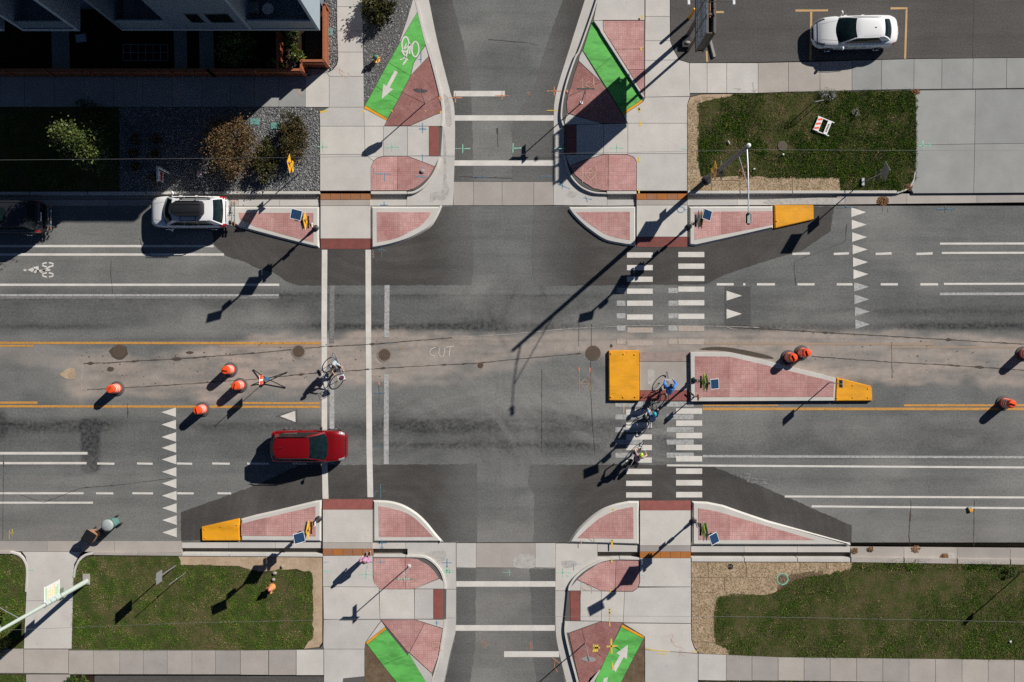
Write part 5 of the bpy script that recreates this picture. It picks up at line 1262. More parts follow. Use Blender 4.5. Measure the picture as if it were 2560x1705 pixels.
plant('shrub', 'broad leafy shrub in the dark yard behind the fence', 'shrub', (*W((604, 138), 0), .1), 2.0, .95, .95, 2600, LEAFG, .12, 50, .04, .1, seed=8)
plant('shrub', 'narrow climbing green shrub beside the deck, catching the sun', 'shrub', (*W((742, 112), 0), .1), 1.9, .34, .85, 2400, LEAFG, .09, 50, .035, .1, seed=9)
plant('shrub', 'bright green clump at the fence corner in sunlight', 'shrub', (*W((750, 150), 0), .1), 1.1, .36, .36, 1400, LEAFY, .09, 24, .03, .05, seed=10)
plant('flower_clump', 'grey lavender clump by the fence corner', 'flower', (*W((736, 166), 0), .1), .8, .24, .24, 700, m_tone('lavender', [(0, (.08, .09, .08)), (1, (.28, .25, .36))]), .07, 20, .02, .1, seed=11)
plant('shrub', 'small green shrub overhanging the fence from inside the yard', 'shrub', (*W((694, 176), 0), .1), 1.3, .45, .4, 1300, LEAFG, .09, 30, .03, .1, seed=12)
for i, (x, y) in enumerate(((345, 350), (396, 350), (342, 383), (392, 385), (343, 418), (396, 448))):
    plant('shrub', ['first', 'second', 'third', 'fourth', 'fifth', 'sixth'][i] + ' of six low brown clumps in the shaded gravel, counted from the house', 'shrub', (*W((x, y), 0), .1), .45, .26, .26, 420, LEAFB, .09, 16, .02, .03, seed=20 + i, group='low brown clumps in the shaded gravel', stems=3, up=1.0)
plant('shrub', 'dark leafy shrub low on the shaded lawn beside the sidewalk', 'shrub', (*W((240, 300), 0), .1), 1.4, .8, 1.0, 1800, LEAFD, .10, 40, .04, .05, seed=31)
plant('shrub', 'yellow-green shrub on the mulch bed at the left edge', 'shrub', (*W((8, 1598), 0), .1), 1.2, .62, .75, 2200, LEAFY, .10, 40, .035, .05, seed=32)
plant('shrub', 'small yellow-green sapling on the mulch bed near the light pole arm', 'shrub', (*W((12, 1524), 0), .1), .9, .3, .3, 600, LEAFY, .10, 16, .02, .05, seed=33)
plant('flower_clump', 'low clump with pale flowers at the bottom edge beside the walk', 'flower', (*W((202, 1698), 0), .1), .6, .7, .35, 1500, LEAFG, .07, 30, .02, .03, seed=34)
WFL = m_tone('white_flowers', [(0, (.12, .14, .07)), (.5, (.35, .36, .33)), (1, (.7, .68, .72))])
plant('flower_clump', 'white flowering weed at the top edge of the upper right lawn', 'flower', (*W(A4(405, 655), 0), .1), .35, .5, .33, 700, WFL, .045, 26, .015, .05, seed=35)
plant('flower_clump', 'small white flowering weed in the middle of the upper right lawn', 'flower', (*W(A4(592, 782), 0), .1), .3, .22, .30, 320, WFL, .045, 14, .015, .05, seed=36)
plant('flower_clump', 'small pale weed on the lower right verge near its kerb', 'flower', (*W(C4(1665, 800), 0), .1), .4, .35, .3, 420, LEAFG, .06, 14, .015, .05, seed=37)
LITT = m_tone('dead_leaves', [(0, (.10, .045, .02)), (.5, (.22, .11, .05)), (1, (.36, .22, .11))])
def litter(label, p, r, n, z):
    x0, y0 = W(p, z); a = rng.uniform(0, 6.28, n); q = r * np.sqrt(rng.random(n)); x = x0 + q * np.cos(a); y = y0 + q * np.sin(a) * .8; zz = z + .01 + rng.uniform(0, .10, n) * (1 - q / r)
    e = rng.normal(0, 1, (n, 3)); e[:, 2] *= .4; e /= np.linalg.norm(e, axis=1)[:, None]; g = np.cross(e, [0, 0, 1.]); l = rng.uniform(.03, .07, n)[:, None]
    P = np.stack([x, y, zz], -1); o = tri_mesh('leaf_pile', np.stack([P - e * l, P + g * l * .6, P + e * l, P - g * l * .6], 1), rng.random(n), LITT, label=label); return o
litter('pile of dead leaves in the gutter below the upper right lawn', A4(790, 1382), .33, 260, .01)
litter('small pile of dead leaves in the lower right gutter', C4(1215, 705), .22, 130, .02)
litter('dead leaves at the corner of the wide driveway', A4(1015, 630), .25, 90, .12)
litter('dead leaves at the foot of the upper right lawn', A4(968, 1285), .25, 120, .1)
litter('dead leaves under the street light arm', A3(1600, 1190), .45, 90, .12)
litter('dead leaves in the lower right gutter by the island', C4(595, 665), .2, 70, .02); litter('scattered leaves along the lower right gutter', C4(705, 655), .18, 60, .02); litter('few leaves in the lower right gutter', C4(1020, 655), .25, 50, .02)
n_ = 500
def lawn_leaves(poly, n, label):
    x, y = scatter(poly, n / 60.); k = x.size; P = np.stack([x, y, np.full(k, .19)], -1); e = rng.normal(0, 1, (k, 3)); e[:, 2] *= .3; e /= np.linalg.norm(e, axis=1)[:, None]; g = np.cross(e, [0, 0, 1.]); l = rng.uniform(.02, .05, k)[:, None]
    tri_mesh('fallen_leaves', np.stack([P - e * l, P + g * l * .6, P + e * l, P - g * l * .6], 1), rng.uniform(.3, 1, k), LITT, label=label)
lawn_leaves(GSW, 150, 'fallen leaves on the lower left lawn'); lawn_leaves(GSE, 60, 'fallen leaves on the lower right verge'); lawn_leaves(GNE, 60, 'fallen leaves on the upper right lawn')

# ================================================================== TRAFFIC DRUMS
def drum():
    t = thing('traffic_drum', '', 'traffic drum', group='orange traffic drums in the middle lane')
    MB().lathe((0, 0, 0), [(.27, .0), (.41, .005), (.42, .04), (.38, .075), (.29, .085), (.27, .05)], 30, False).build('rubber_base', RUBBERG, t, True)
    MB().lathe((0, 0, 0), [(.275, .01), (.285, .06), (.285, .24), (.27, .25), (.27, .44), (.258, .45), (.258, .62), (.246, .63), (.246, .80), (.236, .81), (.23, .93), (.20, .97), (.10, .985), (.001, .985)], 30, False).build('body', OPLAST, t, True)
    for z0, z1, r in ((.27, .36, .274), (.47, .56, .262), (.65, .735, .25)):
        MB().lathe((0, 0, 0), [(r, z0), (r, z1)], 30, False).build('reflective_band', WBAND, t, True)
    MB().box((0, 0, 1.015), (.30, .045, .07)).box((-.13, 0, .985), (.05, .05, .06)).build('handle', OPLAST, t, bevel=.012)
    MB().box((.02, .06, .975), (.22, .03, .03)).build('handle_slot', BLACK, t)
    return t
DR = [((293, 971), 'leftmost traffic drum, alone left of the sign stand'), ((576, 924), 'traffic drum just above its twin, nearest the sign stand and upper yellow line'), ((600.5, 963), 'traffic drum beside the black legs of the sign stand'), ((507, 1023), 'traffic drum astride the lower yellow lines on the left'),
      ((1971.5, 893), 'traffic drum touching the upper kerb of the median island'), ((2004.5, 881.5), 'traffic drum right behind the one at the median kerb'), ((2558, 884), 'traffic drum cut by the right edge of the picture'), ((2509, 1007), 'traffic drum astride the yellow line right of the median')]
d0 = drum()
for i, (p, lb) in enumerate(DR):
    q = W(p, .04); rz = random.uniform(0, 3.14)
    if i == 0: d0.location = (q[0], q[1], .006); d0.rotation_euler = (0, 0, rz); d0['label'] = lb
    else: dup(d0, (q[0], q[1], .006), rz, lb)

# ================================================================== CROSSING BEACONS AND SIGNS
BSHEET = plain('solar_backsheet', (.03, .075, .14), .35)
def rrot(d):  # sign plane helper: u along the plate, facing direction d (angle of the normal)
    return Matrix.Rotation(d, 3, 'Z')
def plate(t, name, shape, mat, c, face, th=.012, parent=None):
    """flat plate: shape is a list of (u,v); local x = normal"""
    R = rrot(face); n = len(shape)
    vs = [R @ Vector((th / 2, u, v)) + Vector(c) for u, v in shape] + [R @ Vector((-th / 2, u, v)) + Vector(c) for u, v in shape]
    fs = [tuple(range(n)), tuple(range(2 * n - 1, n - 1, -1))] + [(i, n + i, n + (i + 1) % n, (i + 1) % n) for i in range(n)]
    return MB().add(vs, fs).build(name, mat, parent or t)
def rectp(w, h): return [(-w / 2, -h / 2), (w / 2, -h / 2), (w / 2, h / 2), (-w / 2, h / 2)]
def diam(d): return [(0, -d), (d, 0), (0, d), (-d, 0)]
def octa(r): return [(r * math.cos(math.pi / 8 + i * math.pi / 4), r * math.sin(math.pi / 8 + i * math.pi / 4)) for i in range(8)]
PED = [[(-.05, .16), (.03, .18), (.07, .06), (.16, .0), (.15, -.03), (.04, .03), (.03, -.04), (.12, -.16), (.14, -.27), (.10, -.28), (.07, -.18), (-.02, -.08), (-.08, -.2), (-.18, -.27), (-.2, -.24), (-.12, -.17), (-.06, -.05), (-.06, .06), (-.13, -.02), (-.16, .0)]]
def glyph(t, c, face, s, off, parent, flip=1):
    R = rrot(face)
    for pg in PED:
        plate(t, 'symbol', [(u * s * flip, v * s) for u, v in pg], SYMB, Vector(c) + R @ Vector((off, 0, 0)), face, .003, parent)
    plate(t, 'symbol', [(.0 + .055 * s * math.cos(a) + .0, .25 * s + .055 * s * math.sin(a)) for a in np.linspace(0, 2 * math.pi, 9)[:-1]], SYMB, Vector(c) + R @ Vector((off, 0, 0)), face, .003, parent)
def arrow_glyph(t, c, face, off, parent):
    R = rrot(face)
    plate(t, 'symbol', [(-.12, .03), (.02, -.03), (-.01, -.07), (.15, -.09), (.10, .06), (.06, .02), (-.10, .08)], SYMB, Vector(c) + R @ Vector((off, 0, 0)), face, .003, parent)
def beacon(label, p, face, mat, second, solar_rot, solar_off, grp='flashing crossing beacons with solar panels', zb=.14, backs=False):
    q = W(p, zb); t = thing('crossing_beacon', label, 'traffic sign', (q[0], q[1], zb), group=grp)
    MB().tube([(0, 0, 0), (0, 0, 4.65)], .055, 12).build('pole', BRONZE, t, True)
    MB().lathe((0, 0, 0), [(.17, 0), (.17, .06), (.10, .10), (.09, .35), (.07, .42)], 14).build('pole_base', DSTEEL, t)
    f = face; R = rrot(f); ux = R @ Vector((1, 0, 0))
    b = MB().box((0, 0, 1.05), (.16, .14, .26), f).build('push_button', BLACK, t, bevel=.02)
    pl = plate(t, 'button_plaque', rectp(.23, .32), WPLAST, ux * .10 + Vector((0, 0, 1.38)), f)
    plate(t, 'symbol', rectp(.12, .12), AMBER, ux * .108 + Vector((0, 0, 1.33)), f, .003, pl)
    sm = ALU if backs else mat
    a = plate(t, 'arrow_plaque', rectp(.62, .34), sm, ux * .075 + Vector((0, 0, 2.2)), f)
    d = plate(t, 'crossing_sign', diam(.53), sm, ux * .075 + Vector((0, 0, 2.98)), f)
    lb = MB().box(ux * .12 + Vector((0, 0, 2.43)), (.10, .66, .10), f).build('light_bar', BLACK, t, bevel=.01)
    for s in (-.2, .2): MB().box(ux * .172 + (R @ Vector((0, s, 0))) + Vector((0, 0, 2.43)), (.008, .16, .06), f).build('lens', AMBER, lb)
    if not backs:
        glyph(t, ux * .075 + Vector((0, 0, 2.98)), f, 1.15, .008, d); arrow_glyph(t, ux * .075 + Vector((0, 0, 2.2)), f, .008, a)
    if second:
        plate(t, 'arrow_plaque', rectp(.62, .34), mat if backs else ALU, -ux * .075 + Vector((0, 0, 2.2)), f); d2 = plate(t, 'crossing_sign', diam(.53), mat if backs else ALU, -ux * .075 + Vector((0, 0, 2.98)), f)
        MB().box(-ux * .12 + Vector((0, 0, 2.43)), (.10, .66, .10), f).build('light_bar', BLACK, t, bevel=.01)
    MB().box(-ux * .14 + Vector((0, 0, 4.0)), (.16, .26, .36), f).build('control_box', DSTEEL, t, bevel=.015)
    so = Vector((solar_off[0], solar_off[1], 4.7))
    MB().tube([(0, 0, 4.6), tuple(so)], .03, 8).build('solar_arm', DSTEEL, t)
    Rs = Matrix.Rotation(solar_rot, 3, 'Z') @ Matrix.Rotation(math.radians(32), 3, 'Y')
    sp = MB().box(so, (.58, .52, .035), M=Rs).build('solar_panel', WPLAST, t)
    MB().box(so + Rs @ Vector((0, 0, .0185)), (.545, .485, .004), M=Rs).build('backsheet', BSHEET, sp)
    for i in range(4):
        for j in range(9):
            MB().box(so + Rs @ Vector((-.2 + i * .1333, -.212 + j * .053, .0225)), (.125, .045, .003), M=Rs).build('solar_cell', CELL, sp)
    return t
beacon('yellow crossing sign and solar panel on the island behind the white SUV', (790, 570), 0, YSIGN, True, math.radians(-11), (0, .1))
beacon('grey backed crossing beacon with solar panel on the island beside the street light arm', (1722.5, 566), math.pi, YSIGN, True, math.radians(-13), (.0, .0), backs=True)
beacon('yellow crossing sign and solar panel on the island above the left lawn', (797, 1297), 0, YSIGN, True, math.radians(10), (0, -.05))
beacon('lime crossing sign and solar panel on the long island by the straw matting', (1734, 1301), math.pi, LSIGN, True, math.radians(18), (.1, .0))
beacon('lime crossing sign and solar panel on the median island', (1735, 950), math.pi, LSIGN, True, math.radians(3), (.1, .0), zb=.22)

def signpost(label, p, h, plates, cat='traffic sign', name='road_sign', zb=.15, r=.03, mat=STEEL):
    q = W(p, zb); t = thing(name, label, cat, (q[0], q[1], zb))
    MB().tube([(0, 0, 0), (0, 0, h)], r, 8).build('post', mat, t)
    for nm, shp, m, z, f, off in plates:
        R = rrot(f); plate(t, nm, shp, m, R @ Vector((off, 0, 0)) + Vector((0, 0, z)), f)
    return t
E_, N_, W_, S_ = 0, math.pi / 2, math.pi, -math.pi / 2
STOPR = plain('stop_red', (.5, .02, .025), .4)
t = signpost('stop sign seen from behind in the paver wedge left of the side street', (1062.7, 258.8), 2.85, [('sign_face', octa(.41), STOPR, 2.5, N_, .045), ('sign_back', octa(.405), ALU, 2.5, N_, .032)])
t = signpost('stop sign seen from behind in the paver wedge at the bottom right', (1462.8, 1607.5), 2.85, [('sign_face', octa(.41), STOPR, 2.5, S_, .045), ('sign_back', octa(.405), ALU, 2.5, S_, .032)])
def street_sign(label, p):
    t = signpost(label, p, 2.9, [('street_blade', rectp(.95, .2), GREENS, 2.82, N_, 0), ('street_blade', rectp(.95, .2), GREENS, 2.58, E_, 0)], name='street_sign')
    for b, (z, f) in zip([c for c in t.children if c.name.startswith('street_blade')], ((2.82, N_), (2.58, E_))):
        for s in (1, -1):
            R = rrot(f)
            for k, (u0, u1) in enumerate(((-.33, -.22), (-.19, -.12), (-.09, .02), (.06, .13), (.17, .30))):
                plate(t, 'lettering', [(u0, -.05), (u1, -.05), (u1, .05), (u0, .05)], WPLAST, R @ Vector((s * .0085, 0, 0)) + Vector((0, 0, z)), f, .003, b)
    MB().box((0, 0, .02), (.16, .16, .04)).build('base', WPLAST, t)
    return t
street_sign('street name sign with green blades beside the standing pedestrian', (1023.4, 1414.8))
street_sign('street name sign with crossed blades in the pavers under the billboard shadow', (1453.7, 257))
t = signpost('keep-right sign on a thin post at the yellow tip of the median', (2073.4, 956), 1.95, [('sign_face', rectp(.42, .52), WPLAST, 1.7, E_, .045), ('sign_back', rectp(.415, .515), BRONZE, 1.7, E_, .03)], zb=.21)
t = signpost('small orange striped marker panel at the lower corner of the median', (1738, 991), 1.25, [('panel', rectp(.34, .42), m_stripe('orange_black_stripes', (.62, .18, .01), (.02, .02, .02), 52, (0.0, 0.0, 0.0)), .98, W_, .04)], zb=.21)
MB().box((-.2, .18, .01), (.05, .4, .04), .8).build('foot', DSTEEL, t); MB().box((0, 0, .01), (.3, .05, .04), .3).build('foot', DSTEEL, t)
t = signpost('tall metal post with dark backed diamond sign on the upper right lawn', (2156, 455), 3.7, [('diamond_sign', diam(.55), ALU, 3.2, E_, -.02), ('lower_plate', rectp(.55, .55), plain('green_grey_back', (.10, .12, .08), .6), 2.2, E_, .03)], zb=.11)
MB().box((0, 0, .06), (.14, .42, .12)).build('base', STEEL, t)
t = signpost('grey backed rectangular sign on a slanting looking post in the lower left lawn', (439.7, 1414), 2.95, [('sign_back', rectp(.62, .8), ALU, 2.5, W_, -.03)], zb=.11)
t = signpost('thin metal stake beside the grey sign in the lower left lawn', (463, 1433), 2.4, [('tag', rectp(.1, .14), ALU, 1.25, W_, .03)], 'stake', 'marker_stake', .11, .02)
t = signpost('orange crossing warning sign on a post among the corner shrubs', (750, 432), 3.0, [('diamond_sign', diam(.55), YSIGN, 2.55, E_, .04), ('arrow_plaque', rectp(.6, .32), YSIGN, 1.85, E_, .04)], zb=.1)
for c in list(t.children):
    if c.name.startswith('diamond'): glyph(t, (.04, 0, 2.55), 0, 1.2, .008, c)
    if c.name.startswith('arrow'): arrow_glyph(t, (.04, 0, 1.85), 0, .008, c)

t = signpost('thin dark post at the right edge of the lower right verge', (2557, 1428), 2.9, [('sign_face', rectp(.3, .45), ALU, 2.6, E_, .03)], zb=.11, mat=DSTEEL)
# portable sign stand
q = W((671.6, 946.6)); t = thing('sign_stand', 'portable road-work sign on black cross legs with blue spring base', 'traffic sign', (q[0], q[1], .006))
Z6 = lambda x, y: (600 + x / 9.22, 900 + y / 9.22)
for e in ((310, 225), (1070, 285), (1040, 630), (285, 570)):
    p = W(Z6(*e), .05); MB().tube([(0, 0, .28), (p[0] - q[0], p[1] - q[1], .03)], .027, 6).ball((p[0] - q[0], p[1] - q[1], .035), .04, 8, 5).build('leg', BLACK, t)
MB().box((0, 0, .3), (.16, .2, .22)).build('spring_base', BLUEST, t, bevel=.03)
MB().tube([(0, 0, .3), (0, 0, 2.55)], .018, 6).build('mast', STEEL, t)
a = plate(t, 'sign_panel', rectp(.5, .72), WBAND, (.03, 0, 1.62), 0)
for s in (-.15, .15): plate(t, 'orange_field', rectp(.2, .6), OPLAST, (.04, s, 1.62), 0, .003, a)

# street lights
def cobra(t, base_z, arm_z, arm_xy, mat):
    ax, ay = arm_xy; u = Vector((ax, ay, 0)).normalized()
    MB().tube([(0, 0, arm_z - .1), (ax * .3, ay * .3, arm_z + .12), (ax * .65, ay * .65, arm_z + .25), (ax, ay, arm_z + .3)], [.042, .036, .032, .028], 8).build('arm', mat, t, True)
    MB().tube([(0, 0, arm_z - 1.7), (ax * .25, ay * .25, arm_z - .9), (ax * .62, ay * .62, arm_z + .2)], .025, 6).build('brace', mat, t)
    ang = math.atan2(ay, ax)
    h = MB().box((ax + u.x * .22, ay + u.y * .22, arm_z + .30), (.58, .25, .12), ang).build('lamp_head', LIDG, t, bevel=.06)
    MB().lathe((ax + u.x * .0, ay + u.y * .0, arm_z + .37), [(.05, 0), (.05, .08), (.03, .1)], 8).build('photocell', GREENS, h)
q = W((1767, 450), .11); t = thing('street_light', 'grey steel street light on the upper right lawn, its arm over the island', 'street light', (q[0], q[1], .11))
MB().tube([(0, 0, 0), (0, 0, 4.5), (0, 0, 9.0)], [.15, .125, .10], 16).build('pole', plain('grey_pole', (.13, .14, .16), .5, .4), t, True)
MB().lathe((0, 0, 9.0), [(.11, 0), (.10, .05), (.03, .09)], 12).build('pole_cap', WPLAST, t); MB().lathe((0, 0, 0), [(.26, -.05), (.26, .06), (.18, .10)], 16).build('base_plate', DSTEEL, t)
cobra(t, 0, 8.75, (-.02, -3.2), STEEL)
for off, z, m in ((-.16, 2.75, YSIGN),):
    d = plate(t, 'crossing_sign', diam(.55), m, (off, 0, z), W_); glyph(t, (off, 0, z), W_, 1.2, .008, d); a = plate(t, 'arrow_plaque', rectp(.6, .32), m, (off, 0, 1.95), W_); arrow_glyph(t, (off, 0, 1.95), W_, .008, a)
plate(t, 'sign_back', diam(.55), ALU, (.17, 0, 2.75), E_)
q = W((217, 1453), .11); t = thing('street_light', 'pale green street light pole with a white banner leaning over the narrow driveway', 'street light', (q[0], q[1], .11))
MB().tube([(0, 0, 0), (0, 0, 4.6), (0, 0, 4.62), (0, 0, 9.4)], [.14, .12, .10, .075], 16).build('pole', PGREEN, t, True)
MB().box((-.02, .12, .0), (.42, .62, .12)).build('footing', CONCO, t, bevel=.02)
for z in (3.05, 3.6, 4.1, 4.62): MB().lathe((0, 0, z), [(.135, 0), (.135, .05)], 14).build('clamp', STEEL, t)
for z in (3.1, 4.62): MB().tube([(0, .05, z), (0, .95, z)], .018, 6).build('banner_arm', WPLAST, t)
bn = plate(t, 'banner', rectp(.78, 1.5), WPLAST, (0, .52, 3.86), E_, .012)
LG = plain('lime_print', (.22, .62, .16), .6); YG = plain('yellow_print', (.75, .66, .22), .6); BG = plain('pale_blue_print', (.42, .60, .72), .6)
for k, (v, m, n) in enumerate(((.60, LG, 9), (.42, YG, 7), (.2, YG, 8), (-.0, YG, 6), (-.25, YG, 9), (-.42, LG, 6), (-.6, LG, 8))):
    u = -.3
    for i in range(n):
        w = random.uniform(.03, .075); plate(t, 'print', [(u, v - .05), (u + w, v - .05), (u + w, v + .05), (u, v + .05)], m, (.009, .52, 3.86), E_, .003, bn); u += w + random.uniform(.012, .03)
        if u > .28: break
plate(t, 'print', [(-.37, -.68), (-.33, -.68), (-.33, .68), (-.37, .68)], BG, (.009, .52, 3.86), E_, .003, bn)
plate(t, 'small_sign', rectp(.62, .42), plain('olive_sign_back', (.16, .19, .15), .5), (-.15, 0, 2.55), W_)
cobra(t, 0, 8.6, (-1.2, 2.6), STEEL)

# overhead wires
def wire(label, pts, z, r=.0065):
    P = [W3(p, z + dz) for p, dz in pts]; n = 40; out = []
    for i in range(n + 1):
        s = i / n * (len(P) - 1); k = min(int(s), len(P) - 2); out.append(P[k].lerp(P[k + 1], s - k))
    o = MB().tube(out, r, 5).build('overhead_wire', plain('wire_' + str(len(bpy.data.materials)), (.16, .16, .17), .6), None); tag(o, label, 'wire'); return o
wire('overhead wire running left from the grey street light over the shrubs', [((-400, 402), 0), ((0, 400), -.1), ((640, 395), -.2), ((1280, 386), -.15), ((1873, 375), .2)], 8.4)
wire('overhead wire running right from the grey street light over the driveway', [((1874, 374), .2), ((2240, 376), 0), ((2560, 376.5), 0), ((2960, 374), .1)], 8.4)
wire('overhead wire crossing the bottom of the picture', [((-400, 1590), 0), ((0, 1576), 0), ((450, 1558), 0), ((900, 1547.5), 0), ((1500, 1540), 0), ((1900, 1542), 0), ((2560, 1555), 0), ((2960, 1566), 0)], 7.5)

# ================================================================== BILLBOARD, BOLLARD, SMALL ITEMS
xs0, xs1 = gx(1740, 3.3), gx(1757.5, 3.3); ys0, ys1 = gy(127.3, 3.3), gy(127.3, 3.3) + 2.75
zb0, zb1 = 3.2, 5.95
t = thing('billboard', 'weathered blue pylon sign with open rusty frame standing in the parking lot', 'billboard', ((xs0 + xs1) / 2, (ys0 + ys1) / 2, .13))
cx, cy = t.location.x, t.location.y; hw, hl = (xs1 - xs0) / 2, (ys1 - ys0) / 2
for s, nm in ((-1, 'west'), (1, 'east')):
    f = MB().box((s * hw, 0, (zb0 + zb1) / 2 - .13), (.03, 2 * hl, zb1 - zb0)).build('face_panel', BILLB if s < 0 else ALU, t)
    if s < 0:
        for k, (z, h, m, n) in enumerate(((5.35, .34, TRIMW, 7), (4.55, .4, DSTEEL, 9), (4.0, .24, TRIMW, 8), (3.6, .2, DSTEEL, 10))):
            v = -hl * .85; st = 2 * hl * .85 / n
            for i in range(n):
                MB().box((s * (hw + .018), v + st * (i + .5), z), (.006, st * .62, h)).build('lettering', m, f)
for y in (-hl, -hl * .33, hl * .33, hl):
    MB().box((-hw, y, (zb0 + zb1) / 2), (.07, .07, zb1 - zb0 + .1)).build('frame_post', RUSTF, t); MB().box((hw, y, (zb0 + zb1) / 2), (.07, .07, zb1 - zb0 + .1)).build('frame_post', RUSTF, t)
    for z in (zb0, zb1): MB().box((0, y, z), (2 * hw - .075, .05, .05)).build('cross_bar', RUSTF, t)
for x in (-hw, hw):
    for z in (zb0 - .075, zb1 + .075): MB().box((x, 0, z), (.08, 2 * hl + .1, .06)).build('frame_rail', RUSTF, t)
MB().box((0, -hl + .02, (zb0 + zb1) / 2), (2 * hw - .08, .03, zb1 - zb0 - .1)).build('end_panel', plain('dark_olive', (.06, .062, .055), .6), t)
MB().box((0, 0, zb0 + .6), (.1, 2 * hl - .1, .1)).build('inner_beam', RUSTF, t); MB().box((0.05, .3, zb1 - .3), (.12, 1.6, .1)).build('ballast_tray', BROWNB, t)
for y, r in ((.55, .12), (-.35, .075)): MB().tube([(0, y, 0), (0, y, zb1 - .2)], r, 12).build('pole', RUSTF, t)
MB().box((-.12, .1, .1), (.5, .62, .22)).build('plinth', BLACK, t, bevel=.02); MB().ball((-.05, .05, .22), (.16, .1, .08)).build('rock', STONE, t)
ar = MB().tube([(-1.15, .15, zb1 + .12), (1.1, .15, zb1 + .10)], .015, 6).build('lamp_arm', DSTEEL, t)
for x in (-1.15, 1.1): MB().box((x, .1, zb1 + .12), (.14, .24, .1)).build('flood_lamp', WPLAST, ar, bevel=.02)
q = W((1723.4, 45.4), .13); t = thing('bollard', 'tall yellow bollard beside the billboard', 'bollard', (q[0], q[1], .13))
MB().tube([(0, 0, 0), (0, 0, 1.35)], .085, 14).build('post', YBOLL, t, True); MB().ball((0, 0, 1.35), (.085, .085, .06), 14, 8).build('cap', YSIGN, t, True)
p0, p1 = W((1774, 96), .2), W((1786, 143), .2)
t = thing('wheel_stop', 'grey concrete wheel stop by the billboard foot', 'wheel stop', ((p0[0] + p1[0]) / 2, (p0[1] + p1[1]) / 2, .13), math.atan2(p1[1] - p0[1], p1[0] - p0[0]))
m = MB(); L2 = math.hypot(p1[0] - p0[0], p1[1] - p0[1]) / 2
m.add([(x, y, z) for x in (-L2, L2) for y, z in ((-.10, 0), (.10, 0), (.07, .13), (-.07, .13))], [(0, 1, 2, 3), (7, 6, 5, 4), (0, 4, 5, 1), (1, 5, 6, 2), (2, 6, 7, 3), (3, 7, 4, 0)]).build('body', CONCO, t, bevel=.015)
for x in (-L2 * .6, L2 * .6): MB().lathe((x, 0, .128), [(.02, 0), (.02, .012)], 8).build('pin', DSTEEL, t)

def hydrant(label, p, body, cap):
    q = W(p, .12); t = thing('fire_hydrant', label, 'hydrant', (q[0], q[1], .10))
    MB().lathe((0, 0, 0), [(.19, 0), (.19, .04), (.125, .06), (.115, .45), (.155, .47), (.155, .51), (.13, .53)], 16).build('barrel', body, t, True)
    MB().lathe((0, 0, .53), [(.14, 0), (.13, .09), (.09, .16), (.04, .19), (.04, .23), (.001, .23)], 16, False).build('bonnet', cap, t, True)
    for d in ((1, 0), (-1, 0), (0, -1)):
        e = .235 if d[1] == 0 else .27; r = .055 if d[1] == 0 else .075
        MB().tube([(d[0] * .09, d[1] * .09, .36), (d[0] * e, d[1] * e, .36)], r, 10).build('nozzle_cap', body, t)
YH = plain('hydrant_yellow', (.74, .36, .09), .5, var=.1); PH = plain('hydrant_salmon', (.62, .20, .13), .5, var=.1); OH = plain('hydrant_orange', (.76, .31, .10), .5, var=.1)
hydrant('yellow fire hydrant with green cap in the gravel wedge', (942, 150), YH, plain('hydrant_green', (.03, .17, .10), .5)); hydrant('salmon and orange fire hydrant on the lower left lawn', (681, 1467), OH, PH)

# bins at the kerb
q = W((243, 1333), 0); t = thing('trash_bin', 'square brown trash bin with black lid at the left kerb', 'bin', (q[0], q[1], .012), math.radians(-32))
m = MB()
for z, a in ((0.08, .22), (.55, .27), (1.0, .31)): pass
m.add([(sx * a, sy * a, z) for z, a in ((.08, .21), (.92, .29)) for sx, sy in ((-1, -1), (1, -1), (1, 1), (-1, 1))], [(3, 2, 1, 0), (4, 5, 6, 7), (0, 1, 5, 4), (1, 2, 6, 5), (2, 3, 7, 6), (3, 0, 4, 7)]).build('body', BROWNB, t, bevel=.03)
MB().box((0, 0, .95), (.63, .63, .07)).build('rim', BROWNB, t, bevel=.02); MB().box((0, 0, 1.015), (.66, .66, .07)).build('lid', BLACK, t, bevel=.03)
MB().box((0, -.33, .9), (.4, .03, .04)).build('handle', BROWNB, t)
for s in (-.2, .2): MB().tube([(s, .24, .1), (s + .06 * (1 if s > 0 else -1), .24, .1)], .1, 12).build('wheel', RUBBER, t)
MB().box((0, 0, .04), (.36, .36, .07)).build('foot', BLACK, t)
q = W((289, 1304), 0); t = thing('trash_bin', 'round topped teal trash cart with pale grey lid at the left kerb', 'bin', (q[0], q[1], .012), math.radians(28))
m = MB(); prof = []
n = 16
def rr(a, rx, ry): return (rx * (abs(math.cos(a)) ** .6) * (1 if math.cos(a) >= 0 else -1), ry * (abs(math.sin(a)) ** .6) * (1 if math.sin(a) >= 0 else -1))
vs = []; fs = []
for z, k in ((.06, .78), (.5, .9), (.98, 1.0)):
    for i in range(n): vs.append((*[c * k for c in rr(2 * math.pi * i / n, .31, .29)], z))
for r in range(2):
    for i in range(n): fs.append((r * n + i, r * n + (i + 1) % n, (r + 1) * n + (i + 1) % n, (r + 1) * n + i))
fs += [tuple(reversed(range(n))), tuple(range(2 * n, 3 * n))]
m.add(vs, fs).build('body', TEAL, t, True)
ld = MB().ball((-.02, 0, 1.0), (.345, .33, .10), 22, 8).build('lid', LIDG, t, True)
for k in range(3): MB().box((-.1 - .02 * k, -.10 - .07 * k + .03, 1.085 - .012 * k), (.22, .018, .02), -.6).build('slot', TEAL, ld)
MB().tube([(.30, -.2, .95), (.40, -.2, .98), (.40, .2, .98), (.30, .2, .95)], .02, 6).build('handle', TEAL, t)
for s in (-.24, .24): MB().torus((.27, s, .13), .085, .045, 'Y', 16, 6).lathe((.27, s, .13), [(.05, -.01), (.05, .01)], 8).build('wheel', RUBBER, t)

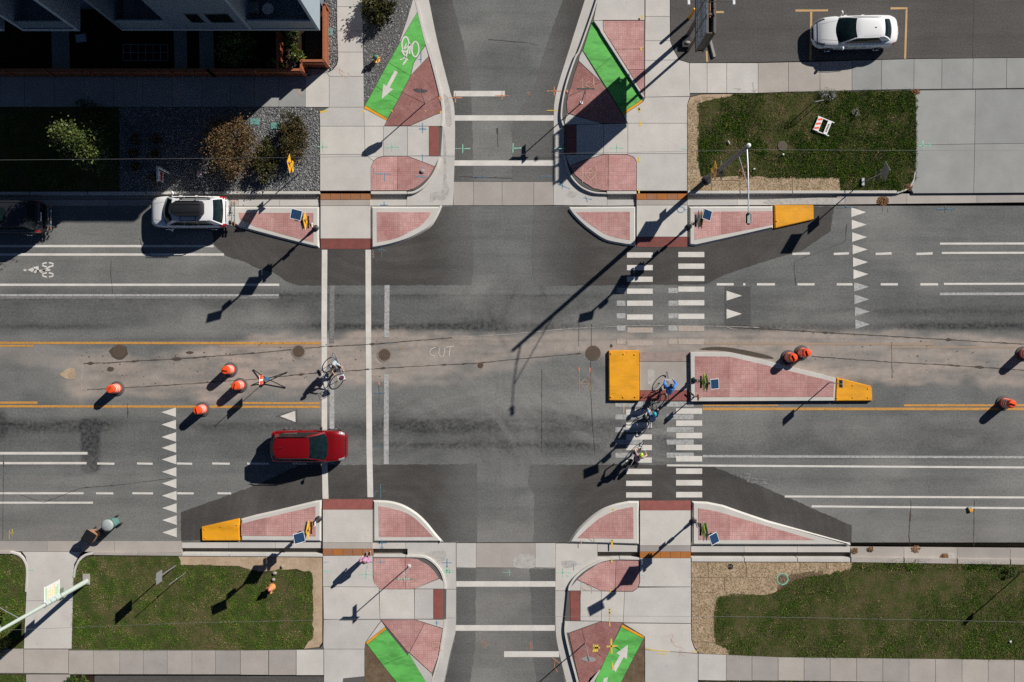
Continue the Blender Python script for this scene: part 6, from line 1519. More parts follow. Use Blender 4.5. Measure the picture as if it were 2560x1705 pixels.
# manholes and valve covers
def manhole(label, p, r, z=.006, mat=IRON, rim=IRON, cat='manhole cover'):
    q = W(p, z); t = thing('manhole_cover', label, cat, (q[0], q[1], z))
    MB().lathe((0, 0, 0), [(r * .80, .0), (r * .80, .009), (r, .008), (r, .0)], 32, False).build('rim', rim, t)
    MB().lathe((0, 0, 0), [(.001, .006), (r * .78, .006), (r * .78, -.01)], 32, False).build('lid', mat, t)
    m = MB()
    for k in range(-3, 4):
        w = r * .7 * math.sqrt(max(.05, 1 - (k / 4) ** 2)); m.box((0, k * r * .17, .009), (2 * w, r * .05, .006))
    m.build('tread', mat, t)['kind'] = 'stuff'
    return t
RIMC = plain('rim_grey_brown', (.23, .195, .165), .85, var=.3, scale=8)
manhole('round manhole cover in the damp stain near the left yellow line', B1(818, 872), .36); manhole('round manhole cover left of the left crosswalk with dusty lid', B2(292, 877), .42, rim=RIMC)
manhole('round manhole cover just right of the left crosswalk', B2(883, 900), .42, rim=RIMC); manhole('round manhole cover beside the big yellow block', B3(558, 888), .43)
manhole('small valve cover in the middle of the junction', B2(1545, 972), .16, cat='valve cover')
manhole('round utility lid ringed with mint paint on the lower right verge', C4(100, 860), .34, .116, plain('lid_brown', (.12, .075, .06), .8, var=.3), plain('mint_ring', (.16, .55, .38), .7, var=.3)); manhole('small black valve cap on the straw matting', C3(1503, 775), .16, .118, BLACK, BLACK, 'valve cover')
manhole('speckled grey utility lid on the upper right lawn', A4(100, 1003), .27, .15, plain('speckled_lid', (.12, .09, .075), .9, var=.6, scale=20), plain('speckled_rim', (.10, .10, .06), .9))
for p, rz, lb, s in ((A2(138, 868), 0, 'teal utility box lid in the corner gravel beside the russet shrub', (.62, .38)), (A2(508, 222), 1.5, 'teal utility box lid in the gravel strip beside the cedar fence', (.42, .27)), (A1(1750, 838), 0, 'teal utility box lid in the gravel behind the big russet shrub', (.5, .36))):
    q = W(p, .12); t = thing('utility_box', lb, 'utility box', (q[0], q[1], .10), rz); MB().box((0, 0, .03), (s[0], s[1], .06)).build('lid', TEALB, t, bevel=.015); MB().box((0, 0, .062), (.1, .04, .01)).build('handle', DSTEEL, t); MB().box((0, 0, .008), (s[0] + .06, s[1] + .06, .02)).build('collar', TEALB, t)
# yard sign post
q = W(A1(1165, 1190), .1); t = thing('yard_sign', 'white wooden estate sign post with hanging board in the shaded gravel', 'sign', (q[0], q[1], .1))
MB().box((0, 0, .9), (.09, .09, 1.8)).build('post', WPLAST, t, bevel=.008); MB().box((0, -.36, 1.72), (.09, .82, .09)).build('arm', WPLAST, t, bevel=.008)
pn = MB().box((0, -.42, 1.25), (.03, .55, .7)).build('hanging_board', WPLAST, t); MB().box((.018, -.42, 1.2), (.006, .5, .3)).build('print', STOPR, pn)
q = W(A1(1370, 1196), .12); t = thing('small_sign', 'small white card with red print lying in the gravel', 'sign', (q[0], q[1], .125), -.25); f = MB().box((0, 0, .01), (.22, .30, .015)).build('card', WPLAST, t)
for k in range(3): MB().box((0, -.08 + .08 * k, .0195), (.15, .035, .003)).build('print', STOPR, f)
# barricade lying on the lawn
q = W(A4(380, 868), .18); t = thing('barricade', 'white folding barricade with orange stripes lying flat on the upper right lawn', 'barricade', (q[0], q[1], .16), math.radians(-22))
for y in (-.40, .40): MB().box((0, y, .04), (1.0, .05, .05)).build('rail', WPLAST, t)
pn = MB().box((-.32, 0, .08), (.30, .82, .025)).build('striped_panel', WPLAST, t)
for k in range(3): MB().box((-.32, -.25 + k * .26, .094), (.27, .11, .004), .5).build('stripe', OPLAST, pn)
pn = MB().box((.24, 0, .08), (.22, .82, .025)).build('lettered_panel', WPLAST, t)
for k in range(6): MB().box((.24, -.24 + k * .085, .094), (.10, .055, .004)).build('lettering', SYMB, pn)
# black hoop
q = W(A4(305, 732), .12); t = thing('hoop_rail', 'thin black hoop rail on the upper right lawn', 'rail', (q[0], q[1], .11), math.radians(12))
for s in (-.26, .26): MB().tube([(s, 0, 0), (s, 0, 1.1)], .022, 8).build('leg', BLACK, t)
MB().tube([(-.26, 0, 1.1), (-.22, 0, 1.17), (.22, 0, 1.17), (.26, 0, 1.1)], .022, 8).build('top_rail', STEEL, t)
# yellow scrap on the lower right road
q = W(C4(1388, 378)); t = thing('warning_light', 'small yellow warning lamp lying on the lower right road line', 'lamp', (q[0], q[1], .012), .3); MB().box((0, -.06, .06), (.22, .2, .11)).build('body', YBOLL, t, bevel=.03); MB().box((0, .1, .05), (.24, .12, .09)).build('base', LIDG, t, bevel=.02)
q = W(A2(1145, 1178), SWZ); t = thing('rock', 'pale stone lying on the lower pavers of the upper left corner', 'rock', (q[0], q[1], SWZ + .005)); MB().ball((0, 0, .04), (.15, .12, .06), 7, 5).build('body', STONE, t)
litA = plain('litter_white', (.7, .7, .72), .5)
for p, lb, s in ((A3(1491, 978), 'pale blue cup lying on the upper right lawn', (.06, .2, .07)), (A3(1667, 1162), 'white paper scrap under the street light arm', (.12, .07, .05)), (C4(1668, 1290), 'white paper scrap on the lower right verge', (.12, .1, .05)), (A4(105, 1062), 'pink scrap near the speckled lid on the upper right lawn', (.1, .1, .05))):
    q = W(p, .18); o = MB().box((0, 0, 0), s, .5).build('litter_scrap', litA, bevel=.015); o.location = (q[0], q[1], .19); tag(o, lb, 'litter')
# soil heap, stones near the lower hydrant
for i, (x, y) in enumerate(((130, 818), (122, 862), (182, 772))):
    q = W(C2(x, y), .12); t = thing('rock', ['larger pale stone beside the salmon hydrant', 'smaller pale stone next to the salmon hydrant', 'white stone on the bare edge of the lower left lawn'][i], 'rock', (q[0], q[1], .12)); MB().ball((0, 0, .05), (.14 - .03 * i, .10, .07), 7, 5).build('body', STONE, t)

# ================================================================== VEHICLES
def hermite(xs, ys, x):
    xs = np.asarray(xs, float); ys = np.asarray(ys, float); x = np.clip(x, xs[0], xs[-1])
    d = np.diff(ys) / np.diff(xs); m = np.zeros(len(xs)); m[1:-1] = np.where(d[:-1] * d[1:] > 0, 2 * d[:-1] * d[1:] / (d[:-1] + d[1:] + 1e-12), 0); m[0], m[-1] = d[0], d[-1]
    i = np.clip(np.searchsorted(xs, x) - 1, 0, len(xs) - 2); h = xs[i + 1] - xs[i]; t = (x - xs[i]) / h
    return (1 + 2 * t) * (1 - t) ** 2 * ys[i] + t * (1 - t) ** 2 * h * m[i] + t * t * (3 - 2 * t) * ys[i + 1] + t * t * (t - 1) * h * m[i + 1]
class Car:
    """x forward. st: rows (x, half width, sill z, shoulder z, centre z)"""
    def __init__(s, t, st, cab, paint):
        s.t, s.st, s.cab, s.paint = t, np.array(st, float), cab, paint
    def body(s, x, u):
        """u -1..1 across from left sill over the top to right sill"""
        X = s.st[:, 0]; w, zb, zs, zc = [hermite(X, s.st[:, k], x) for k in (1, 2, 3, 4)]
        a = abs(u); sg = 1 if u >= 0 else -1
        U = [0, .25, .45, .58, .66, .80, .92, 1.0]
        Y = [0, .45, .74, .90, .965, 1.0, .985, .90]
        Zt = [1, .985, .93, .80, .0, 0, 0, 0]
        y = hermite(U, Y, a) * w
        if a <= .66: f = float(hermite([0, .25, .45, .58, .66], [1, .97, .85, .5, .0], a)); z = zs + (zc - zs) * f
        else: f = (a - .66) / .34; z = zs + (zb - zs) * f
        return Vector((float(x), float(y) * sg, float(z)))
    def surf(s, fn, u0, u1, v0, v1, nu, nv, off=0.0):
        P = lambda u, v: fn(u, v)
        vs = []
        for i in range(nu + 1):
            for j in range(nv + 1):
                u = u0 + (u1 - u0) * i / nu; v = v0 + (v1 - v0) * j / nv
                p = P(u, v)
                if off:
                    e = 1e-3; n = (P(u + e, v) - P(u - e, v)).cross(P(u, v + e) - P(u, v - e))
                    if n.length > 1e-12:
                        n.normalize()
                        c = Vector((p.x * .6, 0, .55))
                        if n.dot(p - c) < 0: n = -n
                        p = p + n * off
                vs.append(p)
        fs = [(i * (nv + 1) + j, (i + 1) * (nv + 1) + j, (i + 1) * (nv + 1) + j + 1, i * (nv + 1) + j + 1) for i in range(nu) for j in range(nv)]
        return vs, fs
    def shell(s):
        x0, x1 = s.st[0, 0], s.st[-1, 0]
        vs, fs = s.surf(lambda u, v: s.body(x0 + (x1 - x0) * (.5 - .5 * math.cos(math.pi * min(1, max(0, u)))), v), 0, 1, -1, 1, 44, 30)
        n = 31
        fs += [tuple(range(n)), tuple(reversed(range(44 * n, 45 * n)))]
        fs += [(i * n, (i + 1) * n, (i + 1) * n + n - 1, i * n + n - 1) for i in range(44)]
        m = MB().add(vs, fs); o = m.build('body', s.paint, s.t, True)
        bm = bmesh.new(); bm.from_mesh(o.data); bmesh.ops.recalc_face_normals(bm, faces=bm.faces); bm.to_mesh(o.data); bm.free(); return o
    def on_body(s, name, mat, x0, x1, u0, u1, off=.006, nu=8, nv=8, parent=None):
        vs, fs = s.surf(s.body, x0, x1, u0, u1, nu, nv, off); return MB().add(vs, fs).build(name, mat, parent or s.t, True)
    # cabin: rings at belt and roof, each with front, rear x, half width, z, bulges
    def ringpt(s, side, u, v):
        c = s.cab; L = lambda k: c['b'][k] + (c['t'][k] - c['b'][k]) * v
        xf, xr, wf, wr, z = [L(k) for k in range(5)]; bf, br, bs = L(5), L(6), L(7)
        q = 4 * u * (1 - u)
        if side == 'f': p = Vector((xf + bf * q, wf * (1 - 2 * u), z))
        elif side == 'r': p = Vector((xr - br * q, wr * (1 - 2 * u), z))
        else:
            sg = 1 if side == 'l' else -1; p = Vector((xr + (xf - xr) * u, sg * (wr + (wf - wr) * u + bs * q), z + .0 * q))
        p.z += c.get('arch', .02) * math.sin(math.pi * v) * .3
        return p
    def pane(s, name, mat, side, u0, u1, v0, v1, off, parent=None, trap=None, nu=10, nv=5):
        def fn(u, v):
            if trap: uu = (trap[0] * (1 - (v - v0) / (v1 - v0)) + trap[1] * (v - v0) / (v1 - v0)); a0 = u0 + trap[0] * (v - v0) / (v1 - v0); a1 = u1 + trap[1] * (v - v0) / (v1 - v0); u = a0 + (a1 - a0) * (u - u0) / (u1 - u0)
            return s.ringpt(side, u, v)
        vs, fs = s.surf(fn, u0, u1, v0, v1, nu, nv, off); return MB().add(vs, fs).build(name, mat, parent or s.t, True)
    def cabin(s, roofmat=None):
        m = MB()
        for sd in 'frlx':
            vs, fs = s.surf(lambda u, v: s.ringpt({'x': 'q'}.get(sd, sd), u, v), 0, 1, -.12, 1, 12, 6); m.add(vs, fs)
        c = s.cab['t']; n = 12; vs = []
        for i in range(n + 1):
            for j in range(n + 1):
                u = i / n; v = j / n; p = s.ringpt('r', v, 1).lerp(s.ringpt('f', v, 1), u)
                e = 16 * u * (1 - u) * v * (1 - v); w = s.ringpt('l', u, 1); w2 = s.ringpt('q', u, 1); p.y = w.y + (w2.y - w.y) * v
                p.z += s.cab.get('crown', .05) * (e ** .5); vs.append(p)
        fs = [(i * (n + 1) + j, (i + 1) * (n + 1) + j, (i + 1) * (n + 1) + j + 1, i * (n + 1) + j + 1) for i in range(n) for j in range(n)]
        m.build('cabin', s.paint, s.t, True); r = MB().add(vs, fs).build('roof', roofmat or s.paint, s.t, True)
        for o in (r,):
            bm = bmesh.new(); bm.from_mesh(o.data); bmesh.ops.recalc_face_normals(bm, faces=bm.faces); bm.to_mesh(o.data); bm.free()
        return r
    def wheels(s, xs, y, r, w=.2):
        for x in xs:
            for sg in (1, -1):
                h = MB().lathe((0, 0, 0), [(r + .055, -.02), (r + .055, .02)], 24).xf(Matrix.Translation((x, sg * (y - .035), r + .02)) @ Matrix.Rotation(math.pi / 2, 4, 'X')).build('wheel_arch', BLACK, s.t)
                wl = MB().lathe((0, 0, 0), [(r * .66, -w / 2), (r * .93, -w / 2), (r, -w / 2 + .03), (r, w / 2 - .03), (r * .93, w / 2), (r * .66, w / 2)], 26, False).xf(Matrix.Translation((x, sg * (y - w / 2 + .03), r)) @ Matrix.Rotation(math.pi / 2, 4, 'X')).build('wheel', RUBBER, s.t, True)
                rm = MB().lathe((0, 0, 0), [(.001, .02), (r * .2, .03), (r * .6, -.0), (r * .68, .03), (r * .68, -.05)], 20, False)
                if sg > 0: rm.xf(Matrix.Rotation(math.pi, 4, 'X'))
                rm.xf(Matrix.Translation((x, sg * (y + .01), r)) @ Matrix.Rotation(math.pi / 2, 4, 'X')).build('rim', CHROME, wl, True)
                for k in range(5):
                    a = 2 * math.pi * k / 5; MB().box((x + math.cos(a) * r * .38, sg * (y + .022), r + math.sin(a) * r * .38), (r * .55, .02, r * .13), M=Matrix.Rotation(-a, 3, 'Y')).build('spoke', STEEL, wl)
    def mirror(s, x, y, z, mat, tilt=.2):
        for sg in (1, -1):
            MB().tube([(x + .02, sg * (y - .12), z - .03), (x, sg * y, z)], .025, 6).ball((x - .02, sg * (y + .07), z + .03), (.07, .11, .075), 12, 8, Matrix.Rotation(-sg * tilt, 3, 'Z')).build('side_mirror', mat, s.t, True)
def seam(c, pts, off=.005, w=.008):
    """thin dark line on the body through (x,u) points"""
    m = MB(); P = []
    for (xa, ua), (xb, ub) in zip(pts[:-1], pts[1:]):
        for i in range(8):
            P.append((xa + (xb - xa) * i / 8, ua + (ub - ua) * i / 8))
    P.append(pts[-1]); Q = []
    for x, u in P:
        p = c.body(x, u); n = Vector((0, p.y, (p.z - .5) * .8)).normalized(); Q.append(p + n * off)
    return m.tube(Q, w / 2, 4).build('panel_seam', BLACK, c.t)

# ---- white sedan in the lot (front towards -x in the world)
def make_sedan():
    t = thing('parked_car', 'white four-door sedan parked between tan lines in the lot', 'car', (19.16, 17.28, .13), math.pi + .02)
    L = 2.37
    c = Car(t, [(-L, .42, .42, .62, .76), (-L + .08, .62, .34, .72, .90), (-L + .24, .78, .28, .82, 1.0), (-L + .6, .865, .22, .90, 1.06), (-1.0, .885, .20, .90, 1.02), (0, .885, .20, .88, 1.0), (1.0, .885, .20, .84, .98), (1.45, .87, .22, .79, .93), (1.85, .82, .24, .70, .82), (L - .26, .70, .27, .58, .68), (L - .09, .52, .30, .50, .58), (L, .34, .36, .45, .50)],
            dict(b=(1.0, -1.90, .76, .66, .90, .24, .12, .05), t=(.06, -1.36, .56, .52, 1.38, .07, .05, .02), crown=.06, arch=.3), WCAR)
    c.shell(); c.cabin()
    c.pane('windshield', GLASS, 'f', .04, .96, .04, .96, .012); c.pane('rear_window', GLASS, 'r', .07, .93, .12, .95, .012)
    for sd in 'lq':
        c.pane('side_window', GLASS, sd, .16, .555, .14, .90, .012, trap=(.10, .0)); c.pane('side_window', GLASS, sd, .565, .97, .14, .90, .012, trap=(.0, -.06))
    for s in (1, -1):
        c.on_body('headlight', LAMPG, L - .62, L - .22, s * .54, s * .66); c.on_body('headlight_trim', BLACK, L - .66, L - .16, s * .48, s * .535, .008); c.on_body('tail_light', TAIL, -L + .06, -L + .36, s * .56, s * .72)
        for x in (.55, -.42): MB().box((x, s * .895, .80), (.18, .03, .03)).build('door_handle', WCAR, t)
        seam(c, [(.98, s * .64), (.98, s * .9)]); seam(c, [(.02, s * .64), (.02, s * .92)]); seam(c, [(1.05, s * .36), (1.9, s * .30)])
        MB().tube([(-1.1, s * .56, 1.40), (-.4, s * .585, 1.425), (.3, s * .58, 1.40)], .012, 5).build('roof_strip', WPLAST, t)
    c.on_body('grille', BLACK, L - .10, L - .012, -.42, .42, .008); c.on_body('hood_gap', BLACK, L - .30, L - .265, -.5, .5, .006)
    c.on_body('lower_grille', BLACK, L - .06, L - .012, -.93, -.75, .008); c.on_body('lower_grille', BLACK, L - .06, L - .012, .75, .93, .008)
    seam(c, [(-1.72, -.42), (-1.74, 0), (-1.72, .42)]); MB().add([(-.95, -.02, 1.43), (-.95, .02, 1.43), (-.80, 0, 1.435), (-.97, 0, 1.52)], [(0, 1, 3), (1, 2, 3), (2, 0, 3), (0, 2, 1)]).build('antenna_fin', WCAR, t)
    MB().box((-L + .005, 0, .72), (.02, .5, .14)).build('number_plate', WPLAST, t)
    c.mirror(.82, .93, .97, WCAR); c.wheels((1.42, -1.33), .86, .33); return t
make_sedan()
# interior hint: dash and seats seen through tinted glass are left to the glass itself

def make_suv(label, loc, rz, paint, L, wd, ht, belt, cab, name='parked_car', nose=.72, tail=.95, boxy=False, wr=.35, wx=(.85, -.80)):
    t = thing(name, label, 'car', loc, rz)
    h = L / 2; w = wd / 2
    st = [(-h, w * .80, .45, tail - .12, tail), (-h + .10, w * .94, .34, belt - .06, belt + .02), (-h + .5, w * .99, .27, belt, belt + .06), (-.5, w, .24, belt, belt + .06), (h * .35, w, .24, belt - .03, belt + .04), (h * .62, w * .985, .26, belt - .07, belt + .02), (h - .32, w * .92, .28, nose + .05, nose + .16), (h - .10, w * .78, .32, nose - .08, nose + .02), (h, w * .62, .40, nose - .18, nose - .12)]
    c = Car(t, st, cab, paint); c.shell(); return t, c
# ---- white SUV with roof box, nose to the left
cabw = dict(b=(1.12, -1.98, .80, .76, .98, .22, .08, .04), t=(.60, -1.58, .60, .60, 1.58, .06, .03, .03), crown=.04, arch=.2)
tw, c = make_suv('white SUV with black roof box and rear bike rack at the upper left kerb', (-18.1, 7.22, 0.006), math.pi, WCAR, 4.33, 1.78, 1.65, .98, cabw)
c.cabin(); c.pane('windshield', GLASS, 'f', .04, .96, .03, .97, .012); c.pane('rear_window', GLASS, 'r', .05, .95, .08, .95, .012)
for sd in 'lq':
    c.pane('side_window', GLASS, sd, .12, .40, .14, .88, .012, trap=(.06, 0)); c.pane('side_window', GLASS, sd, .41, .68, .14, .88, .012); c.pane('side_window', GLASS, sd, .69, .96, .14, .88, .012, trap=(0, -.08))
for s in (1, -1):
    c.on_body('headlight', LAMPG, 1.75, 2.04, s * .52, s * .70); c.on_body('tail_light', TAIL, -2.14, -1.82, s * .52, s * .74, .010); seam(c, [(1.0, s * .66), (1.0, s * .92)]); seam(c, [(.05, s * .66), (.05, s * .92)]); seam(c, [(1.05, s * .36), (1.85, s * .30)])
    MB().tube([(.18, s * .60, 1.60), (0, s * .62, 1.65), (-1.3, s * .62, 1.65), (-1.5, s * .60, 1.60)], .022, 6).build('roof_rail', BLACK, tw)
    for x in (.4, -.5): MB().box((x, s * .90, .86), (.18, .03, .03)).build('door_handle', WCAR, tw)
    c.on_body('sill_trim', BLACK, -1.9, 1.9, s * .93, s * 1.0, .008, 20, 3)
c.on_body('grille', BLACK, 2.09, 2.155, -.55, .55, .008); c.on_body('rear_bumper', BLACK, -2.16, -2.12, -.9, .9, .012)
MB().box((-2.17, .0, .80), (.02, .5, .14)).build('number_plate', WPLAST, tw)
c.mirror(.80, .95, 1.05, WCAR, .5); c.wheels((1.33, -1.30), .88, .345)
for x in (.15, -.7): MB().tube([(x, -.62, 1.67), (x, .62, 1.67)], .02, 6).build('cross_bar', BLACK, tw)
q = thing('roof_box', 'black cargo box with pointed nose on the roof of the white SUV', 'roof box', (-18.1 + .27, 7.26, 1.70), math.pi)
m = MB(); vs = []; n = 20
def boxring(z, k):
    o = []
    for x, y in ((.95, .0), (.86, .26), (.62, .40), (.2, .44), (-.6, .44), (-.86, .40), (-.95, .26), (-.95, -.26), (-.86, -.40), (-.6, -.44), (.2, -.44), (.62, -.40), (.86, -.26)): o.append((x * k, y * k, z))
    return o
BX = plain('black_textured_box', (.016, .017, .02), .45, var=.2)
R_ = [(0.0, .9), (.06, 1.0), (.14, 1.0), (.26, .95), (.31, .80)]; vs = [p for z, k in R_ for p in boxring(z, k)]; k = 13
fs = [(r * k + i, r * k + (i + 1) % k, (r + 1) * k + (i + 1) % k, (r + 1) * k + i) for r in range(4) for i in range(k)] + [tuple(range(4 * k, 5 * k)), tuple(reversed(range(k)))]
MB().add(vs, fs).build('lid', BX, q, True)
for s in (.39, -.39): MB().box((-.1, s, .325), (1.3, .03, .02)).build('rib', BX, q)
for s in (.2, -.2): MB().box((-.1, s, .325), (1.4, .03, .02)).build('rib', BX, q)
def rack(label, loc, rz):
    q = thing('bike_rack', label, 'bike rack', loc, rz)
    MB().box((-.02, 0, .5), (.3, .08, .06)).build('hitch', BLACK, q); MB().tube([(-.12, 0, .5), (-.16, 0, .95)], .03, 6).build('upright', BLACK, q)
    for x in (-.14, -.30):
        MB().box((x, .05, .56), (.06, 1.35, .05)).build('wheel_tray', STEEL, q)
        for y in (-.5, .5): MB().torus((x, y, .58), .10, .02, 'X', 12, 5).build('wheel_hoop', BLACK, q)
        MB().tube([(x, .1, .58), (x - .04, .2, .9)], .018, 5).build('hook_arm', DSTEEL, q)
    for y in (-.62, .62): MB().box((-.33, y, .6), (.03, .09, .05)).build('reflector', AMBER, q)
rack('bike rack folded up behind the white SUV', (-18.1 + 2.20, 7.2, 0.0), math.pi)
# ---- red SUV, nose to the right
cabr = dict(b=(.90, -1.90, .80, .74, .99, .22, .14, .04), t=(.08, -1.66, .60, .54, 1.56, .06, .18, .03), crown=.05, arch=.2)
tr, c = make_suv('red SUV driving right across the left crosswalk', (-11.33, -5.88, 0.012), 0, RCAR, 4.2, 1.79, 1.63, .98, cabr, 'moving_car')
c.cabin(); c.pane('windshield', GLASS, 'f', .035, .965, .03, .97, .012); c.pane('rear_window', GLASS, 'r', .06, .94, .10, .92, .012)
for sd in 'lq':
    c.pane('side_window', GLASS, sd, .10, .38, .14, .86, .012); c.pane('side_window', GLASS, sd, .39, .66, .14, .86, .012); c.pane('side_window', GLASS, sd, .67, .95, .14, .86, .012, trap=(0, -.08))
for s in (1, -1):
    c.on_body('headlight', LAMPG, 1.66, 1.95, s * .50, s * .68); c.on_body('tail_light', TAIL, -2.07, -1.85, s * .54, s * .74, .010); seam(c, [(.95, s * .66), (.95, s * .92)]); seam(c, [(.0, s * .66), (.0, s * .92)]); seam(c, [(1.0, s * .33), (1.8, s * .27)])
    MB().tube([(.05, s * .585, 1.57), (-.1, s * .60, 1.62), (-1.45, s * .59, 1.62), (-1.6, s * .575, 1.57)], .022, 6).build('roof_rail', BLACK, tr)
    MB().tube([(.25, s * .615, 1.555), (-1.0, s * .64, 1.575), (-1.78, s * .60, 1.56)], .010, 5).build('chrome_strip', CHROME, tr); c.on_body('sill_trim', BLACK, -1.8, 1.85, s * .93, s * 1.0, .008, 20, 3)
    for x in (.35, -.5): MB().box((x, s * .905, .86), (.18, .03, .03)).build('door_handle', RCAR, tr)
g = c.on_body('grille', BLACK, 1.96, 2.03, -.45, .45, .008)
for k in range(7):
    u = -.36 + k * .12; p = c.body(2.0, u); MB().box((p.x + .01, p.y, p.z + .012), (.06, .07, .02)).build('grille_slot', CHROME, g)
MB().add([(-1.76, -.48, 1.565), (-1.76, .48, 1.565), (-2.0, .34, 1.55), (-2.0, -.34, 1.55), (-1.76, -.48, 1.535), (-1.76, .48, 1.535), (-2.0, .34, 1.53), (-2.0, -.34, 1.53)], [(0, 1, 2, 3), (7, 6, 5, 4), (2, 6, 7, 3), (0, 3, 7, 4), (1, 5, 6, 2)]).build('spoiler', BLACK, tr)
MB().tube([(-1.30, .02, 1.61), (-1.48, .02, 1.74)], [.02, .008], 5).build('antenna', BLACK, tr); MB().box((-2.11, 0, .8), (.02, .5, .14)).build('number_plate', WPLAST, tr)
MB().box((1.02, 0, 1.01), (.03, 1.1, .02)).build('wiper', BLACK, tr)
c.mirror(.74, .95, 1.04, BLACK, .3); c.wheels((1.28, -1.25), .89, .345)
# ---- charcoal SUV, mostly out of the frame
cabd = dict(b=(1.0, -2.10, .80, .78, 1.05, .14, .05, .03), t=(.45, -1.92, .64, .64, 1.72, .05, .03, .02), crown=.03, arch=.1)
td, c = make_suv('dark charcoal SUV with rear rack cut by the left edge', (-28.62, 6.93, 0.006), math.pi, DCAR, 4.6, 1.86, 1.75, 1.05, cabd, nose=.85, tail=1.0)
c.cabin(); c.pane('windshield', GLASS, 'f', .04, .96, .03, .97, .012); c.pane('rear_window', GLASS, 'r', .06, .94, .10, .92, .012)
for sd in 'lq':
    c.pane('side_window', GLASS, sd, .05, .33, .14, .88, .012); c.pane('side_window', GLASS, sd, .34, .64, .14, .88, .012); c.pane('side_window', GLASS, sd, .65, .95, .14, .88, .012, trap=(0, -.06))
MB().box((-.35, 0, 1.765), (.9, .8, .012)).build('sunroof', GLASS, td)
for s in (1, -1):
    c.on_body('headlight', LAMPG, 1.9, 2.2, s * .5, s * .68); c.on_body('tail_light', TAIL, -2.27, -2.08, s * .58, s * .80, .012); seam(c, [(1.0, s * .66), (1.0, s * .92)]); seam(c, [(.05, s * .66), (.05, s * .92)])
c.on_body('grille', BLACK, 2.15, 2.28, -.5, .5, .008); MB().box((-2.28, 0, .5), (.16, 1.6, .2)).build('rear_bumper', DCAR, td, bevel=.05); MB().box((-2.33, 0, .9), (.02, .5, .14)).build('number_plate', WPLAST, td)
c.mirror(.85, .98, 1.15, DCAR, .2); c.wheels((1.42, -1.40), .92, .385, .24)
rack('bike rack behind the dark charcoal SUV at the left edge', (-28.62 + 2.40, 6.95, 0.0), math.pi)

# ================================================================== BICYCLES AND PEOPLE
def capsule(m, a, b, ra, rb, n=10):
    a, b = Vector(a), Vector(b); d = b - a
    if d.length < 1e-5: return m.ball(a, ra, n, 6)
    t = d.normalized(); pts, rs = [], []
    for k in (1.0, .85, .5): pts.append(a - t * ra * k); rs.append(ra * math.sqrt(max(.0, 1 - k * k)) + 1e-4)
    pts.append(a); rs.append(ra); pts.append(b); rs.append(rb)
    for k in (.5, .85, 1.0): pts.append(b + t * rb * k); rs.append(rb * math.sqrt(max(.0, 1 - k * k)) + 1e-4)
    return m.tube(pts, rs, n)
def blob(name, m, mat, parent, vox, smooth=4):
    """melt overlapping pieces into one continuous skin"""
    me = bpy.data.meshes.new(name); me.from_pydata(m.v, [], m.f)
    o = bpy.data.objects.new('_tmp', me); COL.objects.link(o)
    r = o.modifiers.new('r', 'REMESH'); r.mode = 'VOXEL'; r.voxel_size = vox
    s = o.modifiers.new('s', 'SMOOTH'); s.factor = .5; s.iterations = smooth
    dg = bpy.context.evaluated_depsgraph_get(); dg.update()
    me2 = bpy.data.meshes.new_from_object(o.evaluated_get(dg))
    bpy.data.objects.remove(o)
    me2.name = name
    return link(name, me2, mat, parent, True)
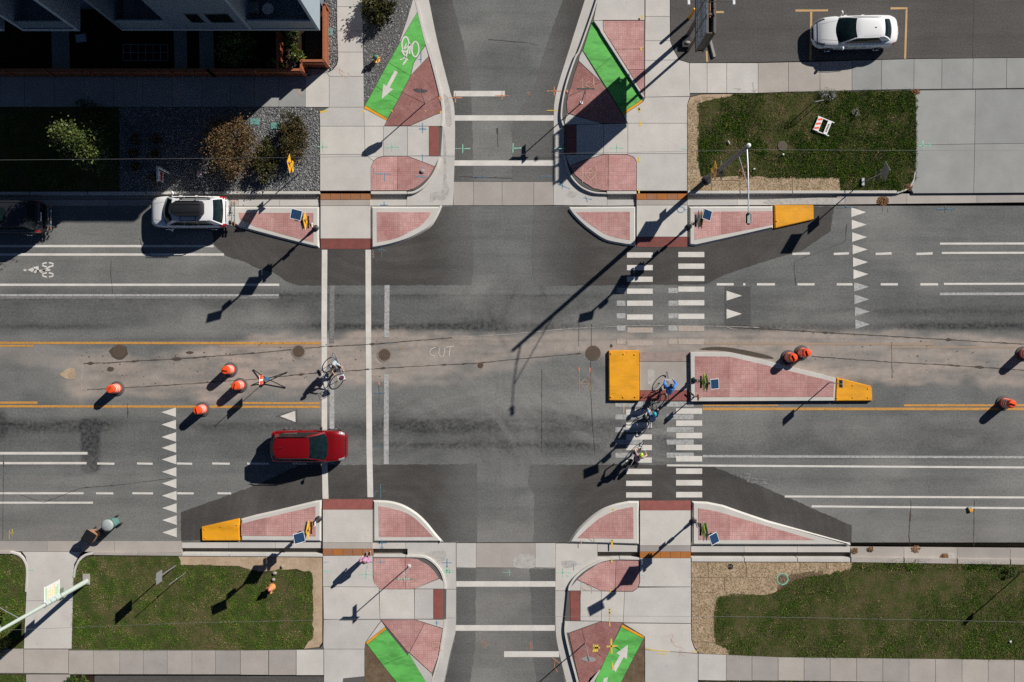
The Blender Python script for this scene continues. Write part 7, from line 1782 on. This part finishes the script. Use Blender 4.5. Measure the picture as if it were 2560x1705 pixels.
def person(label, loc, rz, J, cloth, extra=None, lean=0.0):
    """J: joints in local space, x forward. cloth: dict of materials"""
    t = thing('person', label, 'person', loc, rz)
    V = {k: Vector(v) for k, v in J.items()}
    hd = V['head']; fw = Vector((math.cos(J.get('_yaw', 0)), math.sin(J.get('_yaw', 0)), -.15)).normalized()
    b = MB()
    b.ball(hd, (.088, .075, .112), 14, 10, Matrix.Rotation(J.get('_yaw', 0), 3, 'Z'))
    capsule(b, hd - Vector((0, 0, .05)) + fw * .03, hd - Vector((0, 0, .085)) + fw * .05, .05, .038)           # jaw
    capsule(b, hd + fw * .085 + Vector((0, 0, .015)), hd + fw * .105 + Vector((0, 0, -.02)), .010, .016, 8)     # nose
    sd = Vector((-fw.y, fw.x, 0)).normalized()
    for s in (1, -1): capsule(b, hd + sd * s * .078 + Vector((-.005, 0, .015)), hd + sd * s * .08 + Vector((0, 0, -.02)), .016, .011, 8)
    capsule(b, V['neck'] - Vector((0, 0, .03)), hd - Vector((0, 0, .06)), .056, .052)
    capsule(b, V['chest'], V['neck'], .12, .07); capsule(b, V['pelvis'], V['chest'], .125, .13)
    for s in 'LR':
        capsule(b, V['sh' + s], V['el' + s], .052, .041); capsule(b, V['el' + s], V['ha' + s], .041, .029); capsule(b, V['chest'], V['sh' + s], .09, .06)
        capsule(b, V['hip' + s], V['kn' + s], .082, .056); capsule(b, V['kn' + s], V['an' + s], .056, .038); capsule(b, V['pelvis'], V['hip' + s], .10, .09)
        # hand: palm, four fingers and a thumb closing round the grip
        f = (V['ha' + s] - V['el' + s]).normalized(); sg = 1 if s == 'L' else -1
        dn = Vector((0, 0, -1)); side = f.cross(Vector((0, 0, 1)))
        if side.length < .2: side = Vector((0, 1, 0))
        side.normalize(); dn = side.cross(f) if side.cross(f).z < 0 else -side.cross(f)
        h = V['ha' + s]; pc = h + f * .05
        capsule(b, h, pc + f * .03, .026, .030, 8); capsule(b, pc - side * .025, pc + side * .025, .022, .022, 8)
        for k, ln in enumerate((.028, .034, .032, .024)):
            o = side * (-.033 + .022 * k) + f * .045; p0 = pc + o; p1 = p0 + f * ln + dn * .012; p2 = p1 + dn * ln * .95 - f * .006; p3 = p2 - f * ln * .7 + dn * .004
            capsule(b, p0, p1, .0095, .009, 6); capsule(b, p1, p2, .009, .0085, 6); capsule(b, p2, p3, .0085, .008, 6)
        th = pc - side * (.038 * sg * -1) ; q1 = th + f * .03 + dn * .02 + side * sg * .02; q2 = q1 + f * .012 + dn * .028
        capsule(b, pc + side * sg * .02 - f * .02, q1, .012, .011, 6); capsule(b, q1, q2, .011, .0095, 6)
    blob('body', b, SKIN, t, .0095, 3)
    for s in (1, -1): MB().ball(hd + fw * .082 + sd * s * .032 + Vector((0, 0, .012)), .011, 8, 6).build('eye', SYMB, t)
    capsule(MB(), hd, hd, .01, .01)
    mth = hd + fw * .092 - Vector((0, 0, .055)); MB().tube([mth - sd * .022, mth + fw * .004, mth + sd * .022], .006, 6).build('mouth', plain('lips_' + str(len(bpy.data.materials)), (.42, .16, .13), .5), t)
    # shirt
    m = MB(); sl = cloth.get('sleeve', 1.0); pf = cloth.get('puff', .022)
    capsule(m, V['pelvis'] + (V['chest'] - V['pelvis']) * .12, V['chest'], .135 + pf, .14 + pf); capsule(m, V['chest'], V['neck'] - Vector((0, 0, .045)), .135 + pf, .075)
    for s in 'LR':
        capsule(m, V['chest'], V['sh' + s], .10 + pf, .065 + pf * .6); e = V['sh' + s].lerp(V['el' + s], min(1, sl * 2)); capsule(m, V['sh' + s], e, .062 + pf * .8, .052 + pf * .7)
        if sl > .5: capsule(m, V['el' + s], V['el' + s].lerp(V['ha' + s], min(.93, (sl - .5) * 2)), .052 + pf * .6, .038 + pf * .5)
    blob('shirt' if not cloth.get('jacket') else 'jacket', m, cloth['top'], t, .014, 4)
    m = MB(); lg = cloth.get('leg', 1.0)
    capsule(m, V['pelvis'] - Vector((0, 0, .02)), V['pelvis'].lerp(V['chest'], .25), .145, .135)
    for s in 'LR':
        capsule(m, V['pelvis'], V['hip' + s], .125, .108); e = V['hip' + s].lerp(V['kn' + s], min(1, lg * 2)); capsule(m, V['hip' + s], e, .100, .076 if lg < .6 else .07)
        if lg > .5: capsule(m, V['kn' + s], V['kn' + s].lerp(V['an' + s], (lg - .5) * 2), .070, .055)
    blob('trousers' if lg > .6 else 'shorts', m, cloth['legs'], t, .014, 4)
    for s in 'LR':
        a = V['an' + s]; d = Vector(J['toe' + s]) - a; d.z *= .2; d.normalize(); m = MB()
        capsule(m, a - d * .045 - Vector((0, 0, .045)), a + d * .13 - Vector((0, 0, .052)), .040, .036); capsule(m, a, a - Vector((0, 0, .04)), .046, .044); capsule(m, a + d * .05 - Vector((0, 0, .05)), a + d * .17 - Vector((0, 0, .06)), .042, .028)
        sh = blob('shoe', m, cloth['shoe'], t, .012, 3); MB().box(a + d * .06 - Vector((0, 0, .092)), (.27, .085, .018), math.atan2(d.y, d.x)).build('sole', WPLAST, sh, bevel=.006)
    # hair or helmet
    Ry = Matrix.Rotation(J.get('_yaw', 0), 3, 'Z')
    m = MB(); hf = Ry @ Vector((-.018, 0, .022)); m.ball(hd + hf, (.098, .088, .108), 16, 10, Ry)
    if cloth.get('long'): capsule(m, hd + Ry @ Vector((-.06, 0, 0)), hd + Ry @ Vector((-.08, 0, -.2)), .07, .045)
    hr = blob('hair', m, cloth['hair'], t, .012, 2)
    if 'helmet' in cloth:
        vs, fs = [], []; n, k = 22, 7
        for i in range(k + 1):
            ph = (math.pi / 2) * 1.08 * i / k
            for j in range(n):
                a = 2 * math.pi * j / n; vs.append(hd + Ry @ Vector((.145 * math.sin(ph) * math.cos(a) - .008, .112 * math.sin(ph) * math.sin(a), .045 + .118 * math.cos(ph))))
        for i in range(k):
            for j in range(n): fs.append((i * n + j, (i + 1) * n + j, (i + 1) * n + (j + 1) % n, i * n + (j + 1) % n))
        hm = MB().add(vs, fs).build('helmet', cloth['helmet'], t, True)
        for s in (-.055, 0, .055):
            for x0, x1 in ((-.09, -.02), (.01, .08)):
                MB().tube([hd + Ry @ Vector((x, s, .045 + .118 * math.sqrt(max(.05, 1 - ((x + .008) / .145) ** 2 - (s / .112) ** 2)) + .002)) for x in np.linspace(x0, x1, 5)], .010, 5).build('vent', SYMB, hm)
    return t
def bike_parts(label, loc, rz, frame_m, tyre_m, steer=0.0, drop=False, extra=None):
    t = thing('bicycle', label, 'bicycle', loc, rz, group='bicycles being ridden through the crossing')
    rr_, fx, R = -.45, .60, .335
    def wheel(x, st=0.0):
        Mx = Matrix.Translation((x, 0, R)) @ Matrix.Rotation(st, 4, 'Z')
        w = MB().torus((0, 0, 0), R - .018, .018, 'Y', 36, 8).xf(Mx).build('wheel', tyre_m, t, True)
        MB().torus((0, 0, 0), R - .042, .009, 'Y', 36, 6).xf(Mx).build('rim', CHROME, w, True)
        MB().tube([(0, -.045, 0), (0, .045, 0)], .02, 8).xf(Mx).build('hub', STEEL, w)
        for k in range(14):
            a = 2 * math.pi * k / 14; s = .03 if k % 2 else -.03
            MB().tube([(0, s, 0), (math.cos(a) * (R - .045), 0, math.sin(a) * (R - .045))], .0028, 4).xf(Mx).build('spoke', STEEL, w)
        return w
    wheel(rr_); wheel(fx, steer)
    f = MB(); bb = (0, 0, .28); sc = (-.17, 0, .78); hd_t = (.43, 0, .86); hd_b = (.47, 0, .72)
    f.tube([bb, sc], .017).tube([sc, hd_t], .017).tube([bb, hd_b], .020).tube([hd_b, hd_t], .021)
    for s in (.06, -.06): f.tube([(0, s * .5, .28), (rr_, s, R)], .010).tube([(-.165, s * .3, .76), (rr_, s, R)], .009)
    f.build('frame', frame_m, t, True)
    fk = MB()
    for s in (.055, -.055): fk.tube([(.475, s * .7, .70), (.50, s, .60), (fx, s, R)], .012)
    fk.tube([(.425, 0, .88), (.478, 0, .69)], .018); fk.build('fork', frame_m, t, True)
    MB().tube([sc, (-.20, 0, .92)], .014).build('seat_post', STEEL, t)
    MB().add([(-.36, .07, .94), (-.36, -.07, .94), (-.22, -.06, .95), (-.05, -.02, .93), (-.05, .02, .93), (-.22, .06, .95), (-.34, .05, .90), (-.34, -.05, .90), (-.08, 0, .90)], [(0, 1, 2, 5), (5, 2, 3, 4), (0, 5, 6), (1, 7, 2), (6, 7, 1, 0), (5, 4, 8, 6), (2, 7, 8, 3), (6, 8, 7), (4, 3, 8)]).build('saddle', BLACK, t, bevel=.01)
    hb = MB()
    if drop: hb.tube([(.50, .21, .88), (.60, .21, .92), (.52, .21, 1.0), (.48, .12, 1.0), (.46, 0, .99), (.48, -.12, 1.0), (.52, -.21, 1.0), (.60, -.21, .92), (.50, -.21, .88)], .013)
    else: hb.tube([(.40, .29, 1.02), (.46, .22, 1.03), (.50, .10, 1.01), (.48, 0, .99), (.50, -.10, 1.01), (.46, -.22, 1.03), (.40, -.29, 1.02)], .012)
    hb.tube([(.425, 0, .86), (.47, 0, .99)], .015); h = hb.build('handlebar', STEEL if not drop else frame_m, t)
    for s in (1, -1): MB().tube([(.38, s * .30, 1.02), (.45, s * .235, 1.03)], .018, 8).build('grip', BLACK, h)
    ck = MB().torus((0, -.05, .28), .085, .006, 'Y', 20, 5).build('chainring', DSTEEL, t)
    MB().tube([(0, -.06, .28), (-.04, -.075, .44)], .011).tube([(0, .06, .28), (.04, .075, .12)], .011).build('crank', STEEL, t)
    for p in ((-.04, -.13, .44), (.04, .13, .12)): MB().box(p, (.09, .09, .022)).build('pedal', BLACK, t)
    MB().tube([(0, -.045, .365), (rr_, -.045, .375)], .004, 4).tube([(0, -.045, .195), (rr_, -.045, .295)], .004, 4).build('chain', DSTEEL, t)['kind'] = 'stuff'
    return t
RIDE = dict(pelvis=(-.20, 0, 1.03), chest=(.03, 0, 1.40), neck=(.10, 0, 1.53), head=(.17, 0, 1.68), shL=(.07, .175, 1.46), shR=(.07, -.175, 1.46), elL=(.24, .27, 1.22), elR=(.24, -.27, 1.22), haL=(.37, .275, 1.075), haR=(.37, -.275, 1.075),
            hipL=(-.18, .09, .99), hipR=(-.18, -.09, .99), knL=(.15, .12, .66), knR=(.20, -.12, .86), anL=(.0, .13, .235), anR=(-.08, -.13, .555), toeL=(.2, .13, .2), toeR=(.12, -.13, .5))
def ride(**k): d = dict(RIDE); d.update(k); return d
BLU = plain('blue_jacket', (.025, .19, .62), .6, var=.12); LBL = plain('slate_blue_shirt', (.14, .24, .46), .7, var=.1); GRY = plain('pale_grey_shirt', (.40, .47, .52), .75, var=.08); MAU = plain('dusty_mauve_shirt', (.34, .21, .24), .75, var=.1)
DK = plain('dark_trousers', (.022, .024, .032), .8); TEALH = plain('teal_helmet', (.02, .42, .50), .35); LIMEH = plain('lime_helmet', (.55, .85, .04), .35); BLKH = plain('black_helmet', (.02, .02, .022), .35); HAIRK = plain('black_hair', (.012, .01, .009), .6); HAIRB = plain('brown_hair', (.05, .03, .018), .6)
SHOEB = plain('brown_shoe', (.16, .06, .03), .6); SHOED = plain('dark_shoe', (.05, .04, .042), .6); PINK = plain('orchid_jacket', (.44, .22, .36), .7, var=.1); WFR = plain('white_frame', (.75, .75, .77), .35, coat=.6); BLF = plain('black_frame', (.02, .02, .022), .35, coat=.6); NAVY = plain('navy_frame', (.05, .07, .16), .35, coat=.6)
z_ = .012
def seat(p, ang, k=.25):
    x, y = W(p, 0); return (x, y, z_), ang
# cyclist on the left crosswalk
a = math.radians(-66); x, y = W((849, 914)); lo = (x, y, z_)
t = bike_parts('navy city bicycle with front basket on the left crosswalk', lo, a, NAVY, RUBBER)
bk = MB()
for zz in (.86, .95, 1.06): bk.tube([(.56, -.17, zz), (.86, -.17, zz), (.86, .17, zz), (.56, .17, zz), (.56, -.17, zz)], .008, 4)
for px_, py_ in ((.56, -.17), (.71, -.17), (.86, -.17), (.86, 0), (.86, .17), (.71, .17), (.56, .17), (.56, 0)): bk.tube([(px_, py_, .85), (px_, py_, 1.06)], .006, 4)
bk.box((.71, 0, .855), (.29, .33, .01)); b_ = bk.build('basket', WPLAST, t); MB().box((.71, .02, .95), (.2, .24, .16)).build('bag', plain('plum_bag', (.12, .03, .07), .7), b_, bevel=.04)
MB().box((-.48, 0, .80), (.36, .14, .02)).tube([(-.45, .05, .35), (-.5, .06, .79)], .008, 4).tube([(-.45, -.05, .35), (-.5, -.06, .79)], .008, 4).build('rear_carrier', STEEL, t)
person('cyclist in pale grey shirt with bare head on the left crosswalk', lo, a, ride(chest=(-.10, 0, 1.44), neck=(-.05, 0, 1.57), head=(.03, 0, 1.71), shL=(-.06, .18, 1.49), shR=(-.06, -.18, 1.49), elL=(.12, .28, 1.22), elR=(.12, -.28, 1.22)), dict(top=GRY, legs=DK, shoe=SHOEB, hair=HAIRK, sleeve=.3, leg=.95))
# cyclist in blue
a = math.radians(91); x, y = W((1665.5, 969)); lo = (x, y, .026)
t = bike_parts('white road bicycle in the median refuge', lo, a, WFR, plain('dark_tyre', (.03, .03, .032), .8), .06, True)
person('cyclist in bright blue jacket with black helmet in the median refuge', lo, a, ride(head=(.16, .0, 1.68), haL=(.46, .235, 1.07), haR=(.46, -.235, 1.07), elL=(.26, .33, 1.24), elR=(.26, -.33, 1.24)), dict(top=BLU, legs=DK, shoe=SHOED, hair=HAIRK, helmet=BLKH, sleeve=1.0, jacket=1, puff=.035))
# cyclist with teal helmet
a = math.radians(86); x, y = W((1624, 1037)); lo = (x, y, z_)
bike_parts('black bicycle of the teal helmeted rider on the right crosswalk', lo, a, BLF, RUBBER, .0, True)
person('cyclist in slate blue top with teal helmet on the right crosswalk', lo, a, ride(), dict(top=LBL, legs=DK, shoe=SHOED, hair=HAIRB, helmet=TEALH, sleeve=.97, puff=.01))
# cyclist with lime helmet
a = math.radians(64.5); x, y = W((1589, 1135)); lo = (x, y, z_)
t = bike_parts('black touring bicycle with panniers at the lower right crosswalk', lo, a, BLF, RUBBER, -.1)
for s in (1, -1): pn = MB().box((-.50, s * .2, .58), (.36, .16, .38)).build('pannier', BLACK, t, bevel=.04)
MB().box((-.5, .285, .62), (.16, .008, .14)).build('pannier_patch', plain('green_patch', (.01, .22, .08), .6), t); MB().box((-.48, 0, .80), (.4, .16, .02)).build('rear_carrier', DSTEEL, t)
person('cyclist in dusty mauve shirt with lime helmet at the lower right crosswalk', lo, a, ride(elL=(.27, .36, 1.26), elR=(.27, -.36, 1.26)), dict(top=MAU, legs=DK, shoe=SHOED, hair=HAIRB, helmet=LIMEH, sleeve=.22, puff=.018, long=1))
# pedestrian
x, y = W((920.5, 1388.5), SWZ)
STAND = dict(pelvis=(0, 0, .96), chest=(.01, 0, 1.32), neck=(.0, 0, 1.47), head=(.02, .0, 1.62), shL=(0, .185, 1.40), shR=(0, -.185, 1.40), elL=(-.02, .27, 1.13), elR=(-.02, -.27, 1.13), haL=(.12, .19, .98), haR=(.12, -.19, .98), hipL=(0, .09, .92), hipR=(0, -.09, .92), knL=(.02, .10, .50), knR=(.03, -.10, .50), anL=(.0, .10, .10), anR=(.05, -.10, .10), toeL=(.2, .11, .06), toeR=(.26, -.11, .06))
person('pedestrian in orchid pink jacket standing at the lower left corner', (x, y, SWZ + .008), math.radians(88), STAND, dict(top=PINK, legs=DK, shoe=SHOED, hair=HAIRB, sleeve=.95, jacket=1, puff=.045, long=1))

# ================================================================== SPRAYED UTILITY MARKS
def mark(f, segs, mat, par, z, w=.045):
    for sg in segs: ribbon('utility_mark', T(f, sg), w, mat, par, z, .004)
def cross(f, x, y, a, b, mat, par, z, w=.045): mark(f, [[(x - a, y), (x + a, y)], [(x, y - b), (x, y + b)]], mat, par, z, w)
SZ = SWZ + .006
mark(A2, [[(810, 1155), (808, 1225)], [(815, 1195), (930, 1195)], [(886, 1195), (886, 1245)], [(1098, 1212), (1180, 1216)], [(1145, 1148), (1140, 1212)], [(1146, 1060), (1146, 1110)], [(1147, 845), (1147, 915)], [(1122, 885), (1172, 887)], [(1135, 360), (1135, 432)], [(1115, 408), (1138, 408)]], BLUEM, nw, SZ + .004)
cross(A2, 935, 1012, 50, 30, GRNM, nw, SZ); cross(A2, 460, 1010, 35, 30, GRNM, nw, SZ); cross(A2, 1422, 1022, 52, 32, GRNM, sr_n, .011); cross(A3, 720, 1017, 46, 30, GRNM, ne, SZ); mark(A3, [[(290, 1022), (368, 1022)], [(1165, 1022), (1205, 1023)]], GRNM, ne, SZ); mark(A3, [[(0, 1020), (66, 1018)], [(8, 985), (6, 1050)]], GRNM, sr_n, .011)
cross(A2, 1372, 672, 45, 32, ORGM, sr_n, .0125); cross(A2, 1692, 658, 48, 30, ORGM, sr_n, .0125); cross(A3, 290, 626, 48, 32, ORGM, sr_n, .0185); mark(A2, [[(1262, 665), (1272, 690)]], ORGM, nw, SZ + .012, .12); mark(A3, [[(380, 618), (380, 636)]], ORGM, ne, SZ + .012, .12); mark(A3, [[(100, 640), (125, 636), (110, 648), (125, 655)]], ORGM, sr_n, .0125, .03)
mark(A2, [[(540, 480), (580, 450), (575, 500), (620, 540), (650, 515), (625, 500)], [(585, 485), (610, 500)], [(560, 470), (600, 490)], [(275, 610), (310, 640), (320, 665), (290, 640), (280, 625)], [(270, 580), (310, 590)], [(285, 625), (300, 600)]], PEAM, nw, SZ, .03)
for x in (80, 600, 885, 1230, 1335, 1750):
    m_ = PEAM if x in (600, 1230, 1750) else WHIM
    mark(A1, [[(x - 35, 610 + (x % 50)), (x + 35, 612 + (x % 50))], [(x - 35, 630 + x % 50), (x, 615 + x % 50), (x + 35, 635 + x % 50), (x, 652 + x % 50), (x - 35, 630 + x % 50)], [(x - 10, 638 + x % 50), (x + 8, 628 + x % 50)]], m_, nw, SZ, .028)
mark(A2, [[(440, 772), (490, 762)], [(730, 765), (745, 765)], [(928, 762), (940, 762)], [(1265, 770), (1280, 772)]], YELM, nw, SZ, .09); mark(A2, [[(1160, 762), (1170, 765)]], YELM, nw, SZ + .004, .08)
mark(A3, [[(235, 760), (372, 757)]], YELM, sr_n, .0185, .05); mark(A3, [[(860, 752), (885, 752), (872, 740), (878, 775)], [(882, 835), (882, 868)], [(873, 1080), (875, 1118)], [(875, 1295), (873, 1330)]], YELM, ne, SZ, .09); mark(A3, [[(888, 325), (888, 350)], [(893, 105), (893, 130)]], YELM, ne, SZ + .106, .08)
mark(A3, [[(487, 1145), (485, 1255)], [(578, 1140), (576, 1275)], [(500, 1198), (540, 1160), (575, 1200), (540, 1240), (500, 1198)], [(525, 1190), (555, 1190), (555, 1210), (528, 1212)]], PEAM, ne, SZ + .004, .035); mark(A3, [[(485, 540), (487, 610)], [(560, 520), (565, 600)], [(500, 580), (530, 560), (560, 580), (530, 600), (505, 585)]], PEAM, ne, SZ + .004, .03)
mark(A3, [[(315, 1265), (400, 1300)], [(350, 1250), (345, 1300)], [(490, 1360), (550, 1372)], [(505, 1350), (520, 1390)]], BLUEM, gut, .018); mark(A3, [[(190, 1212), (275, 1212)]], BLUED, sr_n, .0125); mark(A2, [[(1490, 1215), (1600, 1218)]], BLUED, sr_n, .0125)
ring(A3, 1162, 1442, 24, 20, .05, BLUEM, path, .122, 0, 'utility_mark'); mark(A3, [[(1185, 1443), (1204, 1443)]], BLUEM, path, .122); mark(A2, [[(855, 1410), (908, 1410)], [(882, 1385), (882, 1412)]], BLUEM, gut, .006); mark(A4, [[(535, 1345), (532, 1400)]], BLUEM, gut, .006)
mark(A4, [[(475, 1428), (615, 1424)], [(533, 1412), (536, 1428)], [(1160, 1437), (1280, 1437)], [(1220, 1412), (1220, 1462)], [(1265, 1425), (1280, 1437), (1265, 1448)]], BLUED, road, .0125); mark(A4, [[(790, 1425), (790, 1462), (752, 1470)], [(825, 1430), (828, 1462)]], GHOST, road, .0125)
mark(A4, [[(1065, 967), (1067, 1030)], [(1025, 1002), (1120, 1000)], [(1100, 980), (1122, 1000), (1105, 1015)]], GRNM, dr, .126); mark(A3, [[(1655, 565), (1668, 635)], [(1650, 615), (1668, 637), (1682, 612)], [(1525, 608), (1580, 612), (1550, 622)]], WHIM, ne, SZ)
mark(B2, [[(846, 1105), (850, 1240)], [(808, 1165), (888, 1162)], [(805, 1528), (880, 1530)], [(848, 470), (852, 520)], [(862, 125), (864, 232)], [(838, 178), (898, 182)]], BLUED, road, .0125); mark(B2, [[(846, 1088), (847, 1105)]], ORGM, road, .0125, .08); mark(B2, [[(985, 854), (1012, 856)]], YELP, road, .0125, .02)
mark(B2, [[(800, 180), (810, 195), (800, 205), (812, 215)], [(803, 222), (812, 232)]], WHIM, road, .0125, .03)
mark(B3, [[(462, 985), (462, 1150)], [(536, 985), (538, 1160)], [(470, 1100), (500, 1065), (530, 1100), (500, 1135), (470, 1100)], [(485, 1100), (515, 1098)]], PEAM, road, .0125, .02); mark(B3, [[(461, 985), (461, 1005)], [(535, 988), (536, 1020)]], ORGM, road, .0135, .09); mark(B3, [[(770, 1225), (768, 1300)]], YELM, road, .0135, .03); mark(B3, [[(789, 876), (789, 888)]], ORGM, road, .196, .05)
mark(C2, [[(856, 205), (858, 305)], [(820, 255), (892, 256)], [(812, 262), (825, 270), (812, 285), (822, 298)]], BLUED, road, .0125); mark(C2, [[(866, 590), (868, 606)]], BLUEM, road, .142); mark(C2, [[(866, 612), (868, 648)], [(852, 638), (868, 650), (880, 638)], [(835, 612), (900, 612)]], BLUEM, gut, .006)
mark(C2, [[(858, 720), (858, 745)], [(838, 745), (890, 745)]], BLUEM, sw, SZ + .004); mark(C2, [[(465, 745), (500, 742)], [(785, 743), (802, 744)], [(765, 765), (763, 790)], [(1243, 1145), (1243, 1180)], [(1230, 1162), (1256, 1162)]], BLUEM, sw, SZ, .035); cross(C2, 757, 828, 50, 32, GRNM, sw, SZ); mark(C2, [[(466, 805), (512, 806)]], GRNM, sw, SZ)
mark(C2, [[(1283, 748), (1345, 748)], [(1314, 720), (1314, 780)]], BLUEM, gut, .018); mark(C2, [[(1250, 800), (1355, 802)], [(1290, 812), (1358, 814)], [(1313, 770), (1313, 845)], [(1330, 770), (1330, 825)]], GRNM, gut, .018); mark(C2, [[(1690, 815), (1752, 815)], [(1740, 795), (1742, 840)]], GRNM, sr_s, .011, .03)
mark(C2, [[(1225, 1300), (1280, 1302)], [(1210, 1320), (1260, 1330), (1225, 1345), (1290, 1350)], [(1270, 1310), (1265, 1360)]], PEAM, sw, SZ + .012, .035); mark(C2, [[(1540, 1300), (1570, 1275), (1602, 1302), (1570, 1330), (1540, 1300)], [(1555, 1300), (1590, 1302)]], ORGM, sr_s, .011, .02)
mark(C1, [[(180, 798), (230, 799)]], GRNM, dw, .126); mark(C1, [[(490, 820), (508, 820)]], GRNM, dw, .126); mark(C1, [[(65, 520), (62, 585)], [(85, 515), (82, 560)], [(60, 545), (100, 540)]], YELM, road, .0125, .03)
mark(C3, [[(688, 592), (688, 655)], [(675, 605), (688, 590), (700, 605)]], YELM, gut, .15, .07); mark(C3, [[(686, 715), (686, 748)]], YELM, se, SZ + .016, .07); mark(C3, [[(680, 655), (672, 980)]][:0] + [[(676, 930), (676, 965)], [(672, 1065), (672, 1185)], [(665, 1068), (682, 1070)], [(665, 1085), (682, 1100)]], YELM, se, SZ + .004, .06); mark(C3, [[(690, 380), (706, 380)]], YELM, gut, .15, .1)
mark(C3, [[(650, 1325), (728, 1320)], [(682, 1268), (685, 1375)], [(560, 1310), (560, 1362)], [(575, 1312), (572, 1362)], [(590, 1312), (585, 1360)], [(555, 1335), (605, 1332)], [(690, 1435), (690, 1460), (705, 1490)]], YELM, se, SZ + .006, .09); mark(C3, [[(918, 1338), (985, 1352), (1090, 1358)], [(1000, 1372), (1060, 1378)], [(1240, 1365), (1275, 1355)]], YELM, se, SZ, .06)
mark(C3, [[(478, 855), (475, 965)], [(550, 850), (548, 960)], [(480, 915), (510, 895), (545, 920), (510, 935), (482, 920)]], PEAM, se, SZ + .004, .035); mark(C3, [[(475, 590), (476, 635)], [(562, 540), (566, 605)], [(485, 600), (520, 578), (555, 600)]], PEAM, gut, .15, .03); mark(C3, [[(1060, 1255), (1110, 1240), (1095, 1290), (1130, 1325), (1170, 1330), (1150, 1390), (1190, 1385)], [(1090, 1275), (1120, 1300)], [(1150, 1350), (1170, 1375)]], PEAM, se, SZ, .03)
mark(C3, [[(275, 1400), (330, 1440)], [(300, 1410), (290, 1460), (315, 1500)], [(110, 1300), (150, 1340)], [(130, 1290), (125, 1350)]], ORGM, sr_s, .0125, .025); mark(C3, [[(305, 815), (420, 816)], [(350, 785), (350, 850)], [(375, 835), (395, 845)]], GRNM, gut, .018); mark(C3, [[(885, 835), (912, 836)], [(1220, 845), (1232, 845)]], GRNM, se, SZ); mark(C3, [[(424, 758), (480, 757)], [(424, 758), (424, 800)]], BLUEM, gut, .018, .03)

# ---- lettering on the green ramps: bicycle symbol and arrows
def arrow(f, tail, head, w, hl, hw, par, z):
    a, b = Vector(tail), Vector(head); d = (b - a).normalized(); n = Vector((-d.y, d.x)); s = b - d * hl
    flat('arrow_symbol', f, [tuple(a + n * w), tuple(s + n * w), tuple(s + n * hw), tuple(b), tuple(s - n * hw), tuple(s - n * w), tuple(a - n * w)], WHITE, par, z)
arrow(A2, (965, 490), (865, 680), 12, 95, 38, nw, SZ + .002); arrow(C3, (700, 1490), (797, 1312), 15, 90, 42, se, SZ + .002)
gb = .085
ring(A2, 1028, 305, 24, 52, gb, WHITE, nw, SZ + .004); ring(A2, 1096, 338, 24, 52, gb, WHITE, nw, SZ + .004)
mark(A2, [[(1060, 305), (1012, 345)], [(1012, 345), (1035, 300)], [(1060, 300), (1030, 395)], [(1000, 345), (1045, 415)], [(1065, 300), (1055, 370)], [(988, 410), (1005, 408), (1020, 395), (1035, 412), (1008, 448)]], WHITE, nw, SZ + .006, .07)
flat('arrow_symbol', C3, [(630, 1545), (660, 1535), (655, 1560), (640, 1600), (620, 1600)], WHITE, se, SZ + .002)
